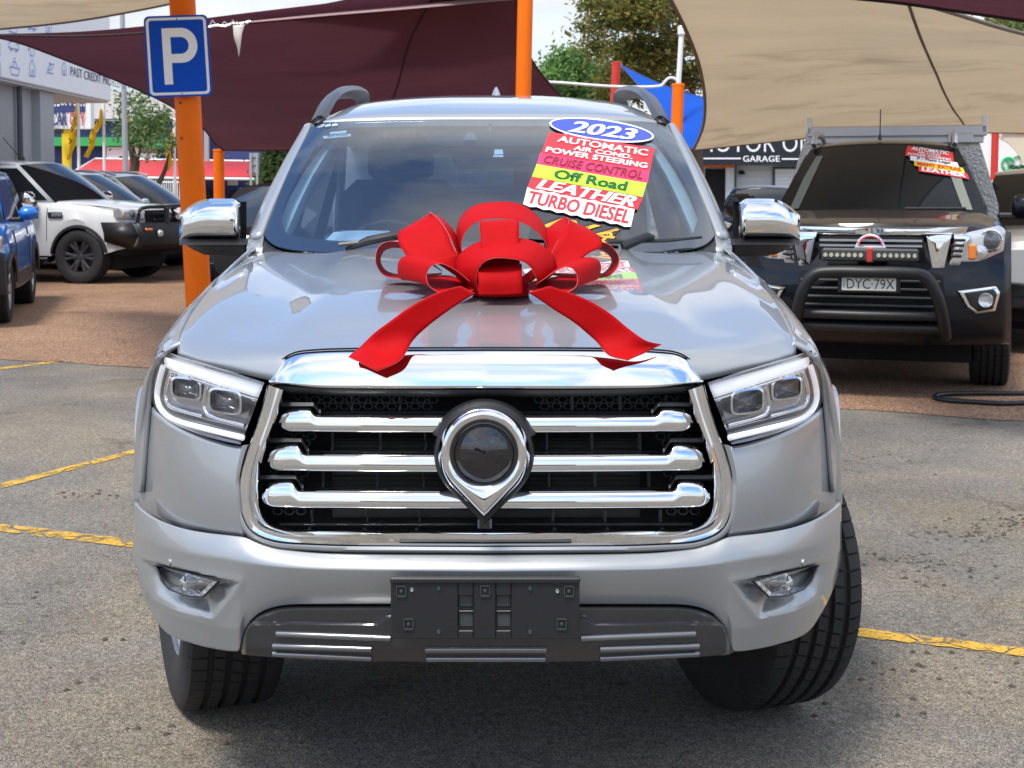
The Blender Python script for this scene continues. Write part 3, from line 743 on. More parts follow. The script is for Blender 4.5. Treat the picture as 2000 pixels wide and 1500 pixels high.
# three chrome bars
for vt, vb, ue, capv in ((809, 846, 407, 796), (885, 923, 430, 866), (956, 996, 441, 938)):
    hgt = vb-vt
    def prow(u):
        k = smooth(ue-76, ue-62, abs(u)); tpv = vt-(abs(u)/430)**2*2+(capv-vt)*k*(1-.35*smooth(ue-55, ue, abs(u))); bv = vb-(abs(u)/430)**2*(3)-max(0, (abs(u)-ue+30)/30)**2.6*(vb-vt)*.30
        tpv += max(0, (abs(u)-ue+24)/24)**2.6*(vb-capv)*.30
        kk = max(0, (abs(u)-ue+26)/26); f = dH(u)+.018+.014*kk**2.5
        pr = []
        for t, o_ in ((0, .045), (.01, .010), (.07, .0015), (.24, -.006), (.45, -.0105), (.66, -.0125), (.86, -.0115), (.96, -.008), (1.0, .001), (1.0, .045)):
            pr.append(W(u, tpv+(bv-tpv)*t, f+o_))
        return pr
    us = [-ue+i*(2*ue)/220 for i in range(221)]
    m = MB(); m.grid([prow(u) for u in us]); b0 = len(m.v); m.face(range(0, 10)); m.face(list(range(b0-10, b0))[::-1])
    G(m, 'chrome_bar', chrome, ang=45)
    for sgn in (1, -1):
        m = MB(); us2 = [sgn*(ue-84+i*1.9) for i in range(48)]
        rws = []
        for u in us2:
            k = smooth(ue-84, ue-68, abs(u)); v_ = vt-6+(capv-vt-1)*k
            rws.append([W(u, v_-5, dH(u)+.07), W(u, v_-3, dH(u)+.022), W(u, v_+4, dH(u)+.016), W(u, v_+9, dH(u)+.05)])
        m.grid(rws); G(m, 'bar_housing', black_pl, ang=50)
# badge
EC = (950.5-947, 886)
def badge_r(a, R):
    """outline radius for angle a (0=right, clockwise down): circle that runs into a point at the bottom"""
    x, y = cos(a), sin(a)
    tip = 124/88.0*R
    # tangent lines from the tip to the circle
    ta = math.acos(R/tip)
    da = abs((a-pi/2+pi) % (2*pi)-pi)
    if da < ta: return R/cos(ta-da)
    return R
def ring(R, off, n=96, tipk=1.0, teardrop=True):
    o = []
    for i in range(n):
        a = 2*pi*i/n; r = badge_r(a, R) if teardrop else R
        o.append(W(EC[0]*0-3+r*cos(a), EC[1]+r*sin(a), 3.0+off))
    return o
m = MB(); m.grid([ring(92, .06), ring(97, .03), ring(98, -.012), ring(93, -.026), ring(88, -.028)], cu=True)
m.grid([[W(-3+r*cos(radians(a)), 886+r*sin(radians(a)), 3.0+o_) for a in range(200, 341, 5)] for r, o_ in ((90, -.026), (100, -.018), (107, .01), (108, .05))])
BD = G(m, 'badge', black_pl, ang=50)
def Bd(mb, name, mt, **k):
    o = mb.build(name, mt, **k); o.parent = GR; return o
m = MB(); prof = [(90, -.020, 1), (89, -.040, 1), (84, -.052, 1), (77, -.060, .8), (71, -.059, .5), (66, -.054, .2), (61, -.046, 0), (58, -.038, 0)]
rws = []
for R, o_, td in prof:
    r_ = []
    for i in range(120):
        a = 2*pi*i/120; rr1 = badge_r(a, R); r2 = R; r = r2+(rr1-r2)*td; r_.append(W(-3+r*cos(a), 886+r*sin(a), 3.0+o_))
    rws.append(r_)
rws = [list(q) for q in zip(*[cr(c, 22) for c in zip(*rws)])]
m.grid(rws, cu=True); Bd(m, 'badge_ring', chrome, ang=38)
m = MB(); rws = []
for k in (1, .9, .75, .55, .3, .02): rws.append([W(-3+58*k*cos(2*pi*i/48), 886+58*k*sin(2*pi*i/48), 2.964-.022*(1-k*k)) for i in range(48)])
m.grid(rws, cu=True); Bd(m, 'radar_dome', blk_gloss, ang=60)
m = MB(); m.box(W(-2, 1021, 3.01), (.03, .03, .026), bev=.004); m.lathe([(.0001, -.018), (.006, -.017), (.008, -.012)], 14, axis='y', c=W(-2, 1021, 3.01)); Bd(m, 'front_camera', blk_gloss)

# ---- bumper
def seg_d(px, py, a, b):
    ax, ay = a; bx, by = b; dx, dy = bx-ax, by-ay; t = max(0, min(1, ((px-ax)*dx+(py-ay)*dy)/(dx*dx+dy*dy))); return hypot(px-ax-t*dx, py-ay-t*dy)
def sdf(u, v, poly):
    d = min(seg_d(u, v, poly[i], poly[(i+1) % len(poly)]) for i in range(len(poly))); ins = False; j = len(poly)-1
    for i in range(len(poly)):
        if (poly[i][1] > v) != (poly[j][1] > v) and u < (poly[j][0]-poly[i][0])*(v-poly[i][1])/(poly[j][1]-poly[i][1])+poly[i][0]: ins = not ins
        j = i
    return -d if ins else d
pocket = px_l([(272, 1092), (305, 1100), (380, 1118), (468, 1138), (446, 1172), (417, 1207), (350, 1193), (298, 1166), (281, 1130)])
R0 = [(0, 1084), (300, 1081), (400, 1073), (440, 1063), (468, 1051), (480, 1048), (550, 1040), (600, 1030), (650, 1012), (680, 992), (693, 978)]
R1 = [(0, 1116), (300, 1113), (400, 1108), (460, 1101), (520, 1091), (560, 1086), (600, 1078), (650, 1063), (680, 1048), (694, 1038)]
LOW = [(0, 1180), (340, 1180), (395, 1182), (430, 1191), (455, 1207), (472, 1232), (482, 1268), (490, 1272), (520, 1269), (570, 1258), (625, 1236), (655, 1196), (680, 1140), (694, 1078)]
def tab(T, u): return interp(T, u)
us = [i*6.0 for i in range(78)]+[470+i*3 for i in range(75)]; us = sorted(set([u for u in us if u <= 694]))
rws = []
NV = 84
for i in range(NV):
    t = i/(NV-1); r = []
    for u in us:
        a, b, c = tab(R0, u), tab(R1, u), tab(LOW, u) if u <= 694 else 1078
        if t < .22: q = t/.22; v = a+(b-a)*q; off = .030*(1-q)**1.5+.0
        else: q = (t-.22)/.78; v = b+(c-b)*q; off = .022*q+.05*max(0, q-.75)**1.0*smooth(450, 520, u)+.012*q*q
        off += .02*smooth(.0, .06, .06-t)*0
        if u > 470:
            s_ = sdf(u, v, pocket)
            if s_ < 0:
                # steep roof, long sloping floor
                dt_ = min(seg_d(u, v, pocket[i], pocket[i+1]) for i in range(0, 3)); db_ = min(seg_d(u, v, pocket[i], pocket[(i+1) % 9]) for i in range(3, 9))
                off += .050*min(smooth(-2, 12, dt_), smooth(-2, 40, db_))
            else: off -= .0025*math.exp(-(s_/12)**2)
        r.append(W(u, v, dB(u)+off))
    rws.append(r)
m = MB(); m.grid(rws); m.mirror(); BM = P(m, 'bumper', silver, ang=40, merge=3e-4, thick=.012)
def BP(mb, name, mt, **k):
    o = mb.build(name, mt, **k); o.parent = BM; o.matrix_parent_inverse = Matrix.Translation((0, 0, 0)); return o
# fog lights
def fog(s):
    pts = px_l([(303, 1104), (318, 1107), (368, 1119), (429, 1135), (398, 1166), (360, 1163), (330, 1151), (316, 1135)])
    c = px_l([(362, 1138)])[0]
    def rg(k, off): return [W(c[0]+(u-c[0])*k, c[1]+(v-c[1])*k, dB(u)+off-.034) for u, v in pts]
    m = MB(); m.grid([rg(1.05, .048), rg(1.03, .028), rg(.97, .026), rg(.95, .045)], cu=True)
    root = P(sided(m, s), 'fog_light', black_pl, ang=30)
    m = MB(); m.grid([rg(.97, .042), rg(.8, .056), rg(.45, .066), rg(.05, .068)], cu=True); o = sided(m, s).build('reflector', refl, ang=30); o.parent = root
    m = MB(); m.lathe([(.0001, -.012), (.010, -.010), (.014, 0), (.020, .006)], 16, axis='y', c=W(c[0]-6, c[1]+2, dB(c[0])+.022)); o = sided(m, s).build('bulb', chrome); o.parent = root
    m = MB(); m.grid([rg(.97, .034), rg(.6, .028), rg(.05, .026)], cu=True); o = sided(m, s).build('lens', lens, ang=60); o.parent = root
both(fog)
for s in (1, -1):
    m = MB(); u = 617; p = W(u, 1098, dB(u)+.006); rot = Matrix.Rotation(-.55, 3, 'Z'); m.lathe([(.0001, -.006), (.0065, -.006), (.008, -.003), (.0085, .01)], 18, axis='y', c=(0, 0, 0)); m.xf(Matrix.Translation(p) @ Matrix.Rotation(.75, 4, 'Z')); P(sided(m, s), 'parking_sensor', silver)
# ---- skid plate
def sk_off(u, v, edge, t, step): return .058-.050*max(0, edge)**.6+.014*t-.012*smooth(step-2, step+3, v)+.016*smooth(1262, 1296, v)
SB = [(0, 1294), (300, 1290), (420, 1283), (470, 1279), (480, 1277)]
us = [i*5.0 for i in range(92)]+[460+i*2 for i in range(10)]; us = sorted(set(us)); rws = []
for i in range(34):
    t = i/33; r = []
    for u in us:
        a = min(tab([(0, 1182), (340, 1182), (395, 1184), (430, 1193), (455, 1209), (471, 1234), (478, 1266), (482, 1276)], u), 1276); b = tab(SB, u)
        v = a+(b-a)*t
        step = 1205+ (12*smooth(190, 215, u)) - 0
        edge = min(1, min(t*(b-a)/9.0, (479-u)/10.0))
        off = sk_off(u, v, edge, t, step)
        r.append(W(u, v, dB(u)+off))
    rws.append(r)
m = MB(); m.grid(rws); m.mirror(); SK = P(m, 'skid_plate', gun, ang=35, merge=3e-4, thick=.015)
alloy_dk2 = mat('bright_gunmetal', (.24, .245, .255), .24, .85)
def bar(u0, v0, u1, v1, r=.0068):
    m = MB(); k = 12; pts = []
    for i in range(k+1):
        u = u0+(u1-u0)*i/k; v = v0+(v1-v0)*i/k; pts.append(W(u, v, dB(u)+sk_off(u, v, 1, (v-1182)/110, 1205)-.002))
    m.tube(pts, r, 8); o = m.build('rib', alloy_dk2, ang=60); o.parent = SK
for s in (1, -1):
    bar(s*186, 1247, s*408, 1238); bar(s*223, 1268, s*415, 1262); bar(s*223, 1286, s*415, 1277)
bar(-118, 1269, 118, 1269); bar(-116, 1287, 116, 1287)
# ---- number plate holder (no plate on it)
x0 = W(-185.5, 1129, 2.925); x1 = W(184, 1129, 2.925); z0 = W(0, 1249, 2.925).z; z1 = x0.z; hw = (x1.x-x0.x)/2; hh = (z1-z0)/2; cc = Vector(((x0.x+x1.x)/2, 2.935, (z0+z1)/2))
m = MB(); holes = [(-.15, -.05), (.045, -.05)]
m = MB(); T = .014
# plate with two windows: built from blocks
def pb(ax, bx, az, bz, y0=-T/2, y1=T/2, mi=0, bev=.002): m.box(cc+Vector(((ax+bx)/2, (y0+y1)/2, (az+bz)/2)), (bx-ax, y1-y0, bz-az), mi, bev=bev)
wx = [(-.056, -.024), (.022, .054)]; wz = (-hh+.018, -hh+.090)
pb(-hw, wx[0][0], -hh, hh-.008); pb(wx[0][1], wx[1][0], -hh, hh-.008); pb(wx[1][1], hw, -hh, hh-.008)
for a, b in wx: pb(a, b, -hh, wz[0]); pb(a, b, wz[1], hh-.008)
PH = P(m, 'plate_holder', black_pl, ang=30)
m = MB(); pb(-hw-.001, hw+.001, hh-.011, hh, -T/2-.005, T/2); o = m.build('top_ledge', black_pl); o.parent = PH
for x, z in ((-hw+.022, hh-.028), (0, hh-.027), (hw-.022, hh-.028), (-hw+.037, -hh+.032), (hw-.037, -hh+.032)):
    m = MB(); q = cc+Vector((x, -T/2-.001, z))
    for dx, dz, w, h in ((-.0095, 0, .002, .021), (.0095, 0, .002, .021), (0, .0105, .021, .002), (0, -.0105, .021, .003)): m.box(q+Vector((dx, -.001, dz)), (w, .004, h))
    m.lathe([(.0001, -.004), (.003, -.0035), (.0045, .001)], 10, axis='y', c=q); o = m.build('clip', grey_pl); o.parent = PH
for x, z, mt_ in ((-hw+.044, hh-.025, satin_al), (hw-.046, hh-.028, satin_al), (-.096, hh-.022, grey_pl), (.093, hh-.022, grey_pl), (-.096, -hh+.015, grey_pl), (.093, -hh+.015, grey_pl)):
    m = MB(); q = cc+Vector((x, -T/2-.001, z)); m.lathe([(.0001, -.002), (.003, -.003), (.0045, .001)], 12, axis='y', c=q); o = m.build('screw', mt_); o.parent = PH
for a, b in wx:
    m = MB(); pb(a, b, wz[1]-.026, wz[1], .004, .010, 0); pb(a, b, wz[1]-.035, wz[1]-.032, -.002, .004); pb(a, b, wz[0]+.004, wz[1]-.037, .003, .009)
    o = m.build('mount_backing', grey_pl); o.parent = PH

# ---- windscreen, frame, roof
def wpt(u, v, d): return W(u, v, d)
bl = [(0, 494, 4.40), (150, 494, 4.405), (270, 494, 4.425), (370, 492, 4.49), (410, 485, 4.545), (428, 472, 4.60), (437, 458, 4.64)]
bl = [(0, 494, 4.40), (150, 494, 4.405), (270, 493, 4.43), (370, 489, 4.50), (420, 478, 4.57), (440, 460, 4.63)]
tl = [(0, 233, 5.13), (120, 233, 5.135), (220, 235, 5.155), (290, 237, 5.18), (325, 239, 5.20), (344, 242, 5.215)]
nW = 30; br_ = cr([W(*p) for p in bl], nW); tr_ = cr([W(*p) for p in tl], nW); rws = []
for i in range(24):
    t = i/23; rws.append([b.lerp(a, t)+Vector((0, -.020*sin(pi*t), .028*sin(pi*t))) for b, a in zip(br_, tr_)])
m = MB(); m.grid(rws); m.mirror(); WS = P(m, 'windscreen', windsh, ang=180, merge=2e-4)
ws_rows = rws
def ws_at(px, py, lift=.004):
    """point on the pane under a photo pixel (march along the ray)"""
    r = ray(px, py); best = None
    tgt = None
    o_ = Vector((CX, 0, CZ)); lo, hi = 4.0, 5.6
    def zs(x, y):
        # height of the pane at x,y
        f = min(1, abs(x)/.74)*(nW-1)
        bestq = None
        ri = 12
        for _i in range(3):
            xs_ = [q.x for q in ws_rows[ri]]; ax = min(abs(x), xs_[-1]-1e-6); j = max(k for k in range(nW-1) if xs_[k] <= ax+1e-9); fr_ = (ax-xs_[j])/(xs_[j+1]-xs_[j]); col = [q[j].lerp(q[j+1], fr_) for q in ws_rows]
            ri = min(range(24), key=lambda k: abs(col[k].y-y))
        for a, b in zip(col, col[1:]):
            if a.y <= y <= b.y: return a.z+(b.z-a.z)*(y-a.y)/(b.y-a.y)
        return col[0].z+(y-col[0].y)*.6 if y < col[0].y else col[-1].z+(y-col[-1].y)*.6
    for _ in range(40):
        mid = (lo+hi)/2; t = mid/r.y; p = o_+r*t
        if p.z > zs(p.x, mid): lo = mid
        else: hi = mid
    t = lo/r.y; p = o_+r*t
    return p+Vector((0, -.55*lift, .83*lift))
# black glass border
def wsij(i, j): return ws_rows[i][j]
def ws_uv(s, t):     # s 0 centre..1 edge , t 0 bottom..1 top
    fi = t*23; fj = s*(nW-1); i = min(22, int(fi)); j = min(nW-2, int(fj)); a = fi-i; b = fj-j
    return (wsij(i, j)*(1-b)+wsij(i, j+1)*b)*(1-a)+(wsij(i+1, j)*(1-b)+wsij(i+1, j+1)*b)*a
frit = mat('black_glass_border', (.012, .013, .015), .06, 0, 1.0)
m = MB(); lift = Vector((0, .0025, -.0035))
outp = [(0, 0), (.3, 0), (.6, 0), (.9, 0), (1, 0), (1, .2), (1, .5), (1, .8), (1, 1), (.6, 1), (.3, 1), (0, 1)]
inp = [(0, .07), (.3, .07), (.6, .07), (.86, .085), (.925, .16), (.935, .28), (.92, .5), (.90, .75), (.87, .90), (.78, .935), (.35, .935), (0, .935)]
pa = pl([(a, b, 0) for a, b in outp], 90); pb_ = pl([(a, b, 0) for a, b in inp], 90)
m.grid([[ws_uv(p.x, p.y)+lift for p in pa], [ws_uv((p.x+q.x)/2, (p.y+q.y)/2)+lift for p, q in zip(pa, pb_)], [ws_uv(q.x, q.y)+lift for q in pb_]])
m.mirror(); FRB = m.build('glass_border', frit, ang=180); FRB.parent = WS
# sensor pod behind the glass
m = MB(); poly = [(0, .94), (.40, .94), (.36, .86), (.30, .78), (.22, .755), (0, .755)]
pp = [ws_uv(a, b)+Vector((0, .008, -.011)) for a, b in poly]; pp = pp+[Vector((-p.x, p.y, p.z)) for p in reversed(pp[1:-1])]
m.prism(pp, (0, .05, -.03)); o = m.build('sensor_pod', black_pl); o.parent = WS
m = MB(); pp = [ws_at(x, y, -.004) for x, y in ((905, 271), (934, 271), (924, 257), (913, 257))]; m.face([m.vert(p) for p in pp]); o = m.build('sensor_window', mat('sensor_window', (.10, .13, .17), .2)); o.parent = WS
# small service stickers
def lerp2(a, b, t): return (a[0]+(b[0]-a[0])*t, a[1]+(b[1]-a[1])*t)
stk = mat('sticker_white', (.72, .78, .80), .5); ink = mat('sticker_ink', (.06, .07, .12), .6)
def sticker_poly(name, polys, txts=(), mats=None, lift=.007, lab=None):
    m = MB(); k = 0
    for poly, mi in polys:
        h = len(poly)//2; lo_, hi_ = poly[:h], poly[h:][::-1]
        if len(poly) % 2: lo_, hi_ = poly[:h+1], [poly[0]]*0+[poly[-1]]+poly[h+1:-1][::-1]+[poly[h]]
        if h == 2: lo_ = [lerp2(lo_[0], lo_[1], i/10) for i in range(11)]; hi_ = [lerp2(hi_[0], hi_[1], i/10) for i in range(11)]
        if len(lo_) == len(hi_): m.grid([[ws_at(*lerp2(a, b, j/4), lift+k*.0006) for a, b in zip(lo_, hi_)] for j in range(5)], mi)
        k += 1
    for (txt, q, mi, bold, shear) in txts:
        # q : four pixel corners bl br tr tl
        f = lambda s, t, q=q: ws_at((q[0][0]*(1-s)+q[1][0]*s)*(1-t)+(q[3][0]*(1-s)+q[2][0]*s)*t, (q[0][1]*(1-s)+q[1][1]*s)*(1-t)+(q[3][1]*(1-s)+q[2][1]*s)*t, lift+.002)
        text_on(m, txt, f, (0, 0, 1, 1), mi, bold, shear)
    o = m.build(name, mats, ang=180, merge=0, recalc=False); o.parent = WS
    if lab: o['label'] = lab
    return o
sticker_poly('service_sticker', [([(632, 269), (686, 264), (684, 259), (630, 264)], 0), ([(643, 261), (676, 258), (677, 253), (645, 256)], 0)], [('067-405003', [(640, 266.5), (680, 263), (680, 260.5), (640, 264)], 1, .01, 0)], [stk, ink], -.004)
sticker_poly('toll_tag', [([(965, 300), (983, 299), (982, 290), (966, 290)], 0), ([(963, 305), (983, 305), (983, 301), (963, 302)], 0)], (), [stk], -.004)
sticker_poly('chalk_mark', [], [('266', [(618, 251), (662, 247), (658, 243), (622, 246)], 0, 0, .3)], [stk], .003)
# the sales stickers
Sred = mat('print_red', (.72, .02, .03), .45); Spink = mat('print_pink', (.78, .03, .12), .45); Sgrn = mat('print_lime', (.42, .85, .03), .45); Sblu = mat('print_blue', (.04, .07, .50), .45)
Sink = mat('print_black', (.015, .015, .015), .5); Sora = mat('print_orange', (.95, .38, .02), .45); Sdg = mat('print_green', (.01, .09, .02), .5); Sgr = mat('print_maroon', (.22, .01, .03), .5)
def subq(q, s0, t0, s1, t1):
    f = lambda s, t: lerp2(lerp2(q[0], q[1], s), lerp2(q[3], q[2], s), t)
    return [f(s0, t0), f(s1, t0), f(s1, t1), f(s0, t1)]
# corners bl, br, tr, tl
q1 = [(1057, 302), (1269, 337), (1278, 293), (1073, 261)]
sticker_poly('windscreen_sticker', [(q1, 0)], [('AUTOMATIC', subq(q1, .10, .60, .95, .87), 1, .016, 0), ('AIR COND.', subq(q1, .27, .35, .82, .54), 1, .025, 0), ('POWER STEERING', subq(q1, .03, .06, .97, .29), 1, .025, 0)], [Sred, white_pl], lab='red AUTOMATIC, AIR COND., POWER STEERING sticker')
q2 = [(1048, 324), (1264, 361), (1269, 337), (1055, 302)]
sticker_poly('windscreen_sticker', [(q2, 0)], [('CRUISE CONTROL', subq(q2, .05, .2, .95, .85), 1, .012, .15)], [Spink, Sgr], lab='pink CRUISE CONTROL sticker')
q3 = [(1039, 348), (1255, 388), (1263, 361), (1048, 324)]
sticker_poly('windscreen_sticker', [(q3, 0)], [('Off Road', subq(q3, .18, .17, .84, .84), 1, .03, 0)], [Sgrn, Sdg], lab='lime green Off Road sticker')
q4 = [(1030, 371), (1245, 413), (1255, 389), (1038, 349)]
sticker_poly('windscreen_sticker', [(q4, 0)], [('LEATHER', subq(q4, .07, .10, .96, .92), 1, .035, .25)], [Sred, white_pl], lab='red LEATHER sticker')
q5 = [(1022, 402), (1232, 446), (1240, 412), (1030, 372)]
wob = []
for i in range(17): a, b = lerp2(q5[0], q5[1], i/16); wob.append((a, b+(3 if i % 2 else 0)))
for i in range(17): a, b = lerp2(q5[2], q5[3], i/16); wob.append((a, b-(0 if i % 2 else 3)))
sticker_poly('windscreen_sticker', [(wob, 0)], [('TURBO DIESEL', subq(q5, .03, .10, .97, .88), 1, .02, .12)], [white_pl, Sred], lab='white TURBO DIESEL sticker with red letters')
q6 = [(1035, 470), (1208, 484), (1216, 452), (1046, 416)]
sticker_poly('windscreen_sticker', [(subq(q6, -.02, .0, 1.0, 1.02), 2)], [('4X4', subq(q6, .02, .04, .98, .98), 1, .06, .3), ('4X4', subq(q6, .05, .09, .96, .93), 0, .02, .3)], [Sora, Sink, frit], lab='orange 4X4 sticker half hidden by the bow')

ov = [(1175+103*cos(a)*.985-24*sin(a)*-.17*-1, 257+24*sin(a)+103*cos(a)*.165) for a in [2*pi*k/40 for k in range(40)]]
ov = [(1175+102*cos(a), 257+21*sin(a)+102*cos(a)*.125) for a in [2*pi*k/40 for k in range(40)]]
ov2 = [(1175+(x-1175)*.965, 257+(x-1175)*.965*.125+((y-257)-(x-1175)*.125)*.86) for x, y in ov]
def ovq(o): return o[20:]+[o[0]]+o[1:20][::1] if False else [o[20-k if k <= 20 else 0] for k in range(21)]+[o[20+k if k < 20 else 0] for k in range(21)][::-1]
sticker_poly('windscreen_sticker', [(ovq(ov), 1), (ovq(ov2), 0)], [('2023', [(1108, 261), (1243, 279), (1246, 257), (1113, 239)], 1, .03, .25)], [Sblu, white_pl], lab='blue oval 2023 sticker with white border')

# roof
rfr = [
 [(0, 233, 5.13), (120, 233, 5.135), (220, 235, 5.155), (290, 237, 5.18), (325, 239, 5.20), (345, 242, 5.215)],
 [(0, 226, 5.16), (120, 226, 5.165), (215, 227, 5.185), (283, 230, 5.21), (318, 234, 5.23), (342, 241, 5.245)],
 [(0, 206, 5.36), (115, 206.5, 5.365), (205, 209, 5.38), (268, 214, 5.40), (300, 220, 5.42), (327, 232, 5.44)],
 [(0, 193, 5.60), (110, 194, 5.60), (195, 198, 5.61), (252, 204, 5.62), (285, 212, 5.63), (312, 226, 5.65)],
 [(0, 186.5, 5.90), (105, 188, 5.90), (185, 193, 5.90), (240, 200, 5.90), (270, 208, 5.90), (296, 224, 5.90)],
 [(0, 187, 6.3), (98, 188.5, 6.3), (172, 194, 6.3), (224, 201, 6.3), (252, 210, 6.3), (277, 226, 6.3)],
 [(0, 193, 6.8), (90, 194.5, 6.8), (160, 200, 6.8), (207, 208, 6.8), (234, 216, 6.8), (257, 232, 6.8)],
 [(0, 209, 7.2), (85, 210, 7.2), (150, 214, 7.2), (194, 221, 7.2), (220, 229, 7.2), (243, 245, 7.2)]]
rr = [cr([W(*p) for p in r], 28) for r in rfr]; cl = [cr(c, 50) for c in zip(*rr)]; rows = [list(r) for r in zip(*cl)]
m = MB(); m.grid(rows); m.mirror(); P(m, 'roof', silver, ang=60, merge=2e-4, thick=.01)
roof_rows = rows
# A pillars
def pillar(s):
    i0 = cr([W(*p) for p in ((441, 461, 4.632), (412, 395, 4.79), (378, 320, 4.98), (345, 242, 5.218))], 24)
    i1 = cr([W(*p) for p in ((452, 462, 4.62), (424, 395, 4.775), (390, 320, 4.965), (352, 240, 5.205))], 24)
    i2 = cr([W(*p) for p in ((470, 466, 4.66), (441, 396, 4.82), (405, 322, 5.01), (362, 243, 5.25))], 24)
    i3 = cr([W(*p) for p in ((474, 478, 4.78), (446, 402, 4.95), (410, 328, 5.14), (366, 252, 5.38))], 24)
    m = MB(); m.grid([list(q) for q in zip(*[cr(c, 10) for c in zip(i0, i1, i2, i3)])]); P(sided(m, s), 'door_pillar', silver, ang=70, thick=.02)
    # cowl corner piece
    m = MB(); m.grid([[W(441, 461, 4.63), W(444, 480, 4.60), W(425, 494, 4.55)], [W(470, 466, 4.655), W(474, 482, 4.62), W(474, 497, 4.60)]]); P(sided(m, s), 'cowl_corner', silver, thick=.01)
    m = MB()
    pts = cr([W(*p) for p in ((345, 242, 5.21), (330, 234, 5.35), (313, 226, 5.62), (297, 222, 5.9), (277, 225, 6.3), (257, 231, 6.8), (243, 244, 7.2))], 30); q = [p+Vector((.05*min(1, .4+.02*i), 0, -.05)) for i, p in enumerate(pts)]; q2 = [p+Vector((.075, 0, -.13)) for p in pts]
    m.grid([list(a) for a in zip(*[cr(c, 7) for c in zip(pts, q, q2)])]); P(sided(m, s), 'roof_side', silver, ang=70, thick=.02)
both(pillar)
# cowl under the glass
m = MB(); m.grid([[W(p[0], 486, 4.44+.00*p[0]) for p in bl]]+[[W(u, v+1, d-.004) for u, v, d in bl]]); 
rws = [cr([W(u, 494-.004*u, d_) + Vector((0, 0, -.02)) for u, d_ in ((0, 4.30), (270, 4.33), (400, 4.42), (446, 4.5))], 20), cr([W(u, v, d_)+Vector((0, .01, -.012)) for u, v, d_ in bl], 20)]
m = MB(); m.grid(rws); m.mirror(); P(m, 'cowl', black_pl)
# roof rails
def rail(s):
    m = MB()
    pts = [W(338, 236, 5.27), W(331, 222, 5.31), W(321, 203, 5.42), W(309, 188, 5.55), W(297, 181, 5.72), W(284, 178, 5.95), W(274, 178, 6.2), W(266, 179, 6.45), W(258, 183, 6.65), W(254, 186, 6.78), W(252, 200, 6.85)]
    pth = cr(pts, 44)
    prof = [(-.034, -.016), (-.032, .006), (-.018, .014), (.018, .014), (.032, .006), (.034, -.016), (0, -.018)]
    m.sweep(pth, prof, up=(.55, 0, .84)); P(sided(m, s), 'roof_rail', MT.get('roof_rail_grey') or mat('roof_rail_grey', (.075, .078, .085), .38, .2), ang=40)
    m = MB(); m.grid([[W(345, 243, 5.205), W(327, 240, 5.20)], [W(334, 222, 5.30), W(316, 223, 5.33)]]); m.xf(Matrix.Translation((0, -.004, .004))); P(sided(m, s), 'roof_gutter', black_pl, thick=.006)
both(rail)
m = MB(); rws = []
for t in range(7):
    k = t/6; w = .035*(1-k)**.7+.004; ln = .09*(1-k*.75); z = W(0, 194, 6.9).z+.062*k
    rws.append([Vector((.022+w*cos(a)*.7, 6.9+.06*k+ln*sin(a), z)) for a in [2*pi*i/20 for i in range(20)]])
m.grid(rws, cu=True); m.face([len(m.v)-20+i for i in range(20)]); P(m, 'shark_fin_antenna', silver, ang=60)

# ---- mirrors
def mirror_(s):
    rws = []
    x0 = 487; x1 = 606
    for i in range(25):
        t = i/24; u = x0+(x1-x0)*t
        tpv = 386+8*(1-smooth(0, .12, t))+34*max(0, (t-.45)/.55)**2.3; bv = 470-1*t+2*(1-t)
        k = sqrt(max(0.02, 1-max(0, (t-.78)/.22)**2))*sqrt(max(.1, 1-max(0, (.10-t)/.10)**2)); c_ = (tpv+bv)/2+2
        hgt = (bv-tpv)/2; r = []
        for j in range(13):
            q = -1+2*j/12; vv = c_+hgt*q; dep = 4.80-.075*(1-abs(q)**3)*k+.07*t*t
            if q > .80: dep += 0
            r.append(W(u, vv, dep))
        rws.append(r)
    m = MB(); m.grid(rws)
    root = P(sided(m, s), 'wing_mirror', chrome, ang=70, thick=.01)
    # dark shell behind and below
    m = MB(); rws = []
    for i in range(13):
        t = i/12; u = x0-12+(x1-x0+12)*t; tp_ = 388+38*max(0, (t-.45)/.55)**2.3+6*(t < .1); bt_ = 472
        rws.append([W(u, tp_, 4.83+.07*t*t), W(u, tp_, 4.93), W(u, bt_, 4.93), W(u, bt_, 4.80+.07*t*t)])
    m.grid(rws); o = sided(m, s).build('mirror_shell', black_pl, ang=50); o.parent = root
    m = MB(); rws = []
    for i in range(15):
        t = i/14; u = 470+(604-470)*t; bt_ = 494-26*max(0, (t-.62)/.38)**1.6+ (2 if t < .7 else 0)
        rws.append([W(u, 468, 4.76+.07*t*t), W(u, 478, 4.735+.07*t*t), W(u, bt_, 4.76+.07*t*t), W(u, bt_-2, 4.90), W(u, 470, 4.93)])
    m.grid(rws); o = sided(m, s).build('mirror_base', black_pl, ang=50, thick=.004); o.parent = root
    m = MB(); m.tube([W(545, 487, 4.83), W(500, 486, 4.82), W(470, 487, 4.85), W(440, 488, 4.95)], [.028, .034, .034, .03], 10, flat=.8); o = sided(m, s).build('mirror_arm', black_pl, ang=60); o.parent = root
both(mirror_)

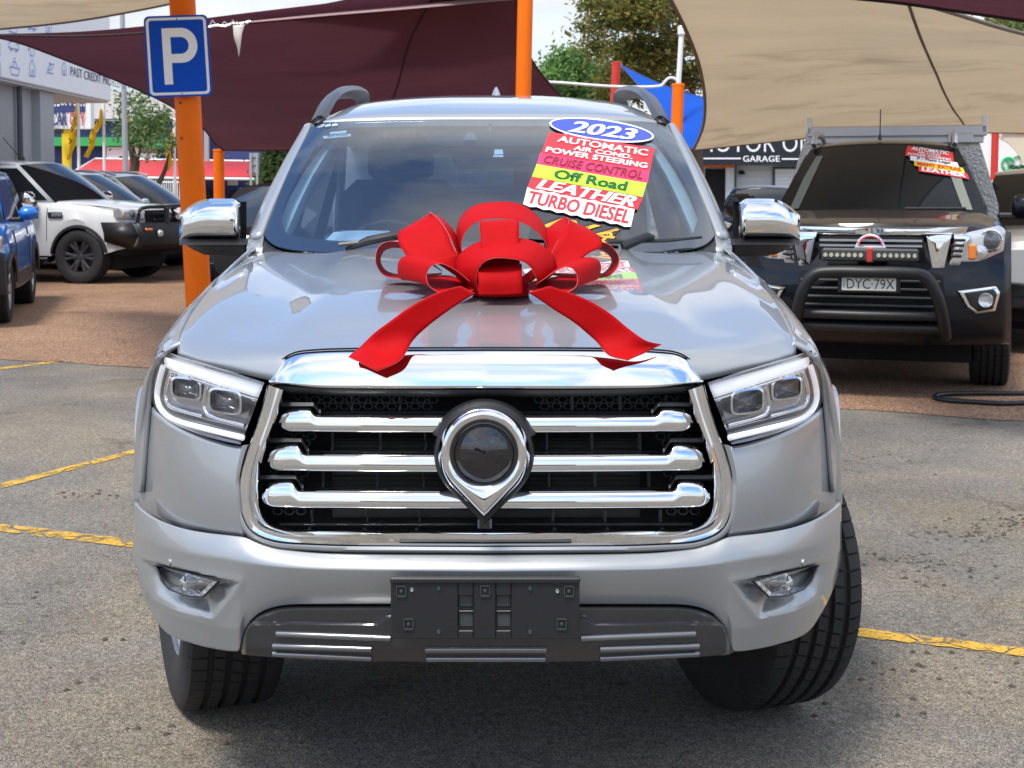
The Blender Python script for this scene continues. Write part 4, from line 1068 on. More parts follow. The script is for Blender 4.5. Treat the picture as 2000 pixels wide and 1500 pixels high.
# ---- wipers
def wiper(pts, name='wiper'):
    m = MB(); p = [ws_at(x, y, .03) for x, y in pts]; m.tube(p, [.010]+[.008]*(len(p)-2)+[.006], 6, flat=.8); P(m, name, black_pl, ang=50)
wiper([(1190, 487), (1240, 487), (1300, 485), (1368, 478)])
m = MB(); m.tube([ws_at(1215, 492, .02), ws_at(1250, 487, .04), ws_at(1262, 484, .045), ws_at(1275, 484, .04)], [.016, .014, .013, .008], 8); P(m, 'wiper_arm', black_pl)
wiper([(664, 493), (720, 487), (780, 482)])
m = MB(); m.tube([ws_at(676, 492, .01), ws_at(720, 488, .035), ws_at(770, 480, .04), ws_at(790, 478, .04)], [.006, .014, .013, .01], 8); P(m, 'wiper_arm', black_pl)

# ---- cabin
def dash_z(): return 1.17
m = MB(); rws = [[(x, y, z-.05*(abs(x)/.75)**2) for x in [-.74+i*.0925 for i in range(17)]] for y, z in ((4.50, 1.215), (4.7, 1.23), (4.95, 1.215), (5.05, 1.15), (5.08, .9))]
m.grid(rws); P(m, 'dashboard', mat('dash_plastic', (.018, .019, .022), .7), ang=50)
m = MB(); m.tube([(-.37+.19*cos(a), 5.19+.06*sin(a), 1.12+.175*sin(a)) for a in [2*pi*i/40 for i in range(40)]], .014, 8, closed=True); m.box((-.37, 5.2, 1.1), (.16, .05, .10), bev=.03); m.box((-.37, 5.2, 1.1), (.36, .02, .03), bev=.01); P(m, 'steering_wheel', black_pl, ang=50)
# interior trim: pale pillar trim and headlining seen through the glass
def trim(s):
    o_ = Vector((0, .045, -.03)); m = MB(); T_ = (.10, .2, .35, .55, .75, .93)
    m.grid([[ws_uv(a, t)+o_ for a, t in zip((.93, .955, .95, .93, .905, .885), T_)], [ws_uv(a, t)+o_*1.15 for a, t in zip((.895, .89, .882, .872, .858, .845), T_)], [ws_uv(a, t)+o_*2.2 for a, t in zip((.885, .88, .872, .862, .848, .835), T_)]]); P(sided(m, s), 'pillar_trim', headl, thick=.006)
    m = MB(); m.grid([[(.66, 5.95, 1.1), (.66, 6.1, 1.1)], [(.62, 5.9, 1.68), (.62, 6.05, 1.68)]]); P(sided(m, s), 'pillar_trim', headl, thick=.02)
both(trim)
m = MB(); m.grid([[(x*.62/1, y, z) for x in (-1, -.5, 0, .5, 1)] for y, z in ((5.2, 1.64), (5.5, 1.70), (6.2, 1.74), (7.1, 1.70))]); P(m, 'headlining', headl, thick=.01)
def seat(x, y):
    root = MB(); root.box((x, y, .86), (.50, .52, .16), bev=.06); b = P(root, 'seat', seat_m, ang=50)
    m = MB(); rot = Matrix.Rotation(-.22, 3, 'X'); m.box((x, y+.33, 1.15), (.48, .14, .62), rot=rot, bev=.06); o = m.build('backrest', seat_m, ang=50); o.parent = b
    m = MB(); m.box((x, y+.42, 1.53), (.27, .10, .19), bev=.045); m.tube([(x-.07, y+.41, 1.40), (x-.07, y+.42, 1.5)], .006, 6); m.tube([(x+.07, y+.41, 1.40), (x+.07, y+.42, 1.5)], .006, 6); o = m.build('headrest', seat_m, ang=50); o.parent = b
seat(-.37, 5.5); seat(.37, 5.5)
m = MB(); m.box((0, 6.85, 1.05), (1.3, .16, .7), bev=.06); m.box((0, 6.5, .8), (1.3, .6, .16), bev=.05); P(m, 'rear_seat', seat_m, ang=50)
m = MB(); rws = [[(x*1.0, 7.14+.0, z) for x in (-.55, 0, .55)] for z in (1.25, 1.66)]; m.grid(rws); P(m, 'rear_window', tint_gl, ang=180)
m = MB(); m.box((0, 5.02, 1.53), (.26, .05, .085), bev=.022); m.tube([(0, 5.03, 1.56), (0, 5.09, 1.64)], .010, 8); P(m, 'rear_view_mirror', grey_pl, ang=50)
m = MB(); m.grid([[(-.74, 4.55, .55), (.74, 4.55, .55)], [(-.74, 7.2, .55), (.74, 7.2, .55)]]); m.grid([[(-.74, 4.62, .5), (.74, 4.62, .5)], [(-.74, 4.62, 1.15), (.74, 4.62, 1.15)]]); P(m, 'cabin_floor', dark)

# ---- body sides, doors, bed
def side(s):
    # lower flank panels: (y0,y1,name)
    def sect(y):
        k = smooth(7.2, 8.3, y)*.01
        return [(.815-k, 1.13), (.86-k, 1.10), (.893-k, .95), (.915-k, .72), (.905-k, .50), (.88-k, .40)]
    for y0, y1, nm in ((4.63, 5.74, 'front_door'), (5.75, 6.70, 'rear_door')):
        rw = [cr([(x, y, z) for x, z in sect(y)], 16) for y in [y0+(y1-y0)*i/8 for i in range(9)]]
        m = MB(); m.grid(rw); root = P(sided(m, s), nm, silver, ang=60, thick=.02)
        tp = [(y0+.02 if nm == 'rear_door' else y0+.18, y1-.03)]; a0 = y0+.03; a1 = y1-.03
        ts = a0+.55 if nm == 'front_door' else a0
        m = MB(); m.grid([[(.815, a0, 1.14), (.815, a1, 1.14)], [(.69, ts, 1.58), (.69, a1, 1.60)]]); o = sided(m, s).build('window', tint_gl, ang=180); o.parent = root
        m = MB(); m.tube([(.812, a1, 1.13), (.69, a1, 1.60)], .02, 6); m.tube([(.69, ts, 1.58), (.69, a1, 1.60)], .014, 6); o = sided(m, s).build('window_frame', black_pl); o.parent = root
        m = MB(); m.tube([(.905, y1-.30, 1.0), (.925, y1-.27, 1.0), (.925, y1-.10, 1.0), (.905, y1-.07, 1.0)], .012, 6, flat=1.4); o = sided(m, s).build('handle', chrome); o.parent = root
    # bed side with rear arch
    rw = []
    for i in range(41):
        y = 6.71+(8.38-6.71)*i/40; a = .475**2-(y-7.16)**2; zb = max(.46, .385+sqrt(a) if a > 0 else 0)
        rw.append(cr([(.84, y, 1.17), (.885, y, 1.10), (.90, y, 1.0), (.93, y, max(.9, zb+.02)), (.93, y, zb)], 14))
    m = MB(); m.grid(rw); P(sided(m, s), 'bed_side', silver, ang=60, thick=.02)
    m = MB(); m.grid([[(.84, 6.71, 1.17), (.84, 8.38, 1.17)], [(.74, 6.71, 1.17), (.74, 8.38, 1.17)], [(.74, 6.71, .72), (.74, 8.38, .72)]]); P(sided(m, s), 'bed_wall', black_pl, ang=40)
    m = MB(); m.tube([(.90, 4.75, .36), (.93, 4.85, .36), (.93, 6.5, .36), (.90, 6.6, .36)], .05, 8, flat=.5); P(sided(m, s), 'side_step', black_pl)
    m = MB(); m.box((.86, 8.39, 1.0), (.14, .05, .26), bev=.02); P(sided(m, s), 'tail_light', mat('tail_red', (.4, .01, .01), .2))
both(side)
m = MB(); m.box((0, 8.38, .92), (1.5, .05, .5), bev=.015); P(m, 'tailgate', silver)
m = MB(); m.box((0, 7.55, .70), (1.5, 1.7, .04)); m.box((0, 6.74, .94), (1.5, .03, .48)); P(m, 'bed_floor', black_pl)
m = MB(); m.box((0, 8.42, .55), (1.7, .12, .14), bev=.04); P(m, 'rear_bumper', black_pl)
m = MB(); m.grid([[(.7, 6.71, 1.1), (-.7, 6.71, 1.1)], [(.7, 7.16, 1.25), (-.7, 7.16, 1.25)]]); m.box((0, 7.17, .95), (1.45, .03, .55)); m.box((.66, 7.16, 1.42), (.26, .04, .56)); m.box((-.66, 7.16, 1.42), (.26, .04, .56)); P(m, 'cab_back', silver)
m = MB(); m.box((0, 5.7, .42), (.9, 4.8, .16)); m.box((0, 3.93, .38), (1.3, .14, .12)); m.box((0, 7.16, .38), (1.3, .14, .14)); m.box((0, 3.6, .50), (1.1, .9, .05)); m.box((0, 3.3, .75), (1.0, .06, .5)); P(m, 'chassis', dark)

# ---- wheels
def tyre_mesh(R=.385, wd=.265, rim=.235, nb=58, skew=.05):
    m = MB(); angs = []
    for i in range(nb):
        a = 2*pi*i/nb; b = 2*pi/nb; angs += [(a, 0), (a+b*.84, 0), (a+b*.87, 1), (a+b*.97, 1)]
    h = wd/2; pr = [(-h*.86, rim, 0), (-h*.99, rim+.035, 0), (-h*1.0, R-.065, 0), (-h*.95, R-.026, 0), (-h*.88, R-.010, 2), (-h*.72, R-.003, 2)]
    for c in (-.52, -.17, .17, .52):
        pr += [(h*(c-.07), R-.001+(-.001 if abs(c) > .3 else 0), 1), (h*(c-.052), R-.014, 0), (h*(c+.052), R-.014, 0), (h*(c+.07), R-.001+(-.001 if abs(c) > .3 else 0), 1)]
    pr += [(h*.72, R-.003, 2), (h*.88, R-.010, 2), (h*.95, R-.026, 0), (h*1.0, R-.065, 0), (h*.99, rim+.035, 0), (h*.86, rim, 0)]
    rows = []
    for x, r, f in pr:
        row = []
        for a, g in angs:
            aa = a+skew*sin(x/h*2.6)*1.0; q = r-(.009 if (g and f == 2) else (.008 if (g and f == 1) else 0)); row.append((x, q*cos(aa), q*sin(aa)))
        rows.append(row)
    m.grid(rows, cu=True); return m
TY = tyre_mesh().build('tyre', rubber, ang=25); TY_ME = TY.data; bpy.data.objects.remove(TY)
def rim_mesh(rim=.235, wd=.265, spokes=6, two=True):
    m = MB(); h = wd/2
    m.lathe([(rim+.004, h*.86), (rim+.006, h*.80), (rim-.012, h*.78), (rim-.022, h*.55), (rim-.03, -h*.8), (rim+.004, -h*.86)], 48, axis='x')
    m.lathe([(.0001, h*.62), (.03, h*.62), (.034, h*.58), (.07, h*.52), (.075, h*.38)], 24, axis='x')
    for k in range(spokes):
        a = 2*pi*k/spokes
        for da in ((-.13, .13) if two else (0,)):
            c0 = Vector((h*.48, .05*cos(a+da*.4), .05*sin(a+da*.4))); c1 = Vector((h*.70, (rim-.014)*cos(a+da*1.3), (rim-.014)*sin(a+da*1.3)))
            m.tube([c0, (c0+c1)/2+Vector((h*.06, 0, 0)), c1], [.022, .020, .026], 6, up=(1, 0, 0), flat=.8)
    for k in range(6):
        a = 2*pi*k/6+.3; m.lathe([(.0001, h*.60), (.009, h*.60), (.01, h*.45)], 8, axis='x', c=(0, .05*cos(a), .05*sin(a)))
    return m
RM = rim_mesh().build('rim', alloy, ang=35); RIM_ME = RM.data; bpy.data.objects.remove(RM)
BRK = MB().lathe([(.0001, -.02), (.16, -.02), (.16, 0), (.0001, 0)], 28, axis='x').build('brake_disc', mat('brake_disc', (.12, .115, .11), .5, .6)); BRK_ME = BRK.data; bpy.data.objects.remove(BRK)
def wheel(parent, x, y, z, steer=0.0, s=1, scale=1.0, rim_me=None, tyre_me=None, base=None, brake=True):
    e = bpy.data.objects.new('wheel', None); COL.objects.link(e); e.parent = parent
    if base is not None: e.matrix_parent_inverse = base
    e.location = (x, y, z); e.rotation_euler = (0, 0, steer+(0 if s > 0 else pi)); e.scale = (scale,)*3
    for nm, me in (('tyre', tyre_me or TY_ME), ('rim', rim_me or RIM_ME))+((('brake_disc', BRK_ME),) if brake else ()):
        o = bpy.data.objects.new(nm, me); COL.objects.link(o); o.parent = e
    return e
TB = Matrix.Translation((0, -3.93, 0)); ST = radians(20)
for s in (1, -1):
    wheel(TR, (.72 if s > 0 else -.755), 3.93, .382, ST, s, base=TB); wheel(TR, s*.79, 7.16, .382, 0, s, base=TB)
# ================================================================ BOW ON THE HOOD
BOW = empty('gift_bow', (0, 3.7, hood_z(0, 3.7)), label='big red velvet gift bow with two long tails on the silver hood', cat='bow')
def bow_part(mb, name, mt=(red_bow, red_bow2)):
    md = mb.build(name, list(mt), ang=60, recalc=False, merge=0); md.parent = BOW; md.matrix_parent_inverse = Matrix.Translation(-BOW.location)
    s = md.modifiers.new('thickness', 'SOLIDIFY'); s.thickness = .0016; s.offset = 0; s.material_offset = 0; s.material_offset_rim = 1
    return md
def wob_(p): return Vector((noise.noise(p*14), noise.noise(p*14+Vector((5, 1, 2))), noise.noise(p*14+Vector((1, 7, 3)))))*.0035
def ribbon(e0, e1, name, n=50, k=8):
    """ribbon between two edge curves of 3-D points"""
    a = cr(e0, n); b = cr(e1, n); m = MB(); m.grid([[p.lerp(q, j/k)+wob_(p.lerp(q, j/k)) for p, q in zip(a, b)] for j in range(k+1)]); return bow_part(m, name)
def B(x, y, d): return at(x, y, d+.30)
# centre loop, front (lies over the knot)
D = 3.15
ribbon([B(934, 577, D-.02), B(934, 550, D-.02), B(933, 530, D-.005), B(935, 521, D+.03), B(938, 534, D+.06), B(938, 556, D+.06)], [B(1020, 574, D-.02), B(1020, 548, D-.02), B(1018, 524, D-.005), B(1017, 515, D+.03), B(1016, 530, D+.06), B(1016, 553, D+.06)], 'bow_loop')
# the small upright loop in the middle
D = 3.26
ribbon([B(938, 520, D-.05), B(937, 490, D-.05), B(937, 462, D-.03), B(937, 438, D+.0), B(938, 431, D+.05), B(940, 440, D+.08), B(941, 480, D+.09)], [B(1016, 520, D-.05), B(1016, 490, D-.05), B(1016, 462, D-.03), B(1015, 438, D+.0), B(1014, 431, D+.05), B(1012, 440, D+.08), B(1010, 480, D+.09)], 'bow_loop')
# front arch loop, left foot to right foot: upper edge at the back, lower edge towards us
ribbon([B(926, 572, 3.26), B(893, 545, 3.27), B(889, 514, 3.27), B(912, 484, 3.26), B(955, 466, 3.25), B(1005, 464, 3.25), B(1052, 474, 3.25), B(1080, 502, 3.26), B(1084, 530, 3.26), B(1052, 556, 3.26)],
       [B(936, 574, 3.17), B(930, 548, 3.15), B(932, 527, 3.14), B(945, 511, 3.13), B(965, 504, 3.125), B(995, 504, 3.125), B(1018, 509, 3.13), B(1036, 523, 3.14), B(1047, 545, 3.15), B(1050, 560, 3.18)], 'bow_loop')
# rear tall arch
ribbon([B(893, 500, 3.46), B(890, 462, 3.47), B(897, 430, 3.48), B(922, 403, 3.48), B(968, 394, 3.48), B(1012, 399, 3.48), B(1048, 420, 3.48), B(1066, 445, 3.47), B(1074, 470, 3.46), B(1072, 505, 3.45)],
       [B(905, 502, 3.34), B(901, 478, 3.34), B(908, 454, 3.34), B(930, 434, 3.34), B(968, 427, 3.34), B(1006, 431, 3.34), B(1040, 446, 3.34), B(1060, 466, 3.34), B(1070, 486, 3.34), B(1066, 508, 3.34)], 'bow_loop')
# big upper loops, left and right: outer face, over the ridge and back down the inside
ribbon([B(932, 556, 3.30), B(860, 515, 3.26), B(800, 505, 3.27), B(786, 488, 3.30), B(777, 461, 3.34), B(800, 440, 3.40), B(838, 417, 3.47)],
       [B(940, 536, 3.33), B(900, 500, 3.29), B(893, 496, 3.29), B(884, 480, 3.30), B(872, 450, 3.33), B(855, 428, 3.37), B(840, 414, 3.40)], 'bow_loop')
ribbon([B(838, 415, 3.40), B(858, 428, 3.37), B(874, 452, 3.33), B(893, 497, 3.29)], [B(840, 415, 3.47), B(868, 430, 3.48), B(886, 452, 3.46), B(898, 492, 3.40)], 'bow_loop')
ribbon([B(1030, 556, 3.30), B(1070, 530, 3.26), B(1120, 515, 3.27), B(1148, 495, 3.30), B(1176, 480, 3.33), B(1165, 458, 3.38), B(1105, 425, 3.46)],
       [B(1020, 540, 3.33), B(1066, 505, 3.29), B(1076, 496, 3.29), B(1088, 478, 3.30), B(1102, 452, 3.33), B(1110, 435, 3.37), B(1108, 425, 3.40)], 'bow_loop')
ribbon([B(1108, 425, 3.40), B(1112, 438, 3.37), B(1102, 455, 3.33), B(1074, 500, 3.29)], [B(1105, 424, 3.47), B(1085, 436, 3.48), B(1068, 450, 3.46), B(1062, 480, 3.40)], 'bow_loop')
# lower front side loops (like rolled tubes)
ribbon([B(925, 554, 3.27), B(872, 538, 3.29), B(815, 540, 3.31), B(784, 546, 3.29), B(776, 526, 3.28), B(781, 506, 3.27), B(803, 499, 3.26), B(850, 512, 3.24), B(905, 546, 3.24)],
       [B(925, 568, 3.17), B(885, 571, 3.14), B(855, 570, 3.13), B(837, 557, 3.13), B(833, 536, 3.14), B(843, 518, 3.14), B(860, 513, 3.14), B(880, 522, 3.145), B(918, 552, 3.16)], 'bow_loop')
ribbon([B(1030, 554, 3.27), B(1085, 540, 3.29), B(1135, 540, 3.31), B(1166, 546, 3.29), B(1173, 528, 3.28), B(1168, 507, 3.27), B(1148, 501, 3.26), B(1105, 514, 3.24), B(1060, 546, 3.24)],
       [B(1030, 568, 3.17), B(1075, 571, 3.14), B(1105, 570, 3.13), B(1124, 558, 3.13), B(1128, 540, 3.14), B(1120, 526, 3.14), B(1106, 522, 3.14), B(1085, 530, 3.145), B(1045, 556, 3.16)], 'bow_loop')
# thin back loops at the far left and right
ribbon([B(860, 537, 3.36), B(790, 545, 3.37), B(748, 537, 3.38), B(733, 510, 3.36), B(738, 482, 3.37), B(762, 471, 3.40), B(800, 480, 3.39), B(860, 530, 3.36)],
       [B(865, 533, 3.46), B(800, 538, 3.47), B(756, 529, 3.49), B(742, 508, 3.50), B(748, 490, 3.51), B(768, 484, 3.51), B(800, 490, 3.49), B(865, 530, 3.44)], 'bow_loop')
ribbon([B(1080, 537, 3.36), B(1150, 543, 3.37), B(1192, 537, 3.38), B(1209, 512, 3.39), B(1204, 492, 3.40), B(1180, 474, 3.40), B(1140, 478, 3.39), B(1080, 530, 3.36)],
       [B(1080, 533, 3.46), B(1150, 536, 3.47), B(1184, 529, 3.49), B(1196, 510, 3.50), B(1190, 496, 3.51), B(1172, 486, 3.51), B(1140, 490, 3.49), B(1080, 530, 3.44)], 'bow_loop')
# tails: follow the hood, a second ribbon underneath
def hood_hit(px, py, lift):
    r = ray(px, py); d = 3.0
    while d < 4.3:
        q = Vector((CX, 0, CZ))+r*(d/r.y)
        if d > 3.03 and q.z < hood_z(q.x, d)+lift: return d
        d += .012
    return d
def tail(pts, off, name='bow_tail'):
    a = []; b = []
    hv = lambda v: interp([(672, 3.09), (692, 3.015), (720, 2.975), (756, 2.96)], v)
    for k, (x0, y0, x1, y1, d0, d1) in enumerate(pts):
        for lst, x, y in ((a, x0, y0), (b, x1, y1)): lst.append(at(x, y, hood_hit(x, y, .012 if k else .03) if y < 672 else hv(y)-.01))
    ribbon(a, b, name, 40)
tail([(900, 558, 930, 572, 3.30, 3.22), (845, 573, 885, 600, 3.27, 3.16), (790, 605, 840, 634, 3.18, 3.05), (745, 640, 805, 668, 3.06, 2.96), (705, 678, 779, 706, 2.98, 2.93), (680, 697, 738, 724, 2.955, 2.90)], 0)
tail([(1075, 558, 1030, 572, 3.30, 3.22), (1120, 573, 1070, 595, 3.27, 3.16), (1175, 602, 1120, 630, 3.18, 3.06), (1225, 640, 1165, 667, 3.06, 2.97), (1258, 664, 1190, 693, 3.0, 2.93), (1291, 674, 1226, 705, 2.975, 2.90)], 0)
m = MB(); p = at(978, 560, 3.55); m.lathe([(.0001, .035), (.05, .03), (.075, .0), (.07, -.02), (.0001, -.02)], 20, c=p); o = m.build('bow_knot', red_bow, ang=60); o.parent = BOW; o.matrix_parent_inverse = Matrix.Translation(-BOW.location)
# sheet of paper on the dashboard
m = MB(); pts = [at(629, 476, 4.535), at(800, 472, 4.49), at(772, 453, 4.72), at(652, 453, 4.75)]
m.grid([[pts[0].lerp(pts[1], i/8)+Vector((0, 0, .006*sin(pi*i/8))) for i in range(9)], [pts[3].lerp(pts[2], i/8)+Vector((0, 0, .004*sin(pi*i/8))) for i in range(9)]])
f = bil(pts[0], pts[1], pts[2], pts[3], (0, -.0015, .0085))
for k in range(9): m.grid([[f(s, .1+k*.095) for s in (.12, .88)], [f(s, .1+k*.095+.03) for s in (.12, .88)]], 1)
o = m.build('paper_sheet', [paper, mat('faint_print', (.55, .6, .66), .7)], recalc=False, merge=0); tag(o, 'white printed sheet lying on the dashboard behind the windscreen', 'paper')
# ================================================================ BUILDINGS, SIGNS, SAILS, TREES
grey_wall = mat('grey_render', (.38, .39, .40), .8, var=.05, vscale=3)
white_sign = mat('white_signboard', (.84, .85, .87), .5, var=.03, vscale=4)
icon_blue = mat('icon_blue', (.22, .34, .68), .6)
navy = mat('navy_wall', (.035, .05, .17), .7, var=.08)
cream = mat('cream_cladding', (.60, .60, .57), .7, var=.05)
awn_red = mat('awning_red', (.56, .045, .055), .6, var=.06)
grn = mat('green_fascia', (.03, .36, .10), .6)
yel = mat('yellow_paint', (.80, .56, .01), .5)
flag_y = cloth('yellow_flag_cloth', (.80, .52, .02), .35)
wht = mat('white_paint', (.78, .78, .77), .5, var=.04)
pole_grey = mat('galvanised', (.36, .38, .40), .5, .3)
sign_blk = mat('black_signboard', (.010, .014, .025), .4)
cladw = mat('pale_corrugated', (.55, .57, .58), .6, var=.04)

def root_mesh(mb, name, mt, label, cat, group=None, **k):
    o = mb.build(name, mt, **k); tag(o, label, cat, group); return o
def child(mb, name, mt, par, **k):
    o = mb.build(name, mt, **k); o.parent = par
    o.matrix_parent_inverse = par.matrix_world.inverted() if par.type != 'EMPTY' else Matrix.Translation(-par.location)
    return o
# ---- grey shop on the left, its long white fascia running away from us
SH = empty('shop_building', (-8.3, 24, 0), label='grey rendered shop with a white fascia of blue icons on the left', cat='building')
m = MB(); m.box((-11.3, 21.05, 1.75), (6, 11.1, 3.5)); child(m, 'wall', grey_wall, SH)
m = MB(); m.tube([(-8.22, 24.9, 0), (-8.22, 24.9, 3.25)], .05, 8); child(m, 'downpipe', mat('dark_pipe', (.09, .095, .11), .5), SH)
m = MB(); m.box((-8.25, 26.2, 1.6), (.2, .8, 3.2)); child(m, 'corner_pier', grey_wall, SH)
FA = None
m = MB(); m.box((-9.2, 23.2, 4.05), (2.4, 13.6, 1.75), bev=.02); FA = child(m, 'fascia', white_sign, SH)
m = MB(); m.box((-9.2, 23.2, 3.155), (2.3, 13.5, .03)); child(m, 'soffit', mat('soffit_white', (.6, .6, .6), .7), SH)
fx = -7.99
def fac(y, z): return Vector((fx, y, z))
m = MB(); text_on(m, 'PAST CREDIT PROBLEMS', lambda s, t: fac(27.15+s*3.9, 3.50+t*.17), (0, 0, 1, 1), 0, .0); 
o = child(m, 'lettering', mat('letter_navy', (.06, .08, .14), .6), SH, ang=180, recalc=False, merge=0)
def icon(y, z, kind, sc=.26):
    P_ = []
    car = [[(-1, 0), (-1, .35), (-.6, .4), (-.35, .75), (.4, .75), (.65, .4), (1, .35), (1, 0), (-1, 0)], [(-.75, 0), (-.6, -.15), (-.4, -.15), (-.25, 0)], [(.3, 0), (.45, -.15), (.6, -.15), (.75, 0)]]
    boat = [[(-1, .2), (-.7, -.3), (.7, -.3), (1, .2), (-1, .2)], [(-.4, .2), (-.3, .6), (.3, .6), (.4, .2)], [(-.1, .6), (0, .85), (.2, .85)]]
    house = [[(-.6, -.4), (-.6, .3), (0, .8), (.6, .3), (.6, -.4), (-.6, -.4)], [(-.15, -.4), (-.15, .05), (.15, .05), (.15, -.4)]]
    plane = [[(-1, -.2), (.6, -.2)], [(-.8, 0), (.2, .5), (.8, .55), (.6, .3), (-.2, 0), (-.8, 0)], [(-.1, .3), (-.4, .55), (-.2, .55), (.2, .42)]]
    card = [[(-.4, -.5), (-.4, .6), (.4, .6), (.4, -.5), (-.4, -.5)], [(-.2, .3), (.2, .3)], [(-.9, -.2), (-.4, .1)]]
    for ln in dict(car=car, boat=boat, house=house, plane=plane, card=card)[kind]:
        mm_.tube([fac(y+a*sc, z+b*sc) for a, b in ln], .010, 4, up=(1, 0, 0), flat=.3)
for v_, lst in ((139, ((4, 'card'), (36, 'boat'), (70, 'house'), (106, 'plane'))), (97, ((2, 'house'), (35, 'car'), (70, 'card'), (100, 'boat'))), (57, ((34, 'boat'), (70, 'car'), (103, 'house')))):
    for px_, kd in lst:
        yy = 8*2800/(969-px_); mm_ = MB(); icon(yy, 1.43+(362-v_)*yy/2800, kd, .24); child(mm_, 'icon', icon_blue, SH, merge=0)
mm_ = MB(); icon(26.75, 1.43+(362-139)*26.75/2800, 'house', .2); child(mm_, 'icon', icon_blue, SH, merge=0)

# ---- blue retail building with red awning
YB = 62.0
def pbox(x0, y0, x1, y1, yn, dep):
    a = at(x0, y0, yn); b = at(x1, y1, yn); return ((a.x+b.x)/2, yn+dep/2, (a.z+b.z)/2), (abs(b.x-a.x), dep, abs(a.z-b.z))
BB = empty('retail_building', at(330, 430, YB), label='navy blue retail building with red awning and green fascia strip in the distance', cat='building')
def bb(x0, y0, x1, y1, yn, dep, nm, mt, bev=0): mb = MB(); c, s = pbox(x0, y0, x1, y1, yn, dep); mb.box(c, s, bev=bev); return child(mb, nm, mt, BB)
bb(60, 216, 560, 440, YB, 12, 'wall', navy)
bb(60, 180, 348, 232, YB-.2, 11, 'upper_wall', cream)
bb(60, 234, 344, 236, YB-.3, .2, 'trim', mat('trim_grey', (.3, .31, .33), .6))
bb(60, 268, 345, 285, YB-.6, .5, 'fascia_strip', grn)
bb(208, 287, 305, 316, YB-.35, .3, 'sign_panel', wht)
bb(286, 287, 292, 316, YB-.4, .1, 'panel_joint', mat('joint', (.25, .25, .27), .7))
for x in (386, 402, 452, 470): bb(x, 372, x+10, 400, YB-.3, .2, 'window', far_glass)
bb(398, 240, 408, 330, YB-.5, .3, 'rainwater_pipe', pole_grey)
bb(444, 352, 464, 362, YB-.3, .1, 'notice', wht)
m = MB(); a = [at(135, 341, YB-3.5), at(505, 345, YB-3.5), at(505, 315, YB-.4), at(186, 310, YB-.4)]
m.grid([[a[0], a[1]], [a[3], a[2]]]); m.grid([[a[0], a[1]], [a[0]+Vector((0, 0, -.16)), a[1]+Vector((0, 0, -.16))]])
m.face([m.vert(a[0]), m.vert(a[3]), m.vert(Vector((a[0].x, a[3].y, a[0].z)))]); child(m, 'awning', awn_red, BB, ang=20, thick=.05, ref=None)
m = MB(); m.tube([a[0], a[3], a[2]], .05, 6); m.tube([a[0]+Vector((0, -.05, -.1)), a[1]+Vector((0, -.05, -.1))], .06, 6); child(m, 'awning_trim', wht, BB)

# ---- car yard pylon sign on a yellow post
YS = 46.0
CS = empty('pylon_sign', gnd(126, 362+2800*1.43/YS), label='white and navy CAR CITY pylon sign on a yellow post', cat='sign')
CS.location = (at(126, 300, YS).x, YS, 0)
def cs(x0, y0, x1, y1, yn, dep, nm, mt): mb = MB(); c, s = pbox(x0, y0, x1, y1, yn, dep); mb.box(c, s, bev=.01); return child(mb, nm, mt, CS)
cs(60, 178, 178, 252, YS, .4, 'board', wht); cs(64, 182, 166, 219, YS-.03, .05, 'navy_band', navy)
m = MB(); rnd = random.Random(4)
for i in range(22):
    for j in range(5):
        if rnd.random() < .42:
            x = 106+i*2.7; y = 185+j*4.6; c, s = pbox(x, y, x+2.5, y+rnd.choice((2.2, 4.2)), YS-.045, .02); m.box(c, s)
o = child(m, 'skyline_print', wht, CS); o['kind'] = 'stuff'
m = MB(); f = bil(at(101, 245, YS-.05), at(131, 245, YS-.05), at(131, 219, YS-.05), at(101, 219, YS-.05)); text_on(m, 'CAR', f, (0, 0, 1, 1), 0, .03); child(m, 'lettering', navy, CS, ang=180, recalc=False, merge=0)
m = MB(); f = bil(at(136, 246, YS-.05), at(166, 246, YS-.05), at(166, 220, YS-.05), at(136, 220, YS-.05)); text_on(m, 'CITY', f, (0, 0, 1, 1), 0, .03); child(m, 'lettering', mat('letter_red', (.55, .03, .04), .6), CS, ang=180, recalc=False, merge=0)
m = MB(); a = at(119, 250, YS); b = at(133, 250, YS); m.box(((a.x+b.x)/2, YS+.2, a.z/2), (b.x-a.x, .25, a.z)); child(m, 'post', yel, CS)
m = MB(); m.box(at(114, 256, YS-.3), (.25, .3, .15), bev=.02); child(m, 'floodlight', black_pl, CS)

# ---- flag poles
def flag(px, v0, v1, y, fl, label):
    r = empty('flag_pole', (at(px, v0, y).x, y, 0), label=label, cat='flag', group='yellow flags on white poles')
    m = MB(); t = at(px, v0, y); m.tube([(t.x, y, 0), t], .045, 8); m.lathe([(.0001, .08), (.07, .04), (.07, -.03), (.0001, -.05)], 10, c=t); child(m, 'pole', wht, r)
    if fl:
        L_ = [at(a, b, y-.08) for a, b in fl[0]]; R_ = [at(a, b, y-.1) for a, b in fl[1]]; a = cr(L_, 26); b = cr(R_, 26); m = MB(); rows = []
        for i, (p, q) in enumerate(zip(a, b)): rows.append([p.lerp(q, k/6)+Vector((0, .12*sin(k*1.3+i*.35), 0)) for k in range(7)])
        m.grid(rows); child(m, 'flag', flag_y, r, ang=180)
        m = MB()
        for k in range(3):
            i = 7+k*5; p = a[i].lerp(b[i], .5)+Vector((0, -.16, 0)); m.tube([p+Vector((-.04, 0, .09)), p+Vector((.03, 0, .03)), p+Vector((-.03, 0, -.05))], .022, 5)
        o = child(m, 'printed_mark', mat('flag_print_%d' % px, (.10, .04, .04), .7), r, merge=0)
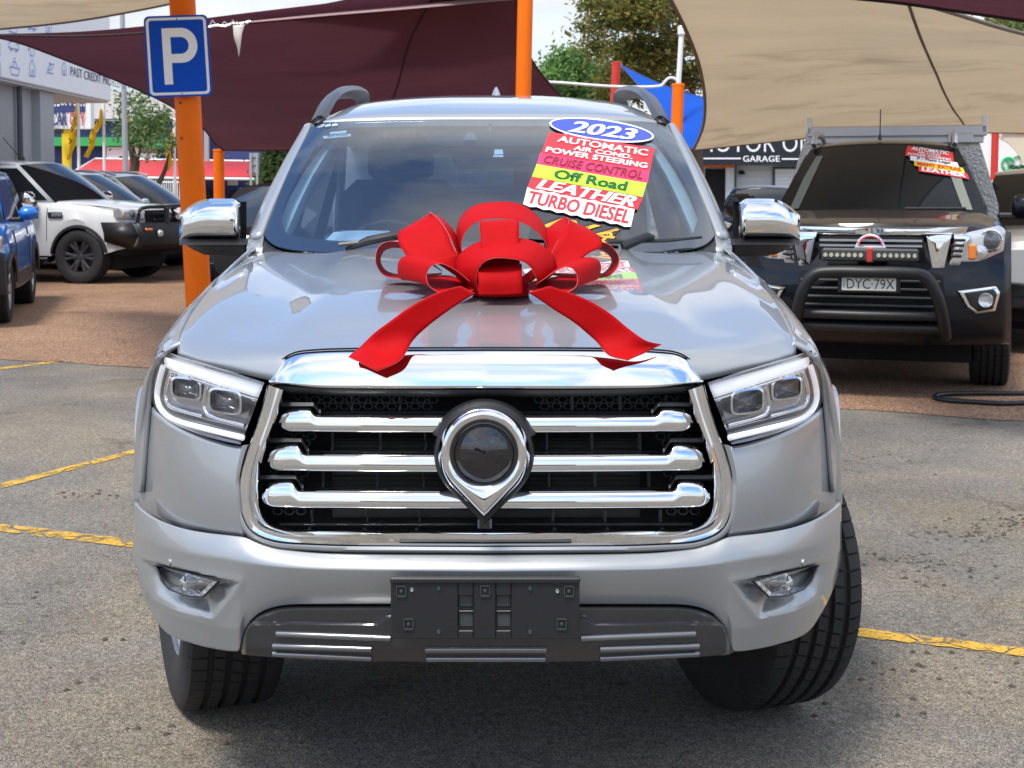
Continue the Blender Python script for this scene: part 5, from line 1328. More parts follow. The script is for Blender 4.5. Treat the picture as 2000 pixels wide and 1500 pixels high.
flag(152, 196, 365, 40, ([(150, 198), (143, 235), (138, 262), (134, 290), (131, 312)], [(151, 205), (151, 240), (148, 265), (143, 290), (136, 312)]), 'drooping yellow flag on the white pole in front of the CAR CITY sign')
flag(202, 194, 368, 41, ([(196, 212), (190, 235), (180, 256), (172, 285), (164, 304)], [(199, 214), (199, 246), (189, 262), (182, 285), (172, 310)]), 'slanting yellow flag on the white pole beside the CAR CITY sign')
flag(256, 222, 372, 47, ([(247, 226), (246, 240), (248, 255), (247, 268)], [(255, 226), (256, 240), (255, 258), (252, 274)]), 'small yellow flag partly behind the thin tree')
flag(340, 236, 385, 42, ([(333, 256), (329, 272), (326, 292), (324, 318), (326, 334)], [(338, 258), (337, 275), (334, 296), (334, 318), (330, 334)]), 'yellow flag on the white pole left of the big orange post')
# ---- grey street light pole
m = MB(); t = at(237, -60, 34); m.tube([(t.x+.05, 34, 0), (t.x, 34, t.z)], [.075, .055], 12); LP = root_mesh(m, 'light_pole', pole_grey, 'tall grey metal light pole behind the white pickup', 'pole')
m = MB(); m.lathe([(.0001, .012), (.12, .012), (.12, 0)], 16, c=(t.x+.05, 34, 0)); child(m, 'base_plate', pole_grey, LP)
# ---- back of a road sign
yS = 36; r = empty('road_sign', (at(495, 330, yS).x, yS, 0), label='back of a small grey road sign on two thin posts', cat='sign')
m = MB(); c, s = pbox(487, 299, 506, 341, yS, .03); m.box(c, s); child(m, 'panel', pole_grey, r)
for x in (491, 503): m = MB(); a = at(x, 299, yS+.05); m.tube([(a.x, yS-.04, 0), (a.x, yS-.04, a.z)], .03, 6); child(m, 'post', satin_al, r)
for v in (305, 320, 335): m = MB(); c, s = pbox(487, v, 506, v+2, yS-.03, .03); m.box(c, s); child(m, 'rail', satin_al, r)

# ---- orange and red posts that carry the sails
def post(x0, v0, x1, v1, y, wpx, mt, label, top=None, name='sail_post'):
    """axis through two pixels; reaches the ground"""
    a = at(x0, v0, y); b = at(x1, v1, y); k = (b-a)/(a.z-b.z); g = b+k*b.z
    r = empty(name, (g.x, y, 0), label=label, cat='post', group='sail posts')
    rad = sz(wpx, y)/2; topz = top if top else a.z; tp = a-k*(topz-a.z)
    m = MB(); m.tube([g, b, a, tp] if top else [g, b, a], rad, 28); child(m, 'column', mt, r, ang=60)
    m = MB(); m.lathe([(.0001, .02), (rad*1.02, .018), (rad*1.05, .0), (rad*1.05, -.03)], 28, c=tp); child(m, 'cap', mt, r)
    m = MB(); m.lathe([(.0001, .016), (rad*1.9, .016), (rad*1.9, 0)], 20, c=g); child(m, 'base_plate', mt, r)
    m = MB(); m.tube([tp+Vector((rad*.9, -.02, -.12)), tp+Vector((rad+.06, -.02, -.10)), tp+Vector((rad+.09, -.02, -.15)), tp+Vector((rad+.05, -.02, -.18))], .012, 6); child(m, 'shackle', pole_grey, r)
    return r, tp, rad
YP = 12.4
PO, tpP, radP = post(356, 0, 388, 590, YP, 50, orange, 'thick orange post that carries the blue P sign', top=3.6)
m = MB()
for (x, v) in ((352, 201), (354, 270)):
    p = at(x, v, YP-radP*.97); m.lathe([(.0001, -.006), (.010, -.005), (.012, .004)], 8, axis='y', c=p)
child(m, 'bolt', grey_pl, PO)
post(1026, 0, 1022, 185, 20, 30, orange, 'orange post behind the silver roof, between the maroon sail and the trees', top=4.6)
post(427, 293, 428, 380, 30, 21, orange, 'short orange post at the low corner of the maroon sail')
post(1325, 165, 1322, 245, 26, 23, orange, 'orange post standing in front of the blue sail')
post(1204, 122, 1201, 185, 34, 17, red_p, 'red post holding the top corner of the blue sail')
post(1944, 255, 1942, 330, 30, 14, red_p, 'red post beside the white wall with the green emblem')
# ---- P sign
Q = [at(290, 191, YP-.17), at(415, 187, YP-.17), at(405, 28, YP-.17), at(280, 32, YP-.17)]
f0 = bil(*Q)
def rrect(s0, t0, s1, t1, rs, rt, n=7):
    o = []
    for (cx, cy, a0) in ((s1-rs, t0+rt, -90), (s1-rs, t1-rt, 0), (s0+rs, t1-rt, 90), (s0+rs, t0+rt, 180)):
        for k in range(n): a = radians(a0+90*k/(n-1)); o.append((cx+rs*cos(a), cy+rt*sin(a)))
    return o
m = MB(); m.prism([f0(s, t) for s, t in rrect(0, 0, 1, 1, .085, .066)], (0, .004, 0))
PS = root_mesh(m, 'parking_sign', blue_s, 'blue parking sign with a white letter P on the orange post', 'sign', ang=30)
def fz(off): return lambda s, t: f0(s, t)+Vector((0, off, 0))
g = fz(-.0025); m = MB(); m.grid([[g(s, t) for s, t in rrect(.03, .025, .97, .975, .07, .055)], [g(s, t) for s, t in rrect(.072, .057, .928, .943, .045, .035)]], cu=True); child(m, 'border', white_pl, PS, ang=180)
# letter P: stem plus bowl, thick strokes
m = MB(); g = fz(-.003)
def pp(x, y): return g(.27+x*.545, .155+y*.69)
ow = []; iw = []
outer_p = [(0, 0), (0, 1), (.55, 1)]+[(.55+.45*sin(a), .69+.31*cos(a)) for a in [pi*k/16 for k in range(1, 17)]]+[(.24, .38), (.24, 0)]
inner_p = [(.24, .54), (.24, .84), (.52, .84)]+[(.52+.23*sin(a), .69+.15*cos(a)) for a in [pi*k/16 for k in range(1, 17)]]
m.grid([[pp(0, 0), pp(.24, 0)], [pp(0, .38), pp(.24, .38)], [pp(0, 1), pp(.24, 1)]])
A1 = [(.24, 1), (.55, 1)]+[(.55+.45*sin(a), .69+.31*cos(a)) for a in [pi*k/20 for k in range(1, 21)]]+[(.24, .38)]
A2 = [(.24, .84), (.52, .84)]+[(.52+.23*sin(a), .69+.15*cos(a)) for a in [pi*k/20 for k in range(1, 21)]]+[(.24, .54)]
m.grid([[pp(*q) for q in A1], [pp(*q) for q in A2]]); child(m, 'letter', white_pl, PS, ang=180)
for (s, t) in ((.52, .955), (.53, .04)): m = MB(); m.lathe([(.0001, -.004), (.006, -.003), (.008, .001)], 10, axis='y', c=f0(s, t)); child(m, 'bolt', grey_pl, PS)

# ---- shade sails
maroon = cloth('maroon_shade_cloth', (.12, .042, .060), .2, var=.12, vscale=1.2)
beige = cloth('beige_shade_cloth', (.45, .362, .245), .42, var=.12, vscale=1.2, stain=(.27, .215, .14))
bluec = cloth('blue_shade_cloth', (.012, .10, .55), .35, var=.06)
pink = cloth('maroon_cloth_skylit', (.42, .27, .27), .3, var=.06)  # sky light on the maroon sail's upper side, put into a paler colour
webb = mat('sail_webbing', (.16, .135, .105), .8); webm = mat('sail_webbing_dark', (.03, .012, .015), .8)
def sail(name, sides, mt, label, web, belly=0.0, n=48, cat='shade sail', seams=()):
    """sides: bottom, right, top, left; each a list of points going round (bottom left->right, right bottom->top, top left->right, left bottom->top)"""
    b, r, t, l = [cr([Vector(p) for p in s], n) for s in sides]; rows = []
    for i in range(n):
        v = i/(n-1); row = []
        for j in range(n):
            u = j/(n-1)
            p = b[j]*(1-v)+t[j]*v+l[i]*(1-u)+r[i]*u-(b[0]*(1-u)*(1-v)+b[-1]*u*(1-v)+t[0]*(1-u)*v+t[-1]*u*v)
            p = p+Vector((0, belly*sin(pi*u)*sin(pi*v), -belly*.3*sin(pi*u)*sin(pi*v)))+Vector((0, .35, 1))*(min(u, 1-u, v, 1-v)*4 if min(u, 1-u, v, 1-v) < .25 else 1)*(noise.noise(Vector((u*3.1, v*7.3, n)))*.03+noise.noise(Vector((u*9+v*6, v*3-u*4, n)))*.02); row.append(p)
        rows.append(row)
    m = MB(); m.grid(rows); o = root_mesh(m, name, mt, label, cat, ang=180)
    for s in (b, r, t, l):
        m = MB(); m.tube(s, .018, 6); child(m, 'hem', web, o)
    for (u0, v0, u1, v1) in seams:
        pts = []
        for k in range(30):
            u = u0+(u1-u0)*k/29; v = v0+(v1-v0)*k/29; fi = v*(n-1); fj = u*(n-1); i = min(n-2, int(fi)); j = min(n-2, int(fj)); a = fi-i; c = fj-j
            pts.append((rows[i][j]*(1-c)+rows[i][j+1]*c)*(1-a)+(rows[i+1][j]*(1-c)+rows[i+1][j+1]*c)*a+Vector((0, -.012, -.006)))
        m = MB(); m.tube(pts, .014, 5); child(m, 'seam', web, o)
    return o
A_ = at
# beige sail over the black pickup
sail('shade_sail', ([A_(1355, 293, 20.5), A_(1470, 281, 21), A_(1600, 268, 21.5), A_(1760, 262, 22), A_(1900, 259, 22.5), A_(2130, 262, 23)],
                    [A_(2130, 262, 23), A_(2160, 170, 17), A_(2200, 105, 13)],
                    [A_(1265, -95, 9.5), A_(1500, -62, 9.8), A_(1700, -22, 10.4), A_(1850, 22, 11), A_(2000, 66, 12), A_(2200, 105, 13)],
                    [A_(1355, 293, 20.5), A_(1372, 252, 18.8), A_(1377, 200, 16.6), A_(1366, 130, 14.2), A_(1340, 60, 12.2), A_(1308, -4, 10.8), A_(1265, -95, 9.5)]),
     beige, 'broad beige shade sail with a dark seam above the black pickup', webb, seams=((.70, .0, .40, 1.0),))
# beige sail, top left
sail('shade_sail', ([A_(-60, 62, 15), A_(0, 56, 15), A_(150, 40, 14.5), A_(330, 7, 14), A_(420, -14, 14)], [A_(420, -14, 14), A_(430, -60, 12), A_(440, -120, 10)],
                    [A_(-60, -140, 9), A_(200, -150, 9.5), A_(440, -120, 10)], [A_(-60, 62, 15), A_(-60, -40, 12), A_(-60, -140, 9)]), beige, 'strip of beige shade sail across the upper left corner', webb)
# maroon sail
MS = sail('shade_sail', ([A_(-70, 66, 21), A_(0, 75, 21.5), A_(130, 118, 23), A_(280, 180, 25.5), A_(345, 214, 27), A_(385, 244, 28.5), A_(415, 272, 29.5), A_(437, 293, 30)],
                    [A_(437, 293, 30), A_(560, 291, 28.5), A_(760, 280, 26.5), A_(940, 250, 25), A_(1095, 190, 24)],
                    [A_(437, 47, 25), A_(437, 47, 25), A_(437, 47, 25)], [A_(-70, 66, 21)]*2+[A_(437, 47, 25)]) if False else
         ([A_(437, 293, 30), A_(500, 294, 29.4), A_(620, 290, 28.5), A_(800, 274, 27), A_(960, 240, 25.5), A_(1100, 192, 24.5)],
          [A_(1100, 192, 24.5), A_(1062, 150, 24), A_(1038, 115, 23.5), A_(1020, 70, 22.8), A_(1009, 2, 22), A_(1006, -40, 21.5)],
          [A_(-90, 66, 21), A_(40, 70, 21), A_(180, 70, 20.8), A_(310, 62, 20.8), A_(455, 48, 20.8), A_(640, 32, 21), A_(820, 16, 21.2), A_(1006, -2, 21.5)],
          [A_(437, 293, 30), A_(420, 281, 29.2), A_(398, 252, 28), A_(345, 214, 26.5), A_(280, 180, 25), A_(130, 118, 23), A_(0, 74, 21.5), A_(-90, 66, 21)]),
     maroon, 'big dark maroon shade sail hanging behind the silver pickup', webm, belly=.5, seams=((.47, .0, .86, 1.0),))
m = MB(); m.grid([cr([A_(460, 47, 20.6), A_(640, 31, 20.8), A_(820, 16, 21.0), A_(1010, -1, 21.3)], 20), cr([A_(470, 43, 20.9), A_(640, 19, 21.6), A_(800, 0, 22.2), A_(1000, -24, 22.6)], 20)]); child(m, 'turned_edge', pink, MS, ang=180, thick=.004, ref=None)
sail('shade_sail', ([A_(470, 43, 23), A_(640, 20, 23), A_(850, -4, 23), A_(1000, -20, 23)], [A_(1000, -20, 23), A_(1000, -60, 20)], [A_(480, 40, 23), A_(640, 8, 23), A_(760, -16, 22), A_(1000, -60, 20)], [A_(470, 43, 23), A_(480, 40, 23)]), maroon, 'narrow wedge of a second maroon sail above the big maroon one', webm)
sail('shade_sail', ([A_(1640, -8, 8.6), A_(1750, 3, 8.6), A_(1850, 17, 8.6), A_(2000, 39, 8.6), A_(2120, 58, 8.6)], [A_(2120, 58, 8.6), A_(2200, -80, 6.8)], [A_(1640, -40, 7.5), A_(1900, -70, 7), A_(2200, -80, 6.8)], [A_(1640, -8, 8.6), A_(1640, -40, 7.5)]), maroon, 'dark maroon sail edge in the upper right corner', webm)
sail('shade_sail', ([A_(1284, 224, 28), A_(1310, 262, 27.5), A_(1335, 282, 27), A_(1352, 292, 26.6)], [A_(1352, 292, 26.6), A_(1366, 262, 27.2), A_(1377, 225, 28), A_(1400, 198, 29)],
                    [A_(1212, 127, 33.8), A_(1262, 152, 32), A_(1322, 176, 30.5), A_(1400, 198, 29)], [A_(1284, 224, 28), A_(1272, 200, 29), A_(1243, 162, 31.5), A_(1212, 127, 33.8)]), bluec, 'bright blue shade sail between the red post and the beige sail', mat('blue_hem', (.02, .05, .2), .7))
# white torn cloth and clips on the maroon sail edge
m = MB(); m.grid([cr([A_(455, 50, 20.5), A_(457, 72, 20.5), A_(464, 95, 20.5), A_(466, 110, 20.5)], 12), cr([A_(478, 48, 20.5), A_(473, 64, 20.45), A_(470, 88, 20.45), A_(467, 111, 20.5)], 12)]); root_mesh(m, 'torn_cloth', cloth('pale_rag', (.72, .68, .62), .3), 'torn white cloth scrap hanging from the maroon sail edge', 'cloth', thick=.003, ref=None, ang=180)
m = MB(); m.tube([A_(408, 53, 20.6), A_(425, 50, 20.6), A_(440, 52, 20.6), A_(455, 46, 20.6), A_(470, 47, 20.6), A_(490, 42, 20.6)], .02, 6)
for x in (415, 438, 455, 463, 478): m.tube([A_(x-4, 49, 20.55), A_(x, 40+(x % 5), 20.55), A_(x+5, 47, 20.55)], .013, 5)
root_mesh(m, 'sail_rope', satin_al, 'pale rope and metal clips along the maroon sail corner', 'rope', merge=0)
# white bent pipe and lamp pole
r = empty('lamp_pole', (at(1331, 60, 28).x, 28, 0), label='thin white lamp pole with a long bent white arm in front of the tree', cat='lamp')
m = MB(); a = at(1332, 52, 28); b = at(1325, 165, 28); m.tube([(b.x-.05, 28, 0), b, a], .05, 8); child(m, 'pole', wht, r)
m = MB(); m.box(at(1331, 60, 28), (.14, .14, .2), bev=.03); child(m, 'lamp_head', wht, r)
m = MB(); m.tube(cr([at(1326, 162, 28), at(1318, 154, 28), at(1308, 152, 28), at(1300, 158, 28), at(1292, 167, 28), at(1280, 169, 28), at(1240, 170, 28), at(1180, 168, 28), at(1100, 162, 28), at(1065, 160, 28)], 50), .028, 8); child(m, 'arm', wht, r)

# ---- garage on the right
YG = 60.0
GA = empty('garage_building', (at(1500, 362, YG).x, YG, 0), label='white garage with black MOTOR ONE GARAGE signboard', cat='building')
def ga(x0, y0, x1, y1, yn, dep, nm, mt, bev=0): mb = MB(); c, s = pbox(x0, y0, x1, y1, yn, dep); mb.box(c, s, bev=bev); return child(mb, nm, mt, GA)
ga(1330, 200, 1830, 428, YG+.9, 10, 'wall', cladw)
ga(1340, 235, 1690, 322, YG, .85, 'signboard', sign_blk)
def gtext(txt, x0, y0, x1, y1, bold, mt=white_pl): mb = MB(); f = bil(at(x0, y1, YG-.02), at(x1, y1, YG-.02), at(x1, y0, YG-.02), at(x0, y0, YG-.02)); text_on(mb, txt, f, (0, 0, 1, 1), 0, bold, 0, 1.05); child(mb, 'lettering', mt, GA, ang=180, recalc=False, merge=0)
gtext('MOTOR ONE', 1366, 262, 1612, 297, 0.0); gtext('GARAGE', 1451, 304, 1523, 316, .012)
ga(1374, 308, 1447, 311, YG-.03, .02, 'rule', white_pl); ga(1527, 309, 1600, 312, YG-.03, .02, 'rule', white_pl)
ga(1378, 330, 1418, 428, YG+.80, .15, 'doorway', dark); ga(1372, 321, 1436, 326, YG+.3, .5, 'door_header', orange); ga(1418, 327, 1435, 428, YG+.6, .3, 'door_jamb', cladw); ga(1435, 324, 1438, 428, YG+.55, .4, 'jamb_edge', grey_pl)
ga(1513, 330, 1558, 428, YG+.82, .1, 'roller_door', wht)
for v in (338, 345, 352, 359, 366, 373, 380): ga(1514, v, 1557, v+.7, YG+.80, .03, 'door_slat', cladw)
ga(1510, 327, 1513, 428, YG+.78, .15, 'door_frame', grey_pl); ga(1513, 326, 1562, 330, YG+.78, .15, 'door_frame', grey_pl)
for v in (333, 345, 357, 369): ga(1440, v, 1509, v+.6, YG+.88, .03, 'cladding_joint', mat('joint_pale_%d' % v, (.42, .43, .44), .7))
m = MB(); p = at(1449, 338, YG+.7); m.lathe([(.03, .12), (.10, .08), (.16, -.05), (.0001, -.06)], 12, c=p); m.box(p+Vector((0, .1, .05)), (.08, .3, .06)); child(m, 'wall_lamp', black_pl, GA)
# ---- white wall with green emblem
YW = 38.0
r = empty('emblem_wall', (at(1920, 362, YW).x, YW, 0), label='white wall with a green anchor emblem at the right edge', cat='wall')
def ew(x0, y0, x1, y1, yn, dep, nm, mt): mb = MB(); c, s = pbox(x0, y0, x1, y1, yn, dep); mb.box(c, s, bev=0); return child(mb, nm, mt, r)
ew(1812, 256, 2150, 460, YW, .2, 'panel', wht); ew(1958, 240, 2150, 262, YW-.05, .3, 'header', cream)
m = MB(); poly = [at(1932, 262, YW-.01), at(2040, 262, YW-.01), at(2040, 310, YW-.01), at(1992, 318, YW-.01), at(1985, 296, YW-.01), at(1970, 280, YW-.01), at(1950, 268, YW-.01)]; m.face([m.vert(p) for p in poly]); child(m, 'beige_field', mat('beige_print', (.62, .55, .42), .6), r)
em = mat('emblem_green', (.03, .42, .16), .6); m = MB()
c0 = (1969, 321); m.tube([at(c0[0]+12*cos(a), c0[1]+13*sin(a), YW-.02) for a in [pi*.35+2*pi*.78*k/24 for k in range(25)]], .03, 6, up=(0, 1, 0)); child(m, 'emblem_ring', em, r)
m = MB(); m.tube([at(1969, 309, YW-.03), at(1969, 334, YW-.03)], .022, 6, up=(0, 1, 0)); m.tube([at(1961, 326, YW-.03), at(1964, 333, YW-.03), at(1969, 335, YW-.03), at(1976, 333, YW-.03), at(1980, 326, YW-.03)], .022, 6, up=(0, 1, 0)); m.tube([at(1964, 313, YW-.03), at(1975, 313, YW-.03)], .02, 6, up=(0, 1, 0)); m.tube([at(1980, 308, YW-.03), at(1990, 304, YW-.03), at(1993, 310, YW-.03)], .02, 6, up=(0, 1, 0)); child(m, 'emblem_anchor', em, r, merge=0)
m = MB()
for k in range(6): m.tube([at(1972+k*6, 326+(k % 2)*3, YW-.03), at(1978+k*6, 322+(k % 3)*3, YW-.03)], .05, 5, up=(0, 1, 0))
o = child(m, 'emblem_leaves', mat('emblem_dark', (.02, .10, .05), .7), r, merge=0); o['kind'] = 'stuff'

# ---- picket fence in the distance
yF = 50; fr_ = empty('picket_fence', (at(305, 360, yF).x, yF, 0), label='white steel picket fence below the thin tree', cat='fence')
for k in range(27):
    x = 262+k*4.2; m = MB(); a = at(x, 352, yF); m.tube([(a.x, yF, .12), a], .018, 5); child(m, 'picket', wht, fr_)
for v in (356, 395): m = MB(); a = at(258, v, yF); b = at(376, v, yF); m.tube([a, b], .022, 5); child(m, 'rail', wht, fr_)

# ---- trees
def leaf_mat(name, c):
    m = cloth(name, c, .5, var=.35, vscale=.7, rough=.5); return m
def tree(name, base, trunk_pts, limbs, clumps, mt, label, n_leaf, lsz, group=None, bark=None, seed=1):
    rnd = random.Random(seed); r = empty(name, base, label=label, cat='tree', group=group); bark = bark or MT['bark']
    m = MB(); t = cr([Vector(p) for p in trunk_pts], 14); rr0 = limbs[0]; m.tube(t, [rr0*(1-.6*i/13) for i in range(14)], 9); o = child(m, 'trunk', bark, r, ang=80)
    m = MB()
    for a, b, rad in limbs[1]:
        a = Vector(a); b = Vector(b); md = (a+b)/2+Vector((rnd.uniform(-.2, .2), rnd.uniform(-.2, .2), rnd.uniform(0, .35))); c = cr([a, md, b], 9); m.tube(c, [rad*(1-.75*i/8) for i in range(9)], 6)
    if limbs[1]: child(m, 'limbs', bark, r, ang=80, merge=0)
    tot = sum(c[3] for c in clumps)
    m = MB()
    for (cx, cy, cz, w, rx, rz) in [(c[0], c[1], c[2], c[3], c[4], c[5]) for c in clumps]:
        n = int(n_leaf*w/tot)
        # little twig groups inside the clump, leaves around each
        for g in range(max(1, n//14)):
            while True:
                d = Vector((rnd.uniform(-1, 1), rnd.uniform(-1, 1), rnd.uniform(-1, 1)))
                if d.length < 1: break
            d *= .55+.45*rnd.random()**.3
            c = Vector((cx+d.x*rx, cy+d.y*rx, cz+d.z*rz)); gs = lsz*rnd.uniform(1.4, 3.2)
            for q in range(14):
                p = c+Vector((rnd.gauss(0, gs), rnd.gauss(0, gs), rnd.gauss(0, gs*.7)))
                u = Vector((rnd.gauss(0, 1), rnd.gauss(0, 1), rnd.gauss(0, .6))).normalized(); v_ = u.cross(Vector((rnd.gauss(0, 1), rnd.gauss(0, 1), rnd.gauss(0, 1)))).normalized()
                s = lsz*rnd.uniform(.6, 1.25); b0 = len(m.v)
                m.v += [tuple(p-u*s), tuple(p+v_*s*.42+u*s*.1), tuple(p+u*s), tuple(p-v_*s*.42+u*s*.1)]; m.f.append((b0, b0+1, b0+2, b0+3)); m.m.append(rnd.choice((0, 0, 1, 2)) if isinstance(mt, list) else 0)
    o = child(m, 'crown', mt, r, ang=180, merge=0, recalc=False); return r
mat('bark', (.085, .062, .045), .9, var=.3, vscale=6, bump=.5, bscale=12)
gA = leaf_mat('leaf_olive', (0.213, 0.219, 0.056)); gB = leaf_mat('leaf_dark', (0.088, 0.128, 0.047)); gC = leaf_mat('leaf_rust', (0.297, 0.22, 0.061)); gD = leaf_mat('leaf_fresh', (0.175, 0.312, 0.094)); gE = leaf_mat('leaf_mid', (0.112, 0.206, 0.069)); gF = leaf_mat('leaf_pale', (0.228, 0.288, 0.12))
def clumps_px(lst, y, dep):
    rnd = random.Random(len(lst)*7+int(y)); o = []
    for (x, v, rx, rv, w) in lst:
        p = at(x, v, y+rnd.uniform(-dep, dep)); o.append((p.x, p.y, p.z, w, sz(rx, y), sz(rv, y)))
    return o
yT = 46
b0 = at(1350, 362, yT)
tree('big_tree', (b0.x, yT, 0), [(b0.x+.2, yT, 0), at(1352, 240, yT), at(1338, 150, yT), at(1316, 95, yT), at(1292, 30, yT), at(1275, -60, yT)],
     (.34, [(at(1338, 150, yT), at(1420, 120, yT), .14), (at(1316, 95, yT), at(1220, 60, yT-1), .12), (at(1300, 60, yT), at(1350, -30, yT), .14), (at(1340, 170, yT), at(1375, 160, yT), .16), (at(1292, 30, yT), at(1190, -20, yT), .1)]),
     clumps_px([(1250, 20, 48, 40, 2.4), (1190, 30, 40, 42, 1.6), (1165, 90, 30, 26, .5), (1142, 55, 16, 28, .22), (1230, 110, 50, 36, 2), (1290, 110, 40, 40, 1.3), (1215, 160, 50, 30, 2), (1270, 170, 45, 26, 1.2), (1345, 70, 32, 34, .7), (1360, 150, 28, 28, .5), (1320, 10, 40, 36, 1), (1240, -50, 90, 50, 2.4), (1350, -40, 60, 50, 1.6), (1150, 5, 22, 12, .25), (1400, 60, 60, 90, 2), (1450, 0, 70, 70, 2), (1370, 215, 30, 16, .2)], yT, 2.2),
     [gA, gB, gC], 'large olive and rust leaved tree rising behind the blue sail', 25000, .105, seed=3)
yM = 60
for k, (x, lst, mts, lab) in enumerate(((1110, [(1112, 130, 40, 34, 2), (1085, 150, 28, 28, 1), (1140, 150, 30, 34, 1.2), (1110, 180, 50, 24, 1)], [gD, gE, gD], 'bright green rounded tree right of the centre orange post'),
                                        (1175, [(1165, 165, 26, 34, 1.4), (1190, 180, 34, 22, 1), (1150, 190, 44, 18, 1)], [gB, gA, gE], 'darker bushy tree between the bright green tree and the red post'))):
    b = at(x, 362, yM+k*3); tree('rounded_tree', (b.x, b.y, 0), [(b.x, b.y, 0), (b.x+.1, b.y, 2.5), (b.x, b.y, 5)], (.2, []), clumps_px(lst, yM+k*3, 1.8), mts, lab, 9000, .12, seed=11+k)
y_ = 40; b = at(262, 362, y_)
tree('thin_tree', (b.x, y_, 0), [(b.x, y_, 0), at(258, 350, y_), at(262, 310, y_), at(256, 285, y_), at(262, 240, y_)], (.17, [(at(262, 345, y_), at(274, 288, y_), .11), (at(274, 288, y_), at(300, 235, y_), .07), (at(256, 285, y_), at(236, 225, y_), .06), (at(298, 378, y_), at(330, 300, y_), .11), (at(262, 330, y_), at(252, 290, y_), .09)]),
     clumps_px([(245, 210, 22, 26, .6), (285, 230, 34, 28, 1.3), (310, 255, 28, 28, 1.1), (270, 265, 34, 24, 1.1), (240, 250, 18, 28, .5), (320, 225, 14, 18, .3), (270, 200, 20, 14, .25), (300, 285, 26, 16, .5), (262, 366, 20, 10, .5), (335, 280, 12, 16, .2)], y_, 1.2), [gE, gF, gB], 'thin many-stemmed tree beside the grey light pole', 2300, .085, seed=5)
y_ = 41; b = at(530, 362, y_)
tree('dense_tree', (b.x, y_, 0), [(b.x, y_, 0), (b.x, y_, 1.5), (b.x, y_, 2.5)], (.12, []), clumps_px([(545, 320, 28, 30, 2), (570, 330, 36, 40, 2), (530, 360, 18, 26, 1), (600, 330, 40, 40, 2), (560, 290, 40, 20, 1)], y_, .8), [gB, gE, gB], 'dense dark green shrub beside the grey road sign', 9000, .09, seed=8)
y_ = 48; b = at(2010, 362, y_)
tree('gum_tree', (b.x, y_, 0), [(b.x, y_, 0), (b.x+.2, y_, 3), (b.x, y_, 6.2)], (.2, []), clumps_px([(1945, 45, 26, 14, 1), (1990, 55, 32, 26, 2), (2040, 60, 50, 50, 3), (1975, 70, 30, 16, 1)], y_, 1), [gF, gE, gC], 'tree tip showing above the beige sail in the top right corner', 4000, .10, seed=9)

# ---- black hose on the ground
m = MB(); pts = [gnd(2080, 766, .02), gnd(2000, 768, .02), gnd(1900, 768, .02), gnd(1840, 770, .02), gnd(1825, 775, .02), gnd(1845, 781, .02), gnd(1900, 785, .02), gnd(1960, 788, .02), gnd(2010, 786, .02), gnd(2080, 782, .02)]
m.tube(cr(pts, 80), .017, 8); root_mesh(m, 'hose', black_pl, 'black rubber hose looped on the brown paving at the right edge', 'hose')
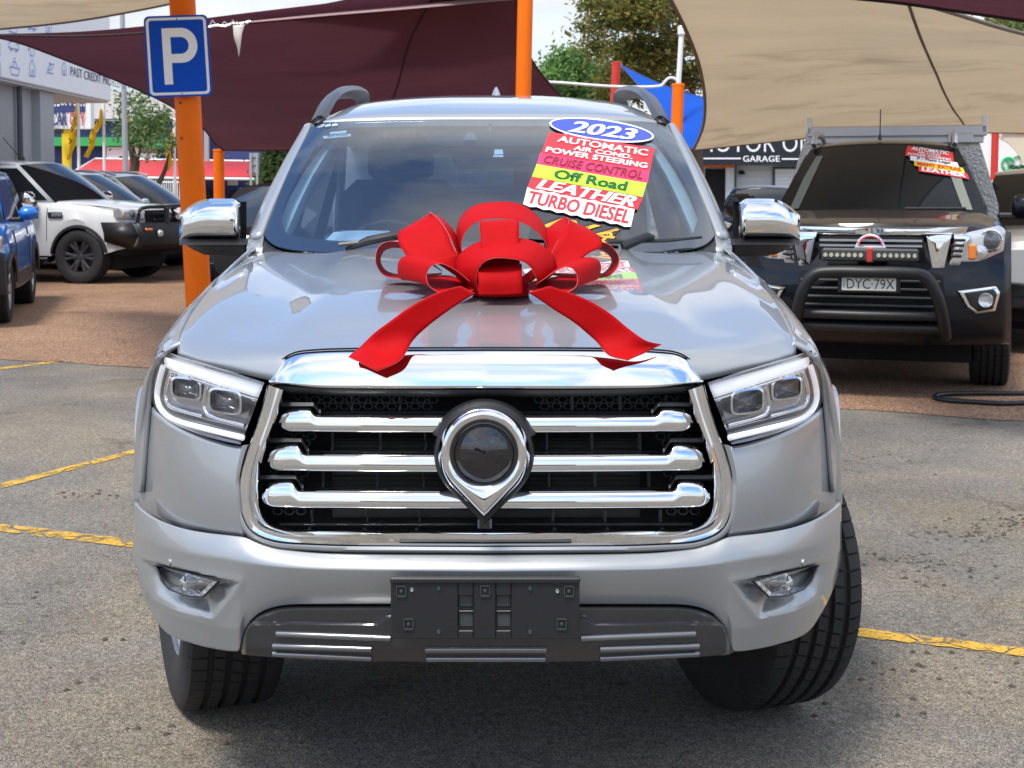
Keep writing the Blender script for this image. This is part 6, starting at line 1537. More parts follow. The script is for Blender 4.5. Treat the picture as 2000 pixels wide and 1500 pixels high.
# ================================================================ OTHER VEHICLES
# local frame: nose at y=0, tail towards +y, x across, z up
def car(name, loc, rz, label, L, Wd, H, paint, hood, belt, ws, wheels, bed=None, low=.30, group=None, wr=.36, glass=far_glass, hoodx=.90, boot=None, steer=0, rim_me=None, taper=.80, arch=.05, side_win=True, roofw=.60, cat='car', cladding=None, wx=None, arch_mt=None):
    """ws=(y base of windscreen, y roof front, y roof rear, y rear base)"""
    root = empty(name, loc, rz, label, cat, group)
    def C(mb, nm, mt, par=None, **k):
        k.setdefault('ref', (0, L/2, .5)); o = mb.build(nm, mt, **k); o.parent = par or root; return o
    hw = Wd/2
    def half(y):
        f = interp([(0, taper), (.12, taper+.08), (.35, .955), (.7, 1.0), (1.6, 1.0)], y); b = interp([(0, .86), (.15, .95), (.5, 1.0)], L-y); return hw*min(f, b)
    zt_tab = [(0, hood-.10), (.06, hood-.03), (.25, hood+.0), (ws[0]*.6, hood+.05), (ws[0], belt)]
    if bed: zt_tab += [(ws[3], belt), (ws[3]+.05, bed), (L-.05, bed), (L, bed-.02)]
    else: zt_tab += [(ws[3], (boot or belt)), (L-.12, (boot or belt)-.02), (L, (boot or belt)-.12)]
    def zt(y):
        for (a, fa), (b, fb) in zip(zt_tab, zt_tab[1:]):
            if y <= b: return fa+(fb-fa)*smooth(a, b, y) if b-a < .1 else fa+(fb-fa)*(y-a)/(b-a)
        return zt_tab[-1][1]
    AR = wr+arch
    def arch_z(y):
        z = low+interp([(0, .10), (.5, 0.0), (L-.5, 0), (L, .12)], y)
        for wy in wheels:
            q = AR**2-(y-wy)**2
            if q > 0: z = max(z, wr+sqrt(q))
        return z
    ys = sorted(set([0, .02, .05, .1, .18, .28]+[i*L/60 for i in range(1, 60)]+[L-.15, L-.05, L]+[w+AR*q for w in wheels for q in (-1.02, -.999, -.97, -.9, -.8, -.65, .65, .8, .9, .97, .999, 1.02)])); ys = [y for y in ys if 0 <= y <= L]
    rows = []
    for y in ys:
        h = half(y); z1 = zt(y); zb = arch_z(y); sh = z1-.17
        pts = [(0, z1+.025), (h*.45, z1+.018), (h*hoodx*.86, z1), (h*hoodx, z1-.035), (h*.965, z1-.11), (h*.995, sh-.08), (h*1.0, max((sh+zb)/2, zb+.02)), (h*1.0, max(zb+.10, zb)), (h*.985, zb)]
        pts = [(x, max(z, zb-.0)) for x, z in pts]; rows.append([Vector((x, y+.25*(x/.85)**2*abs(x/.85)**.6*max(0, 1-y/1.1), z)) for x, z in pts])
    m = MB(); m.grid(rows); fr = rows[0]; bk = rows[-1]
    for rw in (rows[0], rows[-1]): m.grid([rw, [Vector((p.x, p.y, min(p.z, low+.12))) for p in rw]])
    m.mirror(); C(m, 'body', paint, ang=38, merge=1e-4)
    # wheel wells and floor
    m = MB()
    for wy in wheels: m.box((0, wy, wr+.1), (Wd*.72, AR*1.9, wr*1.5))
    m.box((0, L/2, low+.1), (Wd*.86, L*.92, .2)); C(m, 'underbody', dark)
    # greenhouse
    wb = hw*.90; wrf = hw*roofw*1.12; rb = belt-.03
    def bow(w, y, z, n=13, cur=.10): return [Vector((w*(-1+2*i/(n-1)), y+cur*(abs(-1+2*i/(n-1)))**2.4, z+.03*(1-(-1+2*i/(n-1))**2))) for i in range(n)]
    b = bow(wb*.96, ws[0]+.0, rb, cur=.18); t = bow(wrf, ws[1], H-.075, cur=.10)
    m = MB(); m.grid([[p.lerp(q, i/8)+Vector((0, -.02*sin(pi*i/8), .02*sin(pi*i/8))) for p, q in zip(b, t)] for i in range(9)]); WSo = C(m, 'windscreen', glass, ang=180)
    wsf = lambda s, tt: (lambda j, a, i, c: ((b[j].lerp(b[j+1], a)).lerp(t[j].lerp(t[j+1], a), tt)+Vector((0, -.02*sin(pi*tt)-.006, .02*sin(pi*tt)+.006))))(min(11, int(s*12)), s*12-min(11, int(s*12)), 0, 0)
    rbk = bow(wrf, ws[2], H-.075, cur=-.06)
    def roofrow(y, dz): k = (y-ws[1])/(ws[2]-ws[1]); return [p.lerp(q, k)+Vector((0, 0, dz*(1-.3*abs(-1+2*i/12)**3))) for i, (p, q) in enumerate(zip(t, rbk))]
    m = MB(); m.grid([roofrow(ws[1], 0), roofrow(ws[1]+.06, .02), roofrow(ws[1]+.25, .045), roofrow((ws[1]+ws[2])/2, .06), roofrow(ws[2]-.2, .045), roofrow(ws[2], 0)]); C(m, 'roof', paint, ang=60, thick=.03)
    rr2 = bow(wb*.96, ws[3], rb, cur=-.10); m = MB(); m.grid([rbk, rr2]); C(m, 'rear_window', glass, ang=180)
    def sidepanel(s):
        A0 = Vector((wb*.96, ws[0]+.18, rb)); A1 = Vector((wrf, ws[1]+.10, H-.075)); A2 = Vector((wrf, ws[2]-.06, H-.075)); A3 = Vector((wb*.96, ws[3]-.10, rb))
        m = MB(); m.grid([[A0, A3], [A1, A2]]); C(m.xf(MX) if s < 0 else m, 'side_frame', paint, thick=.04, ang=40)
        if s < 0: pass
        mid = (ws[1]*.35+ws[2]*.65) if not bed else (ws[1]+ws[2])/2+.1
        f = lambda y, k: Vector((wb*.96+.008+(wrf-wb*.96)*k+.004, y, rb+.02+(H-.075-rb)*k))
        def yl(k): return A0.y+(A1.y-A0.y)*k
        def yr(k): return A3.y+(A2.y-A3.y)*k
        for (q0, q1, q2, q3) in ((lambda k: yl(k)+.10, lambda k: mid-.04, 0, 0), (lambda k: mid+.04, lambda k: yr(k)-.10, 0, 0)):
            m = MB(); m.grid([[f(q0(k), k), f(q1(k), k)] for k in (.04, .3, .6, .88)]); C(m.xf(MX) if s < 0 else m, 'side_window', glass, ang=180)
    for s in (1, -1): sidepanel(s)
    # door shut lines, handles
    for s in (1, -1):
        for yy in ((ws[0]+.25), ((ws[1]+ws[2])/2+.1), (ws[2]+.15)):
            if yy > L-.6: continue
            m = MB(); h = half(yy)+.001; m.tube([(s*h*.968, yy, zt(yy)-.10), (s*h*.996, yy, zt(yy)-.25), (s*h*1.001, yy, low+.2)], .005, 4); C(m, 'shut_line', dark)
            if yy > ws[0]+.4: m = MB(); m.box((s*(h+.008), yy-.16, belt-.20), (.03, .2, .03), bev=.01); C(m, 'handle', chrome)
    # wheels
    xw = (wx or hw-.13); k = wr/.385
    for wy in wheels:
        for s in (1, -1):
            e = wheel(root, s*xw, wy, wr-.003, steer if wy == wheels[0] else 0, s, k, rim_me)
            if wy != wheels[0] or True: pass
    if cladding:
        for wy in wheels:
            for s in (1, -1):
                m = MB(); pth = [Vector((s*(half(wy+AR*cos(a))*1.0), wy+AR*cos(a), wr+AR*sin(a))) for a in [radians(170-160*i/24) for i in range(25)]]
                m.sweep(pth, [(-.01, -.03), (.05, -.02), (.05, .02), (-.01, .03)], up=(s, 0, 0)); C(m, 'arch_moulding', cladding)
    root['_'] = 0; del root['_']
    return root, C, dict(half=half, zt=zt, ws=wsf, WS=WSo, L=L, hw=hw, H=H, belt=belt)
def side_mirror(C, s, x, y, z, mt, mt2, w=.20, h=.16):
    m = MB(); m.box((s*(x+w/2+.06), y, z), (w, .13, h), bev=.05); o = C(m, 'side_mirror', mt, ang=50)
    m = MB(); m.box((s*(x+.04), y+.03, z-.07), (.16, .07, .05), bev=.015); m.box((s*(x+w/2+.06), y+.06, z), (w*.9, .03, h*.85), bev=.01); C(m, 'mirror_arm', mt2, par=o)
    return o
blackp = mat('black_car_paint', (.005, .006, .010), .3, 0, .55, spec=.12); whitep = mat('white_car_paint', (.60, .61, .61), .3, 0, 1.0); bluep = mat('blue_car_paint', (.006, .17, .60), .3, .2, .8)
greyp = mat('silver_grey_car_paint', (.54, .56, .58), .35, .35, 1.0); redrf = mat('dark_red_paint', (.10, .008, .01), .3, 0, 1.0)
amber = mat('amber_lamp', (.75, .22, .03), .25, 0, .5)
clearl = mat('pale_lamp', (.62, .64, .66), .12, .5, 1.0)
RD = rim_mesh(.235, .265, 6, True).build('rim', alloy_dk, ang=35); RIMD = RD.data; bpy.data.objects.remove(RD)
def diff_rim():
    pass
# ---------------- black pickup on the right
def sub(y, rz): pass
NV_NOSE = at(1700, 560, 9.62); th = radians(-17)
root, C, K = car('black_pickup', (NV_NOSE.x, 9.62, 0), th, 'black pickup with bull bar, light bar and roof rack parked on the right', 5.2, 1.85, 1.80, blackp, 1.185, 1.215, (1.30, 2.05, 3.35, 3.75), (.93, 4.08), bed=1.0, low=.42, wr=.385, cat='pickup truck', rim_me=RIMD, taper=.88, glass=far_glass, roofw=.56)
hwN = .925
def nz_(x): return .0+.22*(abs(x)/.85)**2.6      # nose plan curve
def pf(pts, off, n=None): return [Vector((x, nz_(x)+off, z)) for x, z in pts]
def plate(pts, mt, nm, off=-.02, th_=.05, par=None, both_=False, bev=True, dens=8):
    for s in ((1, -1) if both_ else (1,)):
        q = pl([(s*x, z, 0) for x, z in pts], dens*len(pts), True); fr = [Vector((p.x, nz_(p.x)+off, p.y)) for p in q]
        cx_ = sum(p.x for p in fr)/len(fr); cz_ = sum(p.z for p in fr)/len(fr)
        m = MB(); inner_ = [Vector((cx_+(p.x-cx_)*.94, nz_(cx_+(p.x-cx_)*.94)+off-.008, cz_+(p.z-cz_)*.90)) for p in fr]
        inn2 = [Vector((cx_+(p.x-cx_)*.5, nz_(cx_+(p.x-cx_)*.5)+off-.012, cz_+(p.z-cz_)*.5)) for p in fr]
        m.grid([[p+Vector((0, th_, 0)) for p in fr], fr, inner_, inn2], cu=True); b0 = len(m.v)-len(fr); m.face(range(b0, len(m.v)))
        yield C(m, nm, mt, par=par, ang=35)
# bumper and fascia volume
m = MB(); rws = []
for z, o in ((1.12, .02), (1.04, -.01), (.96, -.03), (.88, -.09), (.70, -.10), (.56, -.10), (.46, -.08), (.375, -.03), (.35, .06)): rws.append([Vector((x, nz_(x)*1.0+o, z)) for x in [-.90+i*.06 for i in range(31)]])
m.grid(rws); C(m, 'bumper', blackp, ang=60, thick=.03)
UP = lambda q: [(x, z+.065) for x, z in q]
# V shaped chrome grille frame
list(plate(UP([(.0, 1.082), (.62, 1.092), (.60, 1.042), (.0, 1.032)]), chrome, 'chrome_strip', -.06, .06)); list(plate(UP([(-.62, 1.092), (0, 1.082), (0, 1.032), (-.60, 1.042)]), chrome, 'chrome_strip', -.06, .06))
list(plate(UP([(.35, 1.05), (.52, 1.05), (.47, .80), (.40, .78)]), chrome, 'chrome_wing', -.075, .08, both_=True))
list(plate(UP([(.53, 1.05), (.64, 1.04), (.57, .83), (.50, .83)]), chrome, 'vent_surround', -.065, .06, both_=True))
for s in (1, -1):
    for k in range(4): m = MB(); z = .965+k*.035; x = s*(.545+k*.008); m.box((x, nz_(x)-.095, z), (.07, .02, .02), bev=.005); C(m, 'vent_slot', black_pl)
list(plate(UP([(-.34, 1.03), (.34, 1.03), (.34, .86), (-.34, .86)]), dark, 'grille', -.055, .04))
for z in (1.065, 1.03): m = MB(); m.box((0, -.085, z), (.66, .02, .014)); C(m, 'grille_bar', satin_al)
m = MB(); m.lathe([(.075, -.012), (.085, -.02), (.095, -.012), (.095, 0), (.075, 0)], 28, axis='y', c=(0, -.10, 1.015)); m.box((0, -.11, 1.01), (.20, .02, .035), bev=.006); C(m, 'badge', chrome)
# light bar with lamps
m = MB(); m.box((0, -.16, .972), (.62, .07, .085), bev=.012); LB = C(m, 'light_bar', grey_pl)
for k in range(16):
    x = -.285+k*.038
    if 7 <= k <= 8: continue
    m = MB(); m.lathe([(.016, -.045), (.016, -.036), (.003, -.028), (.0001, -.028)], 12, axis='y', c=(x, -.157, .972)); m.lathe([(.0001, -.042), (.015, -.040)], 10, axis='y', c=(x, -.157, .972)); C(m, 'lamp_cell', mat('lamp_cell', (.66, .64, .48), .2, .3, 1) if k == 0 else MT['lamp_cell'], par=LB)
m = MB(); m.box((0, -.165, .972), (.035, .08, .09), bev=.004); C(m, 'red_clip', red_p, par=LB)
# headlights
for o in plate(UP([(.60, 1.05), (.82, 1.10), (.86, 1.07), (.85, .93), (.63, .83), (.55, .82)]), clearl, 'headlight', -.045, .08, both_=True):
    s = 1 if sum(v.co.x for v in o.data.vertices) > 0 else -1
    x = s*.765; m = MB(); m.lathe([(.062, -.02), (.070, -.028), (.078, -.02), (.078, 0)], 22, axis='y', c=(x, nz_(x)-.06, 1.065)); C(m, 'lamp_ring', chrome, par=o)
    m = MB(); m.lathe([(.0001, -.035), (.03, -.032), (.055, -.018), (.060, -.005)], 22, axis='y', c=(x, nz_(x)-.06, 1.065)); C(m, 'projector', proj, par=o)
    x = s*.645; m = MB(); m.box((x, nz_(x)-.062, .99), (.055, .02, .10), bev=.01); C(m, 'indicator', amber, par=o)
    x = s*.70; m = MB(); m.lathe([(.0001, -.02), (.045, -.012), (.05, 0)], 18, axis='y', c=(x, nz_(x)-.055, .99)); C(m, 'reflector', refl, par=o)
# lower intake, fog lamps
list(plate([(-.46, .86), (.46, .86), (.50, .56), (-.50, .56)], dark, 'lower_intake', -.115, .06))
for z in (.80, .745, .69, .635, .59): m = MB(); m.box((0, -.135, z), (.90, .03, .016), bev=.004); C(m, 'intake_slat', grey_pl)
for o in plate([(.56, .735), (.80, .765), (.83, .72), (.80, .60), (.68, .585), (.62, .63)], chrome, 'fog_lamp', -.115, .06, both_=True):
    s = 1 if sum(v.co.x for v in o.data.vertices) > 0 else -1
    q = list(plate([(s*.60, .725), (s*.785, .748), (s*.81, .715), (s*.785, .615), (s*.69, .60), (s*.64, .64)], black_pl, 'fog_recess', -.128, .03, par=o)); x = s*.735
    m = MB(); m.lathe([(.0001, -.012), (.03, -.012), (.045, -.02), (.05, 0)], 18, axis='y', c=(x, nz_(x)-.145, .675)); C(m, 'fog_bulb', clearl, par=o)
# bull bar
bb_path = cr([(-.60, -.06, .42), (-.585, -.18, .52), (-.53, -.26, .70), (-.47, -.27, .80), (-.41, -.27, .838), (-.30, -.27, .85), (0, -.28, .852), (.30, -.27, .85), (.41, -.27, .838), (.47, -.27, .80), (.53, -.26, .70), (.585, -.18, .52), (.60, -.06, .42)], 60); bb_path = [Vector((q.x*.81, q.y, q.z+.012)) for q in bb_path]
m = MB(); m.tube(bb_path, .040, 14); BBo = C(m, 'bull_bar', black_pl, ang=60)
for z, x, y in ((.575, .45, -.19), (.49, .475, -.15)): m = MB(); m.tube([(-x, y+.02, z), (0, y-.02, z), (x, y+.02, z)], .032, 12); C(m, 'cross_tube', black_pl, par=BBo, ang=60)
# number plate
m = MB(); m.box((0, -.245, .785), (.40, .02, .115), bev=.004); NP = C(m, 'plate_backing', black_pl)
m = MB(); m.box((0, -.259, .785), (.345, .006, .088), bev=.003); NPl = C(m, 'number_plate', mat('plate_cream', (.72, .72, .64), .5), par=NP)
m = MB(); f = bil((-.14, -.2635, .753), (.162, -.2635, .753), (.162, -.2635, .818), (-.14, -.2635, .818)); text_on(m, 'DYC\u00b779X', f, (0, 0, 1, 1), 0, -.0); C(m, 'plate_characters', mat('plate_ink', (.03, .03, .035), .5), par=NP, ang=180, recalc=False, merge=0)
m = MB()
text_on(m, 'NSW', bil((-.164, -.2635, .756), (-.164, -.2635, .815), (-.151, -.2635, .815), (-.151, -.2635, .756)), (0, 0, 1, 1), 0, 0); C(m, 'state_letters', MT['plate_ink'], par=NP, ang=180, recalc=False, merge=0)
# mirrors, rails, aerial, wipers, interior hints
for s in (1, -1): side_mirror(C, s, .90, 1.55, 1.27, blackp, black_pl, .24, .19)
for s in (1, -1): m = MB(); m.tube(cr([(s*.55, 2.12, 1.755), (s*.55, 2.18, 1.82), (s*.55, 2.4, 1.85), (s*.55, 3.0, 1.85), (s*.55, 3.28, 1.79)], 24), .022, 8, flat=1.5); C(m, 'roof_rail', satin_al, ang=60)
m = MB(); m.tube([(-.03, 2.2, 1.80), (-.03, 2.23, 2.05)], .005, 5); m.lathe([(.016, 0), (.008, .05)], 8, c=(-.03, 2.2, 1.80)); C(m, 'aerial', black_pl)
m = MB(); m.tube([K['ws'](.62, .03)+Vector((0, -.02, .02)), K['ws'](.90, .06)+Vector((0, -.02, .02))], .012, 6); C(m, 'wiper', black_pl)
for s in (.035, .965): m = MB(); sg = 1 if s < .5 else -1; m.grid([[K['ws'](s+sg*.03, .08), K['ws'](s+sg*.075, .08)], [K['ws'](s+sg*.03, .5), K['ws'](s+sg*.085, .5)], [K['ws'](s+sg*.04, .85), K['ws'](s+sg*.085, .85)]]); C(m, 'pillar_trim', mat('trim_seen_%d' % int(s*100), (.16, .18, .15), .4), par=K['WS'], ang=180)
w = K['ws']
def nst(s0, t0, s1, t1, skew, mt, txts, lab, dt=-.07):
    g = lambda s, t: w(s0+(s1-s0)*s+skew*(1-t), t0+(t1-t0)*t+dt*s)+Vector((0, -.004, .004))
    m = MB(); m.grid([[g(i/8, j/3) for i in range(9)] for j in range(4)])
    for (tx, b) in txts: text_on(m, tx, lambda s, t: g(s, t)+Vector((0, -.003, .003)), b, 1, .03, .1)
    o = C(m, 'windscreen_sticker', mt, par=K['WS'], ang=180, recalc=False, merge=0); o['label'] = lab
nst(.66, .80, .945, .97, -.02, [Sred, white_pl], [('AUTOMATIC', (.1, .58, .92, .95)), ('AIR COND.', (.25, .34, .75, .54)), ('POWER STEERING', (.05, .06, .95, .28))], 'red AUTOMATIC, AIR COND., POWER STEERING sticker')
nst(.67, .725, .945, .80, .0, [white_pl, grey_pl], [('P - Plate Legal', (.15, .15, .85, .85))], 'white P - Plate Legal sticker')
nst(.69, .64, .965, .72, .0, [yel, Sred], [('MANY EXTRAS', (.06, .15, .94, .85))], 'yellow MANY EXTRAS sticker')
nst(.71, .555, .975, .635, .0, [Sred, white_pl], [('LEATHER', (.06, .12, .94, .88))], 'red LEATHER sticker')
# aluminium tray canopy with ladder rack
chk = mat('checker_plate', (.50, .50, .49), .35, .8, bump=.9, bscale=38)
m = MB(); rws = [[Vector((x*wd_, 3.86, z)) for x in (-1, -.5, 0, .5, 1)] for z, wd_ in ((.95, .97), (1.25, .96), (1.78, .80), (1.86, .77))]; m.grid(rws)
rw2 = [[p+Vector((0, 1.34, 0)) for p in r] for r in rws]; m.grid(rw2)
for k in (0, -1): m.grid([[r[k] for r in rws], [r[k] for r in rw2]])
m.grid([rws[-1], rw2[-1]]); C(m, 'tray_canopy', chk, ang=30)
m = MB(); m.box((.05, 3.84, 1.93), (1.60, .08, .10), bev=.01); LR = C(m, 'ladder_rack', satin_al)
m = MB(); m.box((.05, 3.83, 1.845), (1.54, .05, .06), bev=.008); C(m, 'rack_rail', satin_al, par=LR)
for s in (1, -1): m = MB(); m.box((.05+s*.78, 3.84, 1.99), (.05, .08, .16), bev=.006); C(m, 'rack_end', wht, par=LR)
m = MB(); m.box((.62, 3.79, 1.86), (.22, .04, .09), bev=.008); C(m, 'rack_clamp', satin_al, par=LR)
m = MB(); m.box((0, 5.0, 1.93), (1.72, .08, .10), bev=.01); C(m, 'rack_rail', satin_al, par=LR)

# ---------------- white pickup on the left (nose to the right, turned a little to us)
al = radians(16); fwd = Vector((cos(al), -sin(al), 0)); rzW = atan2(fwd.y, fwd.x)+pi/2      # local -y -> fwd
nearw = Vector(((165-969)/2800*20.9, 20.9, 0)); lat = Vector((sin(al), cos(al), 0))            # towards the far side
nose = nearw+lat*.80+fwd*.93
rootW, C, K = car('white_pickup', nose, rzW, 'white pickup with black bull bar and dark alloy wheels on the left', 5.3, 1.87, 1.81, whitep, 1.12, 1.20, (1.20, 2.0, 3.25, 3.7), (.93, 4.15), bed=1.16, low=.42, wr=.40, cat='pickup truck', rim_me=RIMD, taper=.86)
nz_ = lambda x: .25*(abs(x)/.85)**2.6
for o in plate([(.56, 1.06), (.80, 1.09), (.90, 1.08), (.885, .96), (.66, .93), (.58, .92)], clearl, 'headlight', -.03, .12, both_=True):
    s = 1 if sum(v.co.x for v in o.data.vertices) > 0 else -1; x = s*.75; m = MB(); m.lathe([(.0001, -.03), (.04, -.025), (.055, 0)], 16, axis='y', c=(x, nz_(x)-.035, 1.01)); C(m, 'projector', proj, par=o)
    m = MB(); x = s*.86; m.box((x, nz_(x)-.03, 1.02), (.05, .04, .06), bev=.01); C(m, 'indicator', mat('amber_pale', (.6, .42, .25), .3) if 'amber_pale' not in MT else MT['amber_pale'], par=o)
list(plate([(-.54, 1.07), (.54, 1.07), (.50, .78), (-.50, .78)], dark, 'grille', -.03, .05))
for z in (1.02, .93, .84): m = MB(); m.box((0, -.06, z), (1.0, .03, .03), bev=.006); C(m, 'grille_bar', black_pl)
m = MB(); rws = []
for z, o, wdt in ((.90, -.20, .86), (.885, -.30, .88), (.72, -.34, .90), (.58, -.32, .90), (.50, -.20, .86)): rws.append([Vector((x*wdt, .30*abs(x)**2.2+o, z)) for x in [-1+i/14 for i in range(29)]])
m.grid(rws); b0 = m
for s in (1, -1): m.grid([[Vector((s*.86, .10, .90)), Vector((s*.95, .55, .90))], [Vector((s*.90, -.04, .72)), Vector((s*.955, .50, .74))], [Vector((s*.86, .10, .50)), Vector((s*.94, .50, .62))]])
BU = C(m, 'bull_bar', black_pl, ang=40, thick=.02)
for s in (1, -1):
    m = MB(); m.tube(cr([(s*.84, .02, .88), (s*.845, .0, .98), (s*.83, -.03, 1.09), (s*.75, -.08, 1.115), (s*.55, -.15, 1.12), (s*.40, -.20, 1.12)], 24), .027, 10); C(m, 'hoop', black_pl, par=BU, ang=60)
    m = MB(); x = s*.42; m.box((x, -.22, .99), (.05, .08, .25), bev=.01); C(m, 'upright', black_pl, par=BU)
    m = MB(); x = s*.62; m.lathe([(.0001, -.015), (.045, -.012), (.055, .02)], 16, axis='y', c=(x, -.235, .74)); C(m, 'fog_lamp', clearl, par=BU)
    m = MB(); x = s*.80; m.box((x, -.145, .80), (.11, .03, .03), bev=.006, rot=Matrix.Rotation(s*.6, 3, 'Z')); C(m, 'indicator', amber, par=BU)
m = MB(); m.tube([(-.40, -.20, 1.12), (0, -.23, 1.13), (.40, -.20, 1.12)], .027, 10); C(m, 'top_tube', black_pl, par=BU, ang=60)
for s in (1, -1): m = MB(); m.lathe([(.0001, -.05), (.085, -.045), (.09, .05), (.0001, .07)], 20, axis='y', c=(s*.2, -.24, 1.02)); C(m, 'driving_lamp', chrome, par=BU)
m = MB(); m.box((0, -.33, .78), (.37, .01, .11), bev=.003); C(m, 'number_plate', mat('plate_pale', (.7, .7, .66), .5), par=BU)
for s in (1, -1):
    o = side_mirror(C, s, .88, 1.66, 1.25, chrome, black_pl, .24, .18)
    m = MB(); m.box((s*.945, 1.30, 1.0), (.02, .24, .085), bev=.02); v = C(m, 'side_vent', black_pl); m = MB(); m.box((s*.958, 1.27, 1.0), (.012, .17, .05), bev=.015); C(m, 'vent_trim', chrome, par=v)
    m = MB(); AR = .45; pth = [Vector((s*(K['half'](.93+AR*cos(a))*1.0+.005), .93+AR*cos(a), .40+AR*sin(a))) for a in [radians(172-168*i/24) for i in range(25)]]; m.sweep(pth, [(-.03, -.03), (.01, -.02), (.01, .01), (-.03, .02)], up=(s, 0, 0)); C(m, 'arch_flare', black_pl)
    m = MB(); m.tube([(s*.90, 1.45, .36), (s*.93, 1.6, .36), (s*.93, 3.4, .36)], .05, 8, flat=.5); C(m, 'side_step', black_pl)
m = MB(); m.tube([(-.52, 2.1, 1.79), (-.52, 2.45, 2.15)], .006, 5); m.lathe([(.03, 0), (.012, .06)], 8, c=(-.52, 2.1, 1.80)); C(m, 'aerial', black_pl)
# bonnet line
m = MB()
for s in (1, -1): m.tube([(s*.80, .20, K['zt'](.2)-.04), (s*.83, .6, K['zt'](.6)-.035), (s*.83, 1.1, K['zt'](1.1)-.035)], .006, 4)
C(m, 'bonnet_seam', dark, merge=0)

# ---------------- two silver wagons parked beyond it
def wagon(nose, rz, label, paint, H=1.66):
    root, C, K = car('parked_wagon', nose, rz, label, 4.7, 1.84, H, paint, 1.0, 1.06, (1.15, 2.05, 3.9, 4.5), (.90, 3.6), boot=1.05, low=.28, wr=.35, group='silver wagons parked behind the white pickup')
    global nz_
    nz_ = lambda x: .30*(abs(x)/.85)**2.4
    for o in plate_(C, [(.55, .90), (.82, .97), (.88, .96), (.86, .84), (.6, .78)], clearl, 'headlight', -.03, .14): pass
    plate_(C, [(-.5, .88), (.5, .88), (.45, .62), (-.45, .62)], dark, 'grille', -.02, .06, both_=False)
    for s in (1, -1):
        side_mirror(C, s, .87, 1.62, 1.12, paint, black_pl, .20, .15)
        m = MB(); m.tube([(s*.60, 2.15, H-.03), (s*.60, 2.4, H+.03), (s*.60, 3.6, H+.03), (s*.60, 3.8, H-.03)], .022, 8); C(m, 'roof_rail', satin_al)
    return root
def plate_(C_, pts, mt, nm, off, th_, both_=True):
    global C
    keep = C; C = C_; r = list(plate(pts, mt, nm, off, th_, both_=both_)); C = keep; return r
wagon(nose+lat*2.9-fwd*1.0, rzW, 'silver wagon nearest behind the white pickup', greyp, 1.66)
wagon(nose+lat*5.6-fwd*1.7, rzW, 'silver wagon farther behind, its windscreen above the white bonnet', greyp, 1.66)

# ---------------- blue small SUV at the left edge
fw = Vector((.22, -.975, 0)).normalized(); rzB = atan2(fw.y, fw.x)+pi/2; ltv = Vector((-fw.y, fw.x, 0))     # +x side in local
fwheel = Vector(((4-969)/2800*14.9, 14.9, 0)); noseB = fwheel-ltv*.78+fw*.86
rootB, C, K = car('blue_suv', noseB, rzB, 'bright blue small SUV with black cladding at the left edge', 4.2, 1.78, 1.62, bluep, .98, 1.05, (1.10, 1.85, 3.5, 4.0), (.86, 3.38), boot=1.05, low=.34, wr=.345, cladding=black_pl, cat='SUV', taper=.84)
nz_ = lambda x: .28*(abs(x)/.85)**2.5
for o in plate([(.50, .86), (.80, .93), (.87, .92), (.86, .80), (.6, .75)], clearl, 'headlight', -.03, .12, both_=True):
    s = 1 if sum(v.co.x for v in o.data.vertices) > 0 else -1; m = MB(); x = s*.80; m.box((x, nz_(x)-.04, .83), (.11, .04, .05), bev=.012); C(m, 'indicator', amber, par=o)
list(plate([(.50, .74), (.88, .76), (.90, .34), (.50, .34)], black_pl, 'lower_cladding', -.05, .12, both_=True))
for o in plate([(.66, .66), (.82, .70), (.84, .52), (.80, .46), (.66, .50)], satin_al, 'fog_surround', -.075, .06, both_=True):
    s = 1 if sum(v.co.x for v in o.data.vertices) > 0 else -1; x = s*.75; m = MB(); m.lathe([(.0001, -.02), (.05, -.015), (.065, 0)], 18, axis='y', c=(x, nz_(x)-.085, .58)); C(m, 'fog_lamp', proj, par=o)
list(plate([(-.5, .84), (.5, .84), (.45, .55), (-.45, .55)], dark, 'grille', -.03, .06))
m = MB(); m.grid([[Vector((x, nz_(x)-.07, z)) for x in [-.5+i*.1 for i in range(11)]] for z in (.50, .40)]); C(m, 'skid_panel', bluep, thick=.02)
for s in (1, -1):
    side_mirror(C, s, .84, 1.50, 1.13, bluep, black_pl, .21, .145)
    m = MB(); m.box((s*.885, 2.1, .42), (.03, 1.9, .18), bev=.01); C(m, 'sill_cladding', black_pl)

# ---------------- black hatchback behind the orange post
rH, C, K = car('black_hatchback', (at(490, 500, 16.6).x, 16.6, 0), radians(-4), 'black hatchback half hidden by the silver mirror and orange post', 4.2, 1.80, 1.46, blackp, .86, .95, (.95, 1.75, 3.3, 3.9), (.85, 3.4), boot=.95, low=.24, wr=.33, glass=mat('grey_sheen_glass', (.02, .023, .023), .06, 0, .6), cat='hatchback', taper=.82)
nz_ = lambda x: .28*(abs(x)/.85)**2.5
for o in plate([(.52, .72), (.80, .80), (.86, .78), (.83, .68), (.58, .64)], clearl, 'headlight', -.03, .12, both_=True): pass
for o in plate([(.56, .56), (.82, .60), (.84, .38), (.62, .34)], chrome, 'fog_surround', -.03, .06, both_=True):
    s = 1 if sum(v.co.x for v in o.data.vertices) > 0 else -1; list(plate([(s*.60, .53), (s*.79, .56), (s*.81, .40), (s*.65, .37)], dark, 'fog_recess', -.045, .03, par=o))
list(plate([(-.48, .74), (.48, .74), (.42, .40), (-.42, .40)], dark, 'grille', -.03, .06))
for s in (1, -1): side_mirror(C, s, .84, 1.35, 1.0, blackp, black_pl, .2, .14)
m = MB(); m.box((-.25, 1.35, 1.0), (.3, .2, .02)); C(m, 'dash_paper', paper)
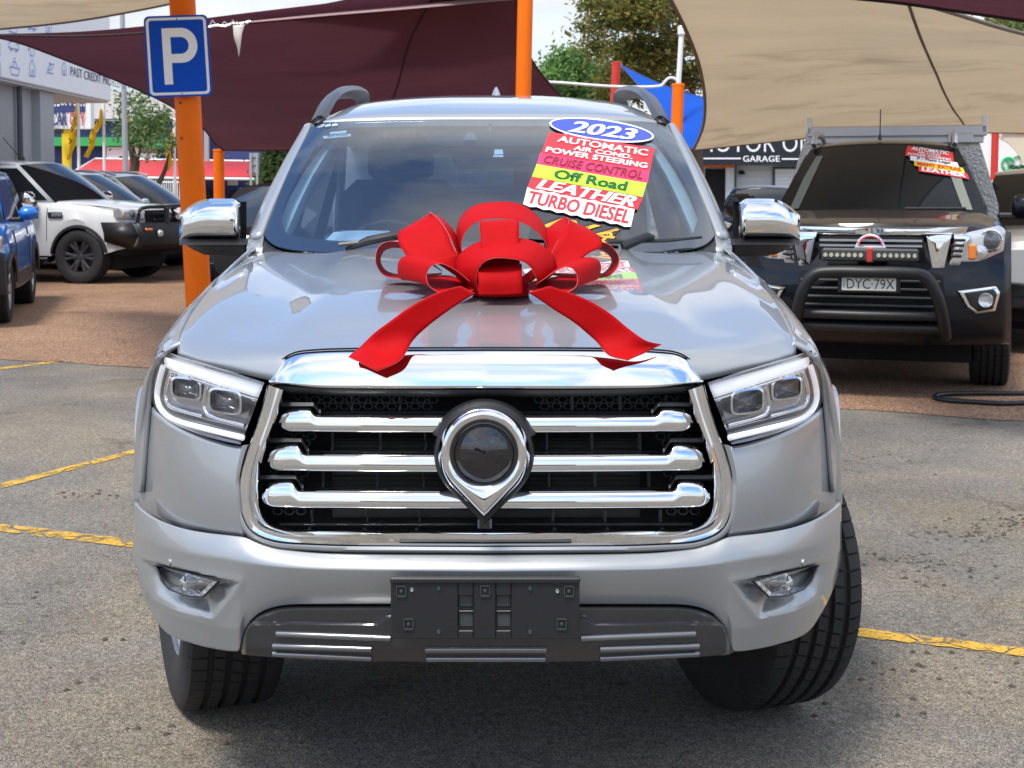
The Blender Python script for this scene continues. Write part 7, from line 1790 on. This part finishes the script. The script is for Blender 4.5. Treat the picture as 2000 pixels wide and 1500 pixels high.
# ---------------- dark car behind the right-hand mirror
rD, C, K = car('dark_hatchback', (at(1450, 430, 27).x, 25.0, 0), radians(-12), 'dark car with a maroon roof seen behind the right chrome mirror', 4.3, 1.80, 1.42, blackp, .9, .96, (1.0, 1.8, 3.4, 4.0), (.85, 3.45), boot=.95, low=.25, wr=.33, cat='car')
nz_ = lambda x: .28*(abs(x)/.85)**2.5
list(plate([(.52, .76), (.80, .84), (.86, .82), (.83, .72), (.58, .68)], clearl, 'headlight', -.03, .12, both_=True))
for s in (1, -1): side_mirror(C, s, .84, 1.4, 1.02, blackp, black_pl, .2, .14)
m = MB(); m.grid([[Vector((x, 1.84, 1.385-.03*abs(x))) for x in (-.5, 0, .5)], [Vector((x, 3.3, 1.385-.03*abs(x))) for x in (-.5, 0, .5)]]); C(m, 'sunroof_panel', redrf, thick=.02)
# ---------------- silver wagon at the right edge
rS, C, K = car('silver_wagon', (at(2085, 600, 11.8).x, 11.8, 0), radians(-20), 'silver wagon cut off by the right edge beside the black pickup', 4.6, 1.82, 1.60, greyp, .98, 1.05, (1.1, 1.95, 3.8, 4.4), (.88, 3.55), boot=1.05, low=.28, wr=.34, cat='car')
nz_ = lambda x: .28*(abs(x)/.85)**2.5
list(plate([(.52, .84), (.80, .92), (.86, .90), (.83, .80), (.58, .74)], clearl, 'headlight', -.03, .12, both_=True)); list(plate([(-.9, .62), (.9, .62), (.9, .40), (-.9, .40)], black_pl, 'lower_grille', -.04, .06))
for s in (1, -1): side_mirror(C, s, .85, 1.5, 1.12, greyp, black_pl, .2, .15)
# ---------------- white hatch far across the road
rF, C, K = car('white_hatchback', (at(345, 380, 56).x, 56, 0), radians(75), 'small white hatchback parked behind the picket fence', 4.0, 1.75, 1.48, whitep, .92, .98, (1.0, 1.75, 3.2, 3.8), (.8, 3.2), boot=.98, low=.25, wr=.32, cat='hatchback')

# ================================================================ ACROSS THE YARD, BEHIND THE PHOTOGRAPHER (seen only as reflections)
brick = mat('orange_brick', (.36, .12, .06), .85, var=.2, vscale=30)
r = empty('brick_shop', (-4, -26, 0), label='low orange brick shop across the yard, seen mirrored in the chrome', cat='building')
m = MB(); m.box((-4, -29, 1.9), (20, 6, 3.8)); child(m, 'wall', brick, r)
m = MB(); m.box((-4, -25.9, 3.4), (20.2, .3, .7)); child(m, 'fascia', white_sign, r)
for k in range(6): m = MB(); m.box((-12+k*3.2, -25.97, 1.5), (2.2, .1, 1.8)); child(m, 'window', far_glass, r)
r = empty('feather_flag', (-.6, -9, 0), label='red feather flag behind the camera, seen mirrored in the bonnet chrome', cat='flag')
m = MB(); m.tube(cr([(-.6, -9, 0), (-.6, -9, 2.2), (-.5, -9, 3.0), (-.1, -9, 3.3)], 20), .02, 6); child(m, 'pole', wht, r)
m = MB(); m.grid([cr([(-.58, -9, .7), (-.58, -9, 2.2), (-.48, -9, 3.0), (-.1, -9, 3.28)], 14), cr([(.05, -9, .7), (.1, -9, 1.8), (.1, -9, 2.6), (-.05, -9, 3.2)], 14)]); child(m, 'flag', cloth('red_flag_cloth', (.6, .06, .05), .3), r, thick=.003, ref=None)
